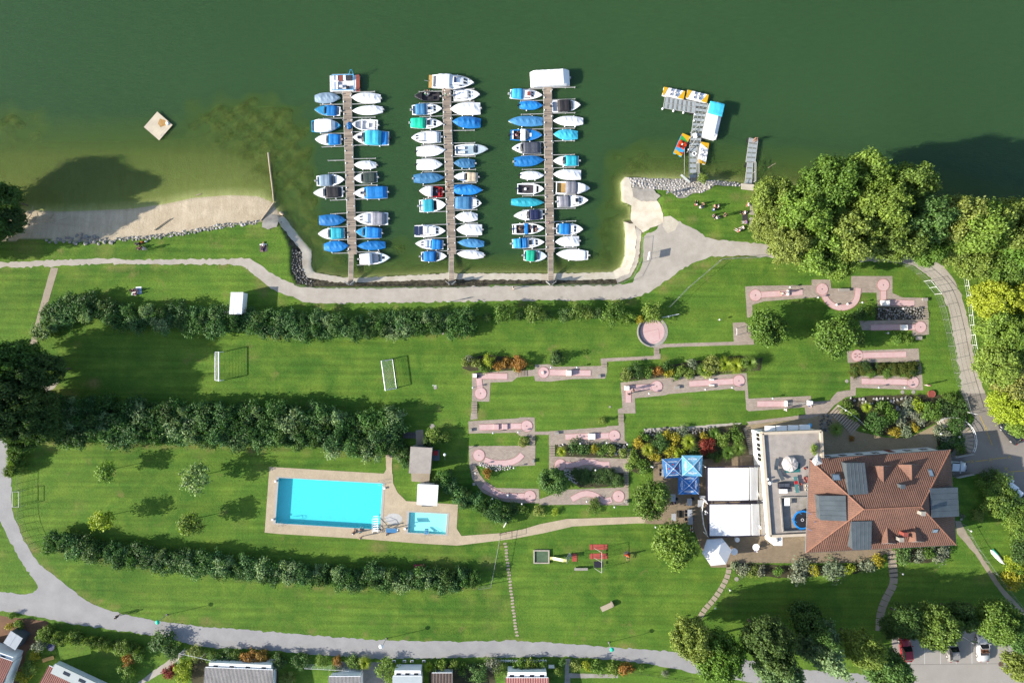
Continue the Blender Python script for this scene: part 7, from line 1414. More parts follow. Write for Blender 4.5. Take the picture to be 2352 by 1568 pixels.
t = thing('shade_sail', 'small white shade cloth at the corner of the roof terrace', 'parasol', rp_(1867, 1052)); MB().add([(-1.0, -.1, 2.0), (0, 1.1, 1.9), (.75, -.5, 2.0), (-.4, -.9, 1.95), (-.1, 0, 2.25)], [(0, 4, 1), (1, 4, 2), (2, 4, 3), (3, 4, 0), (0, 1, 4), (1, 2, 4), (2, 3, 4), (3, 0, 4)]).build('cloth', M_fabric, t); MB().tube((-.1, 0, 0), (-.1, 0, 2.2), .03).build('pole', M_steel, t)
for i, (x, y, r) in enumerate(((1853, 1115, 4), (1853, 1124, 4), (1839, 1111, 3), (1850, 1098, 4.5), (1849, 1075, 3), (1852, 1105, 3))):
    t = thing('plant_pot', 'terracotta or stone pot on the roof edge, %s from the top' % ORD[[3, 5, 2, 1, 0, 4][i]] if 0 else ['pale stone pot on the roof, upper of two', 'pale stone pot on the roof, lower of two', 'small dark pot on the roof beside the planks', 'brown planter box at the roof edge, upper', 'thin planter box beside the shade cloth', 'brown planter box at the roof edge, lower'][i], 'pot', rp_(x, y)); MB().lathe([(r * S * .7, 0), (r * S, .4), (r * S * .8, .4), (r * S * .75, .3), (.001, .3)], n=14).build('pot', M_cop2 if i < 2 else M_rbrown, t)
t = thing('plank_bench', 'teal plank bench with red cushion on the roof', 'bench', rp_(1828, 1112), R(98)); 
for k in (-.2, 0, .2): MB().box((0, k, .42), (2.6, .18, .04)).build('slat', mat('teal_wood', A(96, 150, 150), .7, var=.15), t)
MB().box((.35, 0, .48), (.5, .55, .1)).build('cushion', M_red, t)
for a in (-1, 1): MB().box((a, 0, .2), (.1, .5, .4)).build('leg', M_steel, t)
def roofplant(lab, x, y, r, h): 
    t = tree('shrub', lab, x, y, r, 0, 'low', LGR, h); t.location = rp_(x, y)
roofplant('bright green potted shrub on the roof terrace, upper', 1867, 1024, 7, .9); roofplant('bright green potted shrub on the roof terrace, lower', 1868, 1036, 8, .9)
t = thing('globe_lamp', 'white globe lamp pair on the left parapet of the roof', 'lamp', rp_(1767, 1108)); MB().ball((0, 0, .55), .28).build('globe', M_white, t); MB().ball((-.25, .6, .45), .16).build('globe', M_white, t)
t = thing('round_blue_sign', 'round light blue sign disc above the roof terrace', 'sign', P(1847, 973)); MB().tube((0, 0, 0), (0, 0, 2.2), .04).build('post', M_steel, t); MB().lathe([(.001, 2.26), (.16, 2.24), (.35, 2.2), (.34, 2.18), (.001, 2.2)], n=20).build('disc', M_tarp['lblue'], t)
# ---------------------------------------------------------------- pool fittings, playground, goals, fences, lamps
t = thing('pool_stairs', 'white metal pool stairs at the lower right corner of the pool', 'stairs', P(863, 1204), R(4))
for i in range(7): MB().box((0, -.95 + i * .36, .25 - .13 * i), (.85, .2, .04)).build('tread', M_white, t)
for s_ in (-1, 1): MB().path([(s_ * .45, -1.2, 0), (s_ * .45, -1.1, .9), (s_ * .45, 1.0, .25), (s_ * .45, 1.2, -.8)], .035).build('handrail', M_white, t)
t = thing('safety_rail', 'curved steel rail right of the pool stairs', 'railing', P(878, 1206)); pts = [Vector((-.3, 1.0, .8)), Vector((.6, .6, .85)), Vector((.95, .1, .85)), Vector((.9, -.5, .85)), Vector((-.4, -1.0, .8))]; mb = MB().path(pts, .03)
for p in pts: mb.tube(p, (p.x, p.y, 0), .025)
mb.build('rail', M_steel, t)
for lab, x, y, rz in (('steel pool ladder at the upper right pool corner', 876, 1108, -95), ('steel pool ladder at the lower left pool corner', 645, 1202, 180), ):
    t = thing('pool_ladder', lab, 'ladder', P(x, y), R(rz))
    for s_ in (-1, 1): MB().path([(s_ * .28, -.5, 0), (s_ * .28, -.4, .75), (s_ * .28, .1, .8), (s_ * .28, .35, .2), (s_ * .28, .38, -.8)], .025).build('handrail', M_steel, t)
    for k in range(3): MB().box((0, .37, -.1 - .25 * k), (.55, .1, .03)).build('tread', M_steel, t)
t = thing('pool_ladder', 'small blue and steel ladder of the paddling pool', 'ladder', P(980, 1224), 0)
for k in range(4): MB().box((0, .0 + .22 * k, .25 - .1 * k), (.6, .18, .03)).build('tread', M_tarp['steelblue'], t)
for s_ in (-1, 1): MB().path([(s_ * .33, -.4, 0), (s_ * .33, -.3, .7), (s_ * .33, .7, .1)], .025).build('handrail', M_steel, t)
t = thing('water_shower', 'blue angled shower panel between the two pools', 'shower', P(904, 1210))
MB().box((0, 0, 1.9), (1.75, .75, .1), ry=0, rx=-.25).build('panel', M_tarp['steelblue'], t); MB().tube((0, -.2, 0), (0, -.1, 1.85), .08).build('post', M_steel, t); MB().box((0, -.45, .1), (1.5, .2, .1)).build('drain', M_white, t); MB().path([(-.7, .3, 1.9), (.7, .3, 1.9)], .04).build('spray_bar', M_steel, t)
struct(sheet('wet_patch', [(904 + math.cos(a * .314) * 20 * (1 + .12 * math.sin(a * 3)), 1191 + math.sin(a * .314) * 13) for a in range(20)], .036, mat('splash_film', A(226, 224, 220), .15, var=.12, scale=2)))
for lab, x, y in (('small white box on the left pool deck, upper', 633.5, 1104), ('small white box on the left pool deck, lower', 627, 1192), ('small white box right of the pool', 883.5, 1120), ('small white box left of the paddling pool', 930.5, 1213)): t = thing('starting_block', lab, 'box', P(x, y)); MB().box((0, 0, .15), (.28, .28, .24), taper=.92).box((0, 0, .3), (.3, .3, .05)).build('box', M_white, t)
def slatbench(label, x, y, L_, W_, rz, m, n=4, back=True, name='bench'):
    t = thing(name, label, 'bench', P(x, y), R(rz)); L_ *= S; W_ *= S
    for i in range(n): MB().box((0, -W_ / 2 + W_ * (i + .5) / n, .44), (L_, W_ / n * .78, .05)).build('slat', m, t)
    for s_ in (-1, 1): MB().box((s_ * L_ * .38, 0, .2), (.07, W_ * .9, .4)).build('leg', M_steel, t)
    if back: MB().box((0, W_ / 2 + .04, .72), (L_, .05, .3), rx=-.15).build('backrest', m, t)
M_mag = mat('magenta_paint', A(196, 44, 96), .5, var=.12); M_pal = mat('bleached_slats', A(206, 196, 178), .8, var=.15)
slatbench('magenta bench in front of the low shrub hedge', 964, 1299, 25, 11, 1, M_mag, 4, False); slatbench('red bench beside the sloping hedge', 1062, 1153, 22, 8, -60, mat('raspberry_paint', A(190, 70, 84), .5, var=.12), 3)
slatbench('upper pale slatted picnic bench against the wood', 1726, 483, 23, 11, 86, M_pal, 5, False); slatbench('lower pale slatted picnic bench against the wood', 1725, 512.5, 24, 11, 86, M_pal, 5, False)
# playground
t = thing('sandbox', 'square wooden-framed sandbox at the foot of the slide', 'sandbox', P(1243.5, 1277)); 
for a, b, sx, sy in ((0, 1.02, 2.65, .2), (0, -1.02, 2.65, .2), (1.22, 0, .2, 1.85), (-1.22, 0, .2, 1.85)): MB().box((a, b, .14), (sx, sy, .3)).build('border_beam', M_pal, t)
MB().box((0, 0, .1), (2.3, 1.9, .06)).build('net_cover', mat('green_net', A(96, 122, 92), .9, var=.2), t)
t = thing('slide', 'pale yellow playground slide with steps', 'slide', P(1286, 1280)); 
rr = [[(x, y_, z + dz) for y_, dz in ((-.28, .18), (-.24, 0), (.24, 0), (.28, .18))] for x, z in ((-1.7, .25), (-1.2, .3), (.4, 1.35), (1.0, 1.45))]; MB().loft(rr, closed=False, caps=False, smooth=False).build('chute', mat('slide_yellow', A(232, 232, 150), .35, var=.05), t)
for k in range(5): MB().box((1.1 + k * .16, .02 + .14 * k, 1.3 - .27 * k), (.12, .5, .05), rz=.6).build('step', M_steel, t)
MB().path([(1.0, -.25, 2.0), (1.8, .5, .6)], .03).path([(.8, .3, 2.0), (1.5, 1.0, .6)], .03).tube((.8, .3, 0), (.8, .3, 2.0), .03).tube((1.0, -.25, 0), (1.0, -.25, 2.0), .03).build('handrail', M_steel, t)
M_mat = mat('red_rubber_mat', A(196, 92, 80), .9, var=.12)
for lab, x, y, sx, sy in (('red rubber mat at the slide steps', 1319.5, 1279.5, 11, 18), ): t = thing('rubber_mat', lab, 'mat', P(x, y)); MB().box((0, 0, .02), (sx * S, sy * S, .06)).build('mat', M_mat, t)
for lab, y in (('upper red rubber mat under the swing', 1255.5), ('lower red rubber mat under the swing', 1276.5)):
    t = thing('rubber_mat', lab, 'mat', P(1374.5, y), 0, 'mats under the swing')
    for x, sx in ((-17, 6.5), (0, 25), (17, 6.5)): MB().box((x * S, 0, .02), (sx * S, 12.5 * S, .06)).build('tile', M_mat, t)
t = thing('swing_frame', 'steel swing frame with three seats over the red mats', 'swing', P(1378, 1280)); hh = 2.3
MB().tube((0, 1.55, hh), (0, -1.75, hh), .035).build('crossbar', M_steel, t)
for y in (1.55, -.05, -1.75):
    for s_ in (-1, 1): MB().tube((0, y, hh), (s_ * .9, y, 0), .03).build('frame_leg', M_steel, t)
for y, m in ((1.0, M_red), (.4, M_blk), (-1.0, M_blk)):
    MB().box((.15, y, .5), (.22, .45, .06)).build('seat', m, t)
    for d in (-.2, .2): MB().tube((.15, y + d, .52), (0, y + d, hh), .012, n=5).build('chain', M_steel, t)
t = thing('basket_mat', 'dark square mat below the third swing seat', 'mat', P(1374, 1295.5)); MB().box((0, 0, .02), (1.4, 1.0, .06)).build('mat', M_chair, t)
t = thing('spring_rider', 'orange spring rider on a dark ground disc', 'toy', P(1440, 1272)); MB().lathe([(.001, .04), (.5, .04), (.5, 0)], n=20, smooth=False).build('ground_disc', M_rockd, t); MB().loft([[(x, y_ * w, .45 + h * z_) for y_, z_ in ((-1, 0), (-.6, 1), (.6, 1), (1, 0), (.5, -.8), (-.5, -.8))] for x, w, h in ((-.45, .08, .15), (-.2, .18, .2), (.15, .16, .18), (.45, .07, .3))]).build('body', M_ora, t); MB().tube((0, 0, 0), (0, 0, .4), .1).build('spring', M_steel, t)
slatbench('grey concrete bench in the playground', 1334, 1304.5, 31, 7, 0, M_concg, 1, False, 'stone_bench')
t = thing('concrete_culvert', 'sloping concrete slab with rounded end on the playground lawn', 'concrete block', P(1394, 1391), R(27)); MB().box((-.1, 0, .32), (2.0, .85, .12), ry=-.12).build('slab', M_concp, t); MB().loft([[(x, math.cos(a) * .5, .3 + math.sin(a) * .35) for a in np.linspace(0, 6.28, 13)[:-1]] for x in (.8, 1.1)]).build('end_block', M_concp, t); MB().box((-.7, 0, .12), (.3, .7, .26)).build('foot', M_concp, t)
# goals
def goal(label, base0, base1, back, hh=1.9):
    a, b = P(*base0), P(*base1); d = b - a; t = thing('football_goal', label, 'goal', a, math.atan2(d.y, d.x), 'football goals'); L_ = d.length; D = back * S
    MB().tube((0, 0, hh), (L_, 0, hh), .07).build('crossbar', M_white, t)
    for x in (0, L_): MB().tube((x, 0, 0), (x, 0, hh), .07).build('post', M_white, t); MB().tube((x, 0, hh), (x, D, .05), .03).build('side_bar', M_white, t); MB().tube((x, 0, .05), (x, D, .05), .05).build('ground_bar', M_white, t)
    MB().tube((0, D, .05), (L_, D, .05), .05).build('rear_bar', M_white, t); nb = MB()
    for i in range(27): x = L_ * i / 26; nb.tube((x, 0, hh), (x, D * .7, hh * .45), .008, n=3, cap=False).tube((x, D * .7, hh * .45), (x, D, .05), .008, n=3, cap=False)
    for k in range(10): y = D * k / 9; z = hh * (1 - .55 * min(1, k / 6.3)) if k < 7 else hh * .45 * (9 - k) / 3; nb.tube((0, y, z), (L_, y, z), .008, n=3, cap=False)
    nb.build('net', M_offw, t)
goal('white football goal at the left end of the pitch', (514, 873), (514, 808), 20); goal('white football goal standing askew at the right end of the pitch', (881, 828), (890, 894.5), 21)
t = thing('climbing_frame', 'thin steel goal frame behind the lawn at the left road bend', 'goal', P(44, 1141)); 
for x in (0, 1.0): MB().path([(x, -1.3, 0), (x, -1.3, 1.5), (x, 1.2, 1.5), (x, 1.2, 0)], .04).build('frame', M_steel, t)
MB().path([(0, -1.3, 1.5), (1.0, -1.3, 1.5)], .03).path([(0, 1.2, 1.5), (1.0, 1.2, 1.5)], .03).build('crossbar', M_steel, t)
# wire fences: posts, rail, wires
M_fen = mat('dull_wire', A(168, 172, 166), .6, var=.1)
def fence(label, line, hh=1.3, step=34, m=None, rails=3, curved=False, cat='fence', r=.022):
    ln = smooth_line(line, 8) if curved else line; t = thing('wire_fence', label, cat, P(*line[0])); o = Vector(t.location); pts = [P(*p) - o for p in ln]; d = [0]
    for a, b in zip(pts, pts[1:]): d.append(d[-1] + (b - a).length)
    n = max(1, round(d[-1] / (step * S))); po = None; loc = []
    for i in range(n + 1):
        s_ = d[-1] * i / n; k = min(len(d) - 2, next((j for j in range(len(d) - 1) if d[j + 1] >= s_ - 1e-6), len(d) - 2)); loc.append(pts[k].lerp(pts[k + 1], (s_ - d[k]) / (d[k + 1] - d[k])))
    for p in loc:
        if po is None: po = MB().tube((0, 0, -.1), (0, 0, hh), r * 1.4, n=6).build('post', m or M_fen, t, p)
        else: copy_part(po, t, p)
    for k in range(rails):
        z = hh * (1 - .92 * k / max(1, rails - 1)) if rails > 1 else hh; MB().path([p + Vector((0, 0, z - .03)) for p in pts], r if k == 0 else r * .35, 5).build('top_rail' if k == 0 else 'wire', m or M_fen, t)
    return t
fence('wire fence round the right minigolf edge along the gravel path', [(2050, 601), (2080, 612), (2112, 635), (2140, 665), (2158, 705), (2172, 760), (2180, 800), (2190, 850), (2206, 905), (2218, 945)], 1.5, 32, curved=True, rails=5)
fence('wire fence running diagonally from the practice circle to the wood', [(1536, 705), (1580, 660), (1656, 596), (1690, 594), (1745, 592)], 1.2, 32, rails=4)
fence('wire fence along the pool lawn at the left road bend', [(52, 1075), (50, 1130), (52, 1185), (64, 1225), (90, 1256)], 1.3, 16, mat('dull_steel', A(120, 124, 116), .6, .3), curved=True, rails=4)
fence('wire fence from the pool path down to the hedge end', [(1150, 1224), (1143, 1262), (1128, 1342), (1100, 1346)], 1.4, 15, rails=4)
fence('white tube railing along the outer edge of the right path', [(2213, 634), (2222, 690), (2228, 745), (2236, 800), (2252, 858)], 1.0, 22, M_white, 3, True, 'railing')
fence('thin wire fence beside the sandy footpath behind the house', [(2210, 1202), (2240, 1255), (2290, 1325), (2345, 1395)], 1.0, 34, rails=3)
fence('harbour edge fence along the lower quay', [(682, 654), (714, 662), (800, 662.5), (1040, 660.5), (1176, 657.5), (1420, 654.5), (1452, 639), (1471, 600), (1476, 547)], .9, 60, rails=2)
fence('white railing beside the stairs of the rock garden', [(1924, 932), (1950, 948), (1980, 974)], .9, 20, M_white, 2, cat='railing'); fence('white wooden trellis along the cabin gardens', [(706, 1524), (745, 1526), (780, 1528), (820, 1531)], 1.6, 14, M_white, 5)
fence('low timber railing above the wedge lane bed', [(1454, 875), (1484, 871), (1530, 864)], .6, 30, M_pal, 2, cat='railing')
fence('white gate frame beside the right gravel path', [(2122, 646), (2134, 660), (2147, 676)], 1.9, 17, M_white, 2, cat='gate')
fence('white barrier bar at the entrance of the asphalt yard', [(2218, 946), (2236, 950)], 1.0, 20, M_white, 2, cat='gate')
fence('dark railing at the corner of the upper garden gate', [(1148, 1224), (1176, 1218), (1176, 1232)], 1.2, 14, M_chair, 4, cat='gate')
fence('thin black fence along the garden beds below the road', [(1452, 1540), (1520, 1552), (1590, 1562)], .6, 20, M_chair, 2); fence('white pergola frame beside the garden path', [(421, 1510), (424, 1488), (495, 1504)], 1.9, 24, M_white, 2, cat='pergola')
# road lamps: round shades on leaning arms
for lab, hx_, hy, bx, by, m in (('road lamp with a green round shade at the left', 361.5, 1428.5, 383, 1411, 'turq'), ('road lamp with a white round shade in the middle', 875, 1484, 887, 1465.5, 'white'), ('road lamp with a green round shade at the right', 1405.5, 1491, 1398, 1474.5, 'turq')):
    b = P(bx, by); t = thing('road_lamp', lab, 'street lamp', b, 0, 'road lamps'); tp = P(hx_, hy, 3.4) - b; MB().tube((0, 0, 0), (tp.x * .3, tp.y * .3, 3.0), .05, .04).tube((tp.x * .3, tp.y * .3, 3.0), (tp.x, tp.y, 3.45), .035).build('post', M_steel, t)
    MB().lathe([(.001, .2), (.2, .16), (.36, .02), (.32, -.02), (.001, .0)], (tp.x, tp.y, 3.35), 20).build('shade', M_tarp[m] if m != 'white' else M_white, t); MB().box((0, 0, .05), (.25, .25, .12)).build('footing', M_concg, t)
M_globe = mat('white_globe', A(246, 246, 246), .3, var=.02)
GL = {'in the top middle of the minigolf': [(1265.5, 843.5), (1325.5, 843.5), (1491, 903.5), (1620.5, 894), (1682, 890), (1775, 914.5)], 'of the lower minigolf': [(1086, 890), (1092, 1086), (1104, 1068), (1132.5, 994), (1131, 1145), (1180, 1074), (1190.5, 992), (1199, 1156.5), (1333, 1018), (1348, 1151.5), (1368, 1079), (1394, 1016.5), (1411.5, 1164), (1441, 1020)],
      'of the upper right minigolf': [(1536, 727), (1653, 734), (1815, 659.5), (1879.5, 683), (1981, 694.5), (2018.5, 890), (2040, 764.5), (2075, 709), (2078, 890)], 'on the lawn below the restaurant': [(1506, 1210), (1557, 1424), (1643, 1396), (1677, 1355), (2054, 1398), (2074, 1318), (2231, 1219), (2321, 1348)], 'round the rock garden': [(1943, 942), (2161, 996), (2204, 1003)]}
gp = None
for place, lst in GL.items():
    for i, (x, y) in enumerate(sorted(lst)):
        b = P(x, y, .95); b.z = 0; t = thing('globe_lamp', 'white globe garden lamp %s, %s from the left' % (place, ORD[i]), 'garden lamp', b, 0, 'globe garden lamps')
        if gp is None: gp = (MB().tube((0, 0, 0), (0, 0, .85), .03, n=6).build('post', M_steel, t), MB().ball((0, 0, .98), .16).build('globe', M_globe, t))
        else: copy_part(gp[0], t); copy_part(gp[1], t)
t = thing('floodlight_post', 'thin post with white lamp head beside the changing hut', 'lamp', P(1022, 1056)); MB().tube((0, 0, 0), (.15, 1.2, 2.3), .03).build('post', M_steel, t); MB().ball((.2, 1.3, 2.4), .22, .8).build('lamp_head', M_white, t)
# signs
for lab, x, y, rz, sx in (('thin notice board beside the boat ramp path', 1486, 590, 80, 1.3), ('small grey notice board at the edge of the quay path', 1032, 694, 0, .6), ('tilted white sign on the fence corner above the pool path', 1160, 1199, 60, .9)):
    t = thing('notice_board', lab, 'sign', P(x, y), R(rz)); MB().box((0, 0, 1.45), (sx, .05, .8)).build('board', M_white, t)
    for s_ in (-1, 1): MB().tube((s_ * sx * .4, 0, 0), (s_ * sx * .4, 0, 1.5), .03, n=6).build('post', M_steel, t)
t = thing('small_goal', 'small steel frame with net on the paving below the practice green', 'frame', P(1692, 762)); 
for s_ in (-.55, .55): MB().path([(-.3, s_, 0), (-.3, s_, 1.0), (.2, s_, 0)], .025).build('frame', M_steel, t)
MB().path([(-.3, -.55, 1.0), (-.3, .55, 1.0)], .03).build('crossbar', M_white, t)
t = thing('white_bar', 'white gymnastic bar on posts by the practice circle', 'bar', P(1540, 725), R(12)); MB().tube((-1.6, 0, 1.0), (1.2, 0, 1.0), .04).build('bar', M_white, t)
for x in (-1.4, 1.0): MB().tube((x, 0, 0), (x, 0, 1.0), .03).build('post', M_white, t)
# markings
M_ym = mat('yellow_marking', A(214, 186, 92), .8, var=.2, scale=6); M_wm = mat('white_marking', A(232, 230, 226), .8, var=.12, scale=6)
def mark(a, b, w_, m, z=.024, nm='marking'):
    p, q = P(*a), P(*b); d = q - p; n = Vector((-d.y, d.x, 0)).normalized() * w_ / 2; o_ = MB().add([low(p - n, z), low(p + n, z), low(q + n, z), low(q - n, z)], [(3, 2, 1, 0)]).build(nm, m); return struct(o_)
for a, b in (((2250, 954), (2262, 980)), ((2266, 990), (2279, 1022)), ((2218, 1060), (2228, 1059)), ((2240, 1059), (2268, 1056)), ((2280, 1054), (2312, 1050)), ((2314, 1083), (2360, 1080))): mark(a, b, .13, M_ym)
for x, y in ((2264, 984), (2233, 1059), (2275, 1055), (2319, 1049), (2311, 1076)): mark((x - 4, y - 4), (x + 4, y + 4), .09, M_ym, .025); mark((x - 4, y + 4), (x + 4, y - 4), .09, M_ym, .026)
for i in range(6): mark((2087 + i * 36.2, 1462 + i), (2087.5 + i * 36.2, 1524), .1, M_wm)
mark((2085, 1525), (2300, 1523), .06, mat('joint_line', A(130, 126, 120), .9))

# ---------------------------------------------------------------- cars
def car(label, x, y, rz, col, L_=4.25, W_=1.75, hh=1.5, open_top=False, name='parked_car'):
    t = thing(name, label, 'car', P(x, y) + Vector((0, 0, .02)), R(rz), 'parked cars'); pm = mat('car_paint_%d_%d_%d' % col, A(*col), .25, .1, var=.03, spec=.6); X = L_ / 2; Y = W_ / 2
    prof = [(-X, .45, .86), (-X * .97, .75, .93), (-X * .72, .92, 1.0), (-X * .3, .95, 1.0), (X * .25, .93, 1.0), (X * .6, .86, .98), (X * .92, .7, .9), (X, .45, .8)]
    rr = [[(px, Y * w, .28), (px, Y * w, z * .75), (px, Y * w * .9, z), (px, 0, z + .03), (px, -Y * w * .9, z), (px, -Y * w, z * .75), (px, -Y * w, .28)] for px, z, w in prof]; b = MB().loft(rr, closed=False, caps=False); b.add(rr[0], [tuple(range(7))]); b.add(rr[-1], [tuple(range(7))]); b.build('body', pm, t)
    xf, xb = X * .34, -X * .86; zb = .92; zt = hh; ftx, btx = X * .02, -X * .62; w0, w1 = Y * .86, Y * .7
    if not open_top:
        MB().add([(ftx, -w1, zt - .02), (ftx, w1, zt - .02), (btx, w1, zt - .03), (btx, -w1, zt - .03), ((ftx + btx) / 2, -w1, zt + .02), ((ftx + btx) / 2, w1, zt + .02)], [(0, 1, 5, 4), (4, 5, 2, 3)], True).build('roof', pm, t)
        g = MB(); q = {'f': [(xf, -w0, zb), (xf, w0, zb), (ftx, w1, zt - .03), (ftx, -w1, zt - .03)], 'b': [(xb, w0 * .95, zb), (xb, -w0 * .95, zb), (btx, -w1, zt - .04), (btx, w1, zt - .04)]}
        MB().add(q['f'], [(0, 1, 2, 3)]).build('windscreen', M_glass, t); MB().add(q['b'], [(0, 1, 2, 3)]).build('rear_window', M_glass, t)
        for s_ in (-1, 1): MB().add([(xf, s_ * w0, zb), (ftx, s_ * w1, zt - .03), (btx, s_ * w1, zt - .04), (xb, s_ * w0 * .95, zb)], [(0, 1, 2, 3)]).build('side_window', M_glass, t); MB().tube((xf, s_ * w0, zb), (ftx, s_ * w1, zt - .02), .035, n=5).tube((xb, s_ * w0 * .95, zb), (btx, s_ * w1, zt - .03), .05, n=5).build('pillar', pm, t)
    else:
        MB().box((-X * .12, 0, .97), (L_ * .36, W_ * .72, .06)).build('cabin_opening', M_dint, t); MB().add([(xf, -w0, zb), (xf, w0, zb), (ftx + .1, w1, zt - .15), (ftx + .1, -w1, zt - .15)], [(0, 1, 2, 3)]).build('windscreen', M_glass, t); MB().tube((xf, -w0, zb), (ftx + .1, -w1, zt - .13), .04).tube((ftx + .1, -w1, zt - .13), (ftx + .1, w1, zt - .13), .04).tube((ftx + .1, w1, zt - .13), (xf, w0, zb), .04).build('screen_frame', pm, t)
        for s_ in (-1, 1): MB().box((-X * .05, s_ * .36, 1.0), (.5, .5, .14)).box((-X * .2, s_ * .36, 1.12), (.14, .48, .4), ry=-.2).build('seat', mat('leather', A(120, 82, 60), .6), t)
    for s_ in (-1, 1):
        MB().box((X * .3, s_ * (Y + .08), .98), (.12, .2, .12)).build('mirror', pm, t); MB().box((X * .9, s_ * Y * .62, .72), (.16, .36, .1)).build('headlight', M_glass, t); MB().box((-X * .97, s_ * Y * .64, .74), (.06, .32, .12)).build('tail_light', M_red, t)
        for px in (X * .62, -X * .6): w_ = MB().tube((px, s_ * (Y - .2), .32), (px, s_ * (Y + .01), .32), .32, n=16).build('wheel', M_blk, t); MB().tube((px, s_ * (Y), .32), (px, s_ * (Y + .025), .32), .2, n=12).build('rim', M_steel, w_)
    return t
car('red car parked under the tree at the left of the car park', 2076, 1487, 96, (196, 46, 60), 4.1); car('silver-grey car half hidden by leaves in the car park', 2183, 1488, 94, (176, 172, 166), 3.9); car('white open-top car with dark seats in the car park', 2252, 1483, 92, (242, 242, 242), 4.5, 1.85, 1.45, True)
car('white small car reversing out from under the house roof', 2190, 1069, -4, (240, 244, 248), 3.6, 1.65); car('dark grey car under the yellow-green tree by the asphalt yard', 2316, 992, 130, (52, 58, 64), 4.2); car('white car at the right edge below the white containers', 2348, 1163, 60, (240, 242, 246), 4.2)
for lab, x, y, rz in (('white waste container, upper of the three by the yard', 2308, 1101, -38), ('white waste container, middle of the three by the yard', 2319, 1117, -38), ('white waste container, lowest of the three by the yard', 2330, 1129, -38)):
    t = thing('waste_container', lab, 'container', P(x, y), R(rz)); MB().box((0, 0, .5), (1.35, 1.0, .9), taper=1.06).build('body', M_int, t); MB().box((0, 0, 1.0), (1.45, 1.1, .12), taper=.92).build('lid', M_white, t)
    for a in (-.5, .5): MB().tube((a, -.4, .06), (a, -.34, .06), .07).build('wheel', M_blk, t)
t = thing('rowing_skiff', 'white and turquoise paddle board leaning on the grass slope', 'board', P(2290, 1278), R(-46)); MB().loft([[(x, y_ * w, .12 + z_ * .1) for y_, z_ in ((-1, 0), (-.7, 1), (.7, 1), (1, 0), (.6, -1), (-.6, -1))] for x, w in ((-1.6, .08), (-1.2, .32), (0, .38), (1.0, .3), (1.6, .05))]).build('hull', M_white, t); MB().box((-.9, .3, .2), (1.3, .12, .05)).build('paddle', M_tarp['turq'], t)
# flagpoles by the car park
for lab, a, b, m in (('flagpole with a red and white flag by the car park', (2219, 1438), (2280, 1474), M_red), ('flagpole with a white flag by the car park', (2197, 1454), (2234, 1476), M_offw)):
    p0 = P(*a); p1 = P(b[0], b[1], 5.0); p0 = Vector((p1.x, p1.y, 0)); t = thing('flagpole', lab, 'flagpole', p0, 0, 'flagpoles'); MB().tube((0, 0, 0), (0, 0, 5.2), .04, .025).build('pole', M_white, t); MB().loft([[(0.02 + x, .08 * math.sin(x * 4), z) for z in (5.1, 4.3)] for x in np.linspace(0, 1.1, 7)], closed=False, caps=False).build('flag', m, t)
t = thing('crumpled_tarp', 'crumpled blue tarp lying on the left jetty planks', 'tarp', P(801, 288) + Vector((0, 0, DZ))); rs = random.Random(3); rr = [[(math.cos(a * .628) * r_ * .42 * rs.uniform(.8, 1.2), math.sin(a * .628) * r_ * .62 * rs.uniform(.8, 1.2), z + rs.uniform(-.06, .06) + .08) for a in range(10)] for r_, z in ((1, 0), (.8, .15), (.45, .25), (.05, .3))]; MB().loft(rr, caps=False, smooth=False).build('tarp', M_tarp['blue'], t)
# garden bits below the road
table('round dark table with parasol cloth in the left cabin garden', 123, 1481, 17, 17, .72, 0, M_tarp['navy'], True, 'garden tables')
t = thing('sun_lounger', 'orange sun lounger in the left cabin garden', 'lounger', P(115, 1510), R(15)); MB().box((.2, 0, .3), (1.3, .6, .07)).build('seat', M_tan, t); MB().box((-.65, 0, .42), (.6, .6, .07), ry=.4).build('backrest', M_tan, t)
for a in (-.5, .7):
    for b in (-.25, .25): MB().tube((a, b, 0), (a, b, .3), .02, n=5).build('leg', M_steel, t)
t = thing('letter_gate', 'small white garden gate with numbers between round bushes', 'gate', P(1266, 1525)); MB().box((0, 0, .6), (.9, .06, .9)).build('panel', M_white, t); MB().path([(-.5, 0, 0), (-.5, 0, 1.3), (.5, 0, 1.3), (.5, 0, 0)], .04).build('arch', M_steel, t)
for i in range(15):
    pass
t = thing('ring_edging', 'row of white concrete rings edging the garden along the road', 'edging', P(1140, 1516)); o = Vector(t.location); rg = None
for i in range(26):
    x = 1140 + i * 5.4
    if 1255 < x < 1276: continue
    p = P(x, 1516) - o
    if rg is None: rg = MB().lathe([(.16, 0), (.16, .2), (.11, .2), (.11, .02)], n=10).build('ring', M_white, t, p)
    else: copy_part(rg, t, p)
for i, x in enumerate((906, 930, 947, 974)): t = thing('planter_box', 'small white planter box on the rail, %s from the left' % ORD[i], 'planter', P(x, 1515), 0, 'planter boxes'); MB().box((0, 0, .35), (.5, .28, .3)).build('box', M_white, t); MB().box((0, 0, .52), (.4, .2, .06)).build('soil', M_soil, t); MB().tube((0, 0, 0), (0, 0, .25), .04).build('leg', M_steel, t)

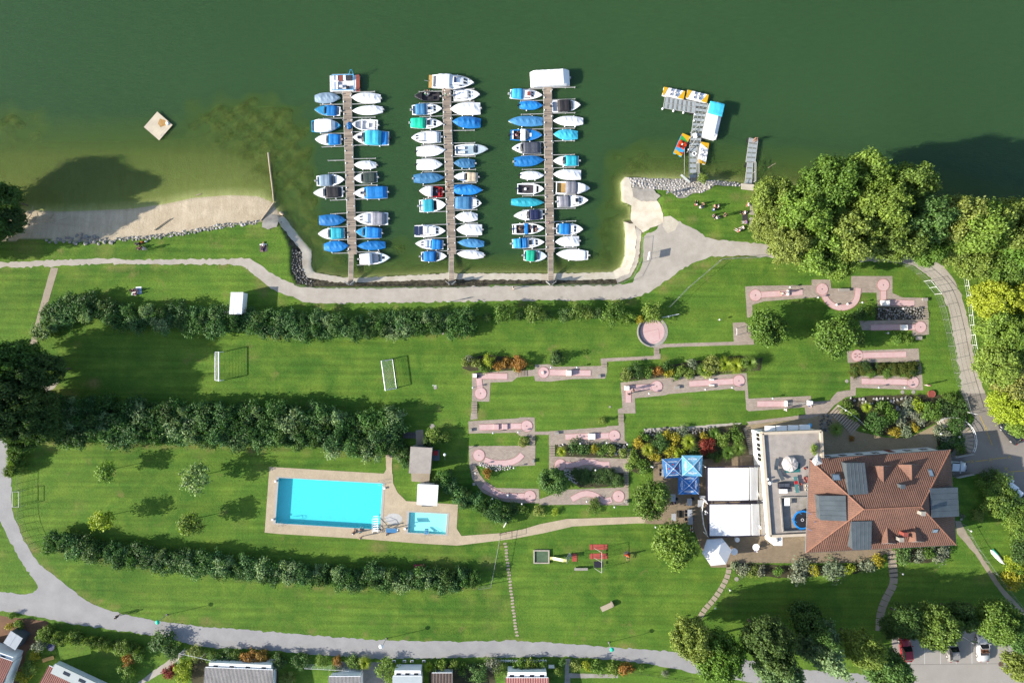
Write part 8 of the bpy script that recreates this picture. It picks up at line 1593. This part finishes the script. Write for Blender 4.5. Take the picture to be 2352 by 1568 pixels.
# ---------------------------------------------------------------- people
def body(pose):
    J = {'pelvis': ((0, 0, .95), .15), 'belly': ((.01, 0, 1.12), .14), 'chest': ((0, 0, 1.32), .165), 'neck': ((0, 0, 1.49), .06), 'head': ((.03, 0, 1.62), .1), 'crown': ((.02, 0, 1.72), .085)}
    E = [('pelvis', 'belly'), ('belly', 'chest'), ('chest', 'neck'), ('neck', 'head'), ('head', 'crown')]
    sit = pose == 'sit'; walk = pose == 'walk'
    for s_, n in ((1, 'l'), (-1, 'r')):
        J['sh' + n] = ((0, s_ * .19, 1.42), .065); J['el' + n] = ((.06 if not walk else .1 * s_, s_ * .26, 1.16), .045); J['ha' + n] = ((.16 if not walk else .22 * s_ + .1, s_ * .24, .96), .035)
        J['hip' + n] = ((0, s_ * .1, .9), .105); st = .22 * s_ if walk else 0.0
        if sit: J['kn' + n] = ((.42, s_ * .14, .98), .075); J['an' + n] = ((.72, s_ * .16, .86), .045); J['to' + n] = ((.84, s_ * .18, .9), .035)
        else: J['kn' + n] = ((.03 + st * .6, s_ * .11, .5), .075); J['an' + n] = ((st * 1.3 - .02, s_ * .11, .08), .045); J['to' + n] = ((st * 1.3 + .13, s_ * .12, .045), .04)
        E += [('chest', 'sh' + n), ('sh' + n, 'el' + n), ('el' + n, 'ha' + n), ('pelvis', 'hip' + n), ('hip' + n, 'kn' + n), ('kn' + n, 'an' + n), ('an' + n, 'to' + n)]
        hx_, hy, hz = J['ha' + n][0]
        for k in range(5):
            dx = .05 + .012 * (2 - abs(k - 2)); y_ = hy + (k - 2) * .018; J['f%s%d' % (n, k)] = ((hx_ + dx * .6, y_ + (s_ * -.02 if k == 0 else 0), hz - .05), .009); J['t%s%d' % (n, k)] = ((hx_ + dx * .9, y_ + (s_ * -.03 if k == 0 else 0), hz - .09 - .006 * (2 - abs(k - 2))), .008); E += [('ha' + n, 'f%s%d' % (n, k)), ('f%s%d' % (n, k), 't%s%d' % (n, k))]
    names = list(J); me = bpy.data.meshes.new('body'); me.from_pydata([J[k][0] for k in names], [(names.index(a), names.index(b)) for a, b in E], []); ob = bpy.data.objects.new('body_tmp', me); COL.objects.link(ob)
    sk = ob.modifiers.new('skin', 'SKIN'); 
    for i, k in enumerate(names): v = me.skin_vertices[0].data[i]; v.radius = (J[k][1], J[k][1]); v.use_root = (k == 'pelvis')
    sb = ob.modifiers.new('sub', 'SUBSURF'); sb.levels = 1; sb.render_levels = 1
    dg = bpy.context.evaluated_depsgraph_get(); m2 = bpy.data.meshes.new_from_object(ob.evaluated_get(dg)); bpy.data.objects.remove(ob)
    m2.materials.clear()
    for k in range(3): m2.materials.append(M_white)
    keys = np.array([J[k][0] for k in names]); reg = [0 if (k in ('head', 'crown', 'neck') or k[:2] in ('ha', 'el') or k[0] in 'ft') else 1 if k in ('chest', 'belly') or k[:2] == 'sh' else 2 if k[:3] in ('hip', 'pel') or k[:2] == 'kn' else 0 if k[:2] == 'an' else 2 for k in names]
    for p in m2.polygons: c = np.array(p.center); p.material_index = reg[int(np.argmin(((keys - c) ** 2).sum(1)))]; p.use_smooth = True
    if sit:
        for v in m2.vertices: v.co.z -= .83
    return m2
BODY = {p: body(p) for p in ('stand', 'walk', 'sit')}; BODY['lie'] = BODY['stand']
hm = MB().lathe([(.115, -.03), (.122, .03), (.1, .09), (.05, .125), (.001, .13)], n=12); HAIR = None
M_skin = mat('skin', A(226, 178, 150), .6, var=.05)
CLO = {'white': (240, 240, 240), 'black': (40, 40, 46), 'pink': (222, 60, 110), 'red': (200, 60, 60), 'blue': (60, 110, 190), 'navy': (44, 52, 90), 'beige': (206, 178, 140), 'grey': (150, 150, 156), 'purple': (110, 90, 180), 'rose': (232, 170, 180), 'maroon': (112, 50, 60), 'green': (90, 190, 150), 'brown': (110, 80, 60), 'blond': (200, 170, 110), 'orange': (236, 120, 50), 'skin': (226, 178, 150)}
def cloth(k): return M_skin if k == 'skin' else mat('%s_cloth' % k, A(*CLO[k]), .8, var=.1, scale=5)
def person(label, x, y, pose, rz, shirt, pants, hair='brown', z=0.0, zoff=None):
    global HAIR
    p = P(x, y); p.z = z; t = thing('person', label, 'person', p, R(rz)); b = bpy.data.objects.new('body', BODY[pose]); COL.objects.link(b); b.parent = t
    for i, k in enumerate((M_skin, cloth(shirt), cloth(pants))): b.material_slots[i].link = 'OBJECT'; b.material_slots[i].material = k
    hp = Vector((.02, 0, 1.66 - (.83 if pose == 'sit' else 0)))
    if HAIR is None: h = hm.build('hair', cloth(hair), t); HAIR = h
    else: h = bpy.data.objects.new('hair', HAIR.data); COL.objects.link(h); h.parent = t
    h.material_slots[0].link = 'OBJECT'; h.material_slots[0].material = cloth(hair); h.location = hp
    if pose == 'lie': b.rotation_euler = (0, R(-90), 0); b.location = (.85, 0, .14); h.rotation_euler = (0, R(-90), 0); h.location = (.85 - 1.66, 0, .14)
    return t
for a in [('seated person in pink top on the grass near the beach stones', 320, 572, 'sit', 30, 'rose', 'black'), ('seated person in pale top beside the beach stones', 316, 561, 'sit', 10, 'grey', 'black'), ('person in white standing on the grass near the beach stones', 338, 573, 'stand', 0, 'white', 'white'), ('seated person in black between the pink and pale ones', 327, 568, 'sit', 200, 'black', 'black'),
    ('person in white lying on a checked blanket', 604, 568, 'lie', 260, 'white', 'black', 'blond'), ('dark-haired seated person at the left of the picnic blanket', 304, 668, 'sit', 20, 'maroon', 'black', 'black'), ('seated person with pink top on the picnic blanket', 312, 676, 'sit', 60, 'pink', 'white'), ('seated person in pale clothes at the right of the blanket', 317, 668, 'sit', 160, 'rose', 'grey'),
    ('person in dark clothes walking along the road with a long shadow', 277, 1410, 'walk', 200, 'navy', 'black'), ('person in pink crouched on the boulder-side lawn', 1598, 472, 'sit', 80, 'pink', 'black', 'white'), ('seated person in white of the left lawn group', 1607, 477, 'sit', 20, 'white', 'white'), ('seated person with beige top of the left lawn group', 1614, 468, 'sit', 250, 'beige', 'navy'),
    ('seated tanned person of the middle lawn group', 1640, 474, 'sit', 10, 'skin', 'black'), ('seated person in white of the middle lawn group', 1649, 474, 'sit', 180, 'white', 'brown'), ('seated person in blue of the middle lawn group', 1637, 483, 'sit', 40, 'blue', 'navy', 'white'), ('seated person in grey at the lower lawn group', 1638, 494, 'sit', 300, 'grey', 'navy'), ('seated person in white at the lower lawn group', 1645, 501, 'sit', 20, 'white', 'white'),
    ('person in black standing alone with a long shadow on the lawn', 1662, 496, 'stand', 180, 'black', 'black'), ('child in red and white above the slatted benches', 1714, 473, 'stand', 180, 'white', 'red'), ('person in white and black in front of the upper slatted bench', 1710, 489, 'sit', 180, 'white', 'black'), ('person in purple in front of the lower slatted bench', 1713, 511, 'sit', 180, 'purple', 'white'), ('person in white below the slatted benches', 1706, 523, 'sit', 200, 'white', 'white'),
    ('person in red at the lower end of the lakeside lawn', 1696, 531, 'sit', 150, 'red', 'white', 'white'), ('person in blue standing at the edge of the boulders', 1531, 444, 'stand', 0, 'blue', 'grey'), ('person sitting at the end of the bathing dock', 1739, 318, 'sit', 220, 'black', 'skin', 'brown', -.45), ('minigolf player in dark red on the L-shaped lane', 1442, 904, 'stand', 90, 'maroon', 'black', 'black', .06), ('minigolf player in black beside the white corner block', 1452, 894, 'stand', 200, 'black', 'grey', 'black', .06),
    ('player in white beside the short net lane', 1799, 939, 'stand', 0, 'white', 'white', 'brown', .03), ('player in pale blue at the catching net', 1856, 931, 'stand', 180, 'grey', 'blue', 'brown', .03), ('player in white bending over the upper terrace lane', 1792, 675, 'walk', 90, 'white', 'beige', 'brown', .06), ('child standing on the grass at the end of the faded lane', 2124, 884, 'stand', 90, 'rose', 'white'), ('walker on the quay path by the right jetty', 1179, 662, 'walk', 30, 'white', 'beige', 'brown', .02),
    ('bather in dark red seated on the pool edge paving', 813, 1223, 'sit', 70, 'maroon', 'skin', 'white', .03), ('bather in white and navy on the pool edge paving', 829, 1220, 'sit', 80, 'white', 'navy', 'brown', .03), ('bather in rose seated below the pool stairs', 832, 1231, 'stand', 100, 'rose', 'skin', 'blond', .03), ('person in black and white beside the curved pool rail', 876, 1211, 'walk', 270, 'black', 'white', 'white', .03), ('person in white near the paddling pool ladder', 890, 1225, 'sit', 60, 'white', 'brown', 'brown', .03),
    ('angler in green in the black fishing boat', 977, 214, 'sit', 90, 'green', 'black', 'white', LAKE_Z + .1), ('angler in white in the black fishing boat', 983, 214, 'sit', 90, 'white', 'grey', 'grey', LAKE_Z + .1), ('person in white nearest the middle jetty head', 1023, 211, 'stand', 200, 'white', 'beige', 'brown', DZ), ('person in pale green on the middle jetty below its head', 1025, 221, 'stand', 160, 'green', 'grey', 'white', DZ), ('person in white on the middle jetty beside the red boat', 1027, 420, 'walk', 80, 'white', 'beige', 'brown', DZ), ('person in brown on the middle jetty below the one in white', 1031, 432, 'walk', 260, 'brown', 'black', 'brown', DZ),
    ('person in blue in the stern of the red boat', 1003, 438, 'sit', 0, 'blue', 'red', 'brown', LAKE_Z + .1), ('person in rose in the blue boat with bimini', 1186, 309, 'sit', 60, 'rose', 'maroon', 'brown', LAKE_Z + .1), ('person with beige top in the open white boat, left', 1193, 523, 'sit', 0, 'beige', 'grey', 'brown', LAKE_Z + .1), ('person in navy in the open white boat, middle', 1220, 521, 'sit', 180, 'navy', 'beige', 'brown', LAKE_Z + .1), ('person in dark red in the bow of the open white boat', 1233, 526, 'sit', 180, 'maroon', 'navy', 'brown', LAKE_Z + .12), ('person in rose standing on the right jetty', 1259, 512, 'stand', 0, 'rose', 'navy', 'brown', DZ),
    ('waiter in white and turquoise left of the dark blue parasol', 1495, 1068, 'stand', 270, 'white', 'green', 'white'), ('guest in blue seated beside the chestnut table', 1549, 1152, 'sit', 200, 'blue', 'navy', 'black', .04), ('guest in blue and white at the lower paired table', 1590, 1190, 'sit', 180, 'blue', 'white', 'brown', .04), ('guest in black beside the round table by the house', 1741, 1255, 'sit', 180, 'black', 'blue', 'black', .04), ('guest in navy below the chestnut shade', 1588, 1217, 'sit', 90, 'navy', 'white', 'white', .04), ('guest in pale blue reaching across the round table', 1735, 1263, 'sit', 100, 'blue', 'white', 'white', .04), ('child in orange on the spring rider', 1441, 1272, 'sit', 270, 'orange', 'black', 'orange', .5)]:
    person(*a)
def blanket(label, x, y, sx, sy, rz, m): t = thing('picnic_blanket', label, 'blanket', P(x, y), R(rz)); MB().box((0, 0, .02), (sx * S, sy * S, .02)).build('cloth', m, t); MB().box((0, sy * S * .42, .032), (sx * S, sy * S * .12, .012)).build('stripe', M_white, t)
blanket('pale blue picnic blanket on the left lawn', 319, 667, 13, 17, 4, mat('pale_blue_cloth', A(176, 200, 226), .9, var=.12)); blanket('white picnic blanket beside the pale blue one', 308, 671, 11, 14, -8, M_offw); blanket('dark checked blanket on the lawn by the harbour corner', 605, 569, 16, 18, 3, mat('checked_cloth', A(120, 96, 116), .9, var=.35, scale=8)); blanket('dark picnic blanket in front of the slatted benches', 1711, 497, 12, 24, 2, mat('charcoal_cloth', A(70, 66, 70), .9, var=.25))
for lab, x, y, m in (('orange bag beside the seated beach group', 327, 556, 'orange'), ('white bag beside the orange bag', 336, 555, 'white')): t = thing('bag', lab, 'bag', P(x, y)); MB().loft([[(math.cos(a) * r_, math.sin(a) * r_ * .7, z) for a in np.linspace(0, 6.28, 9)[:-1]] for r_, z in ((.2, .02), (.24, .15), (.15, .3), (.05, .33))]).build('bag', cloth(m), t); MB().path([(-.1, 0, .3), (0, 0, .45), (.1, 0, .3)], .015).build('handle', cloth(m), t)
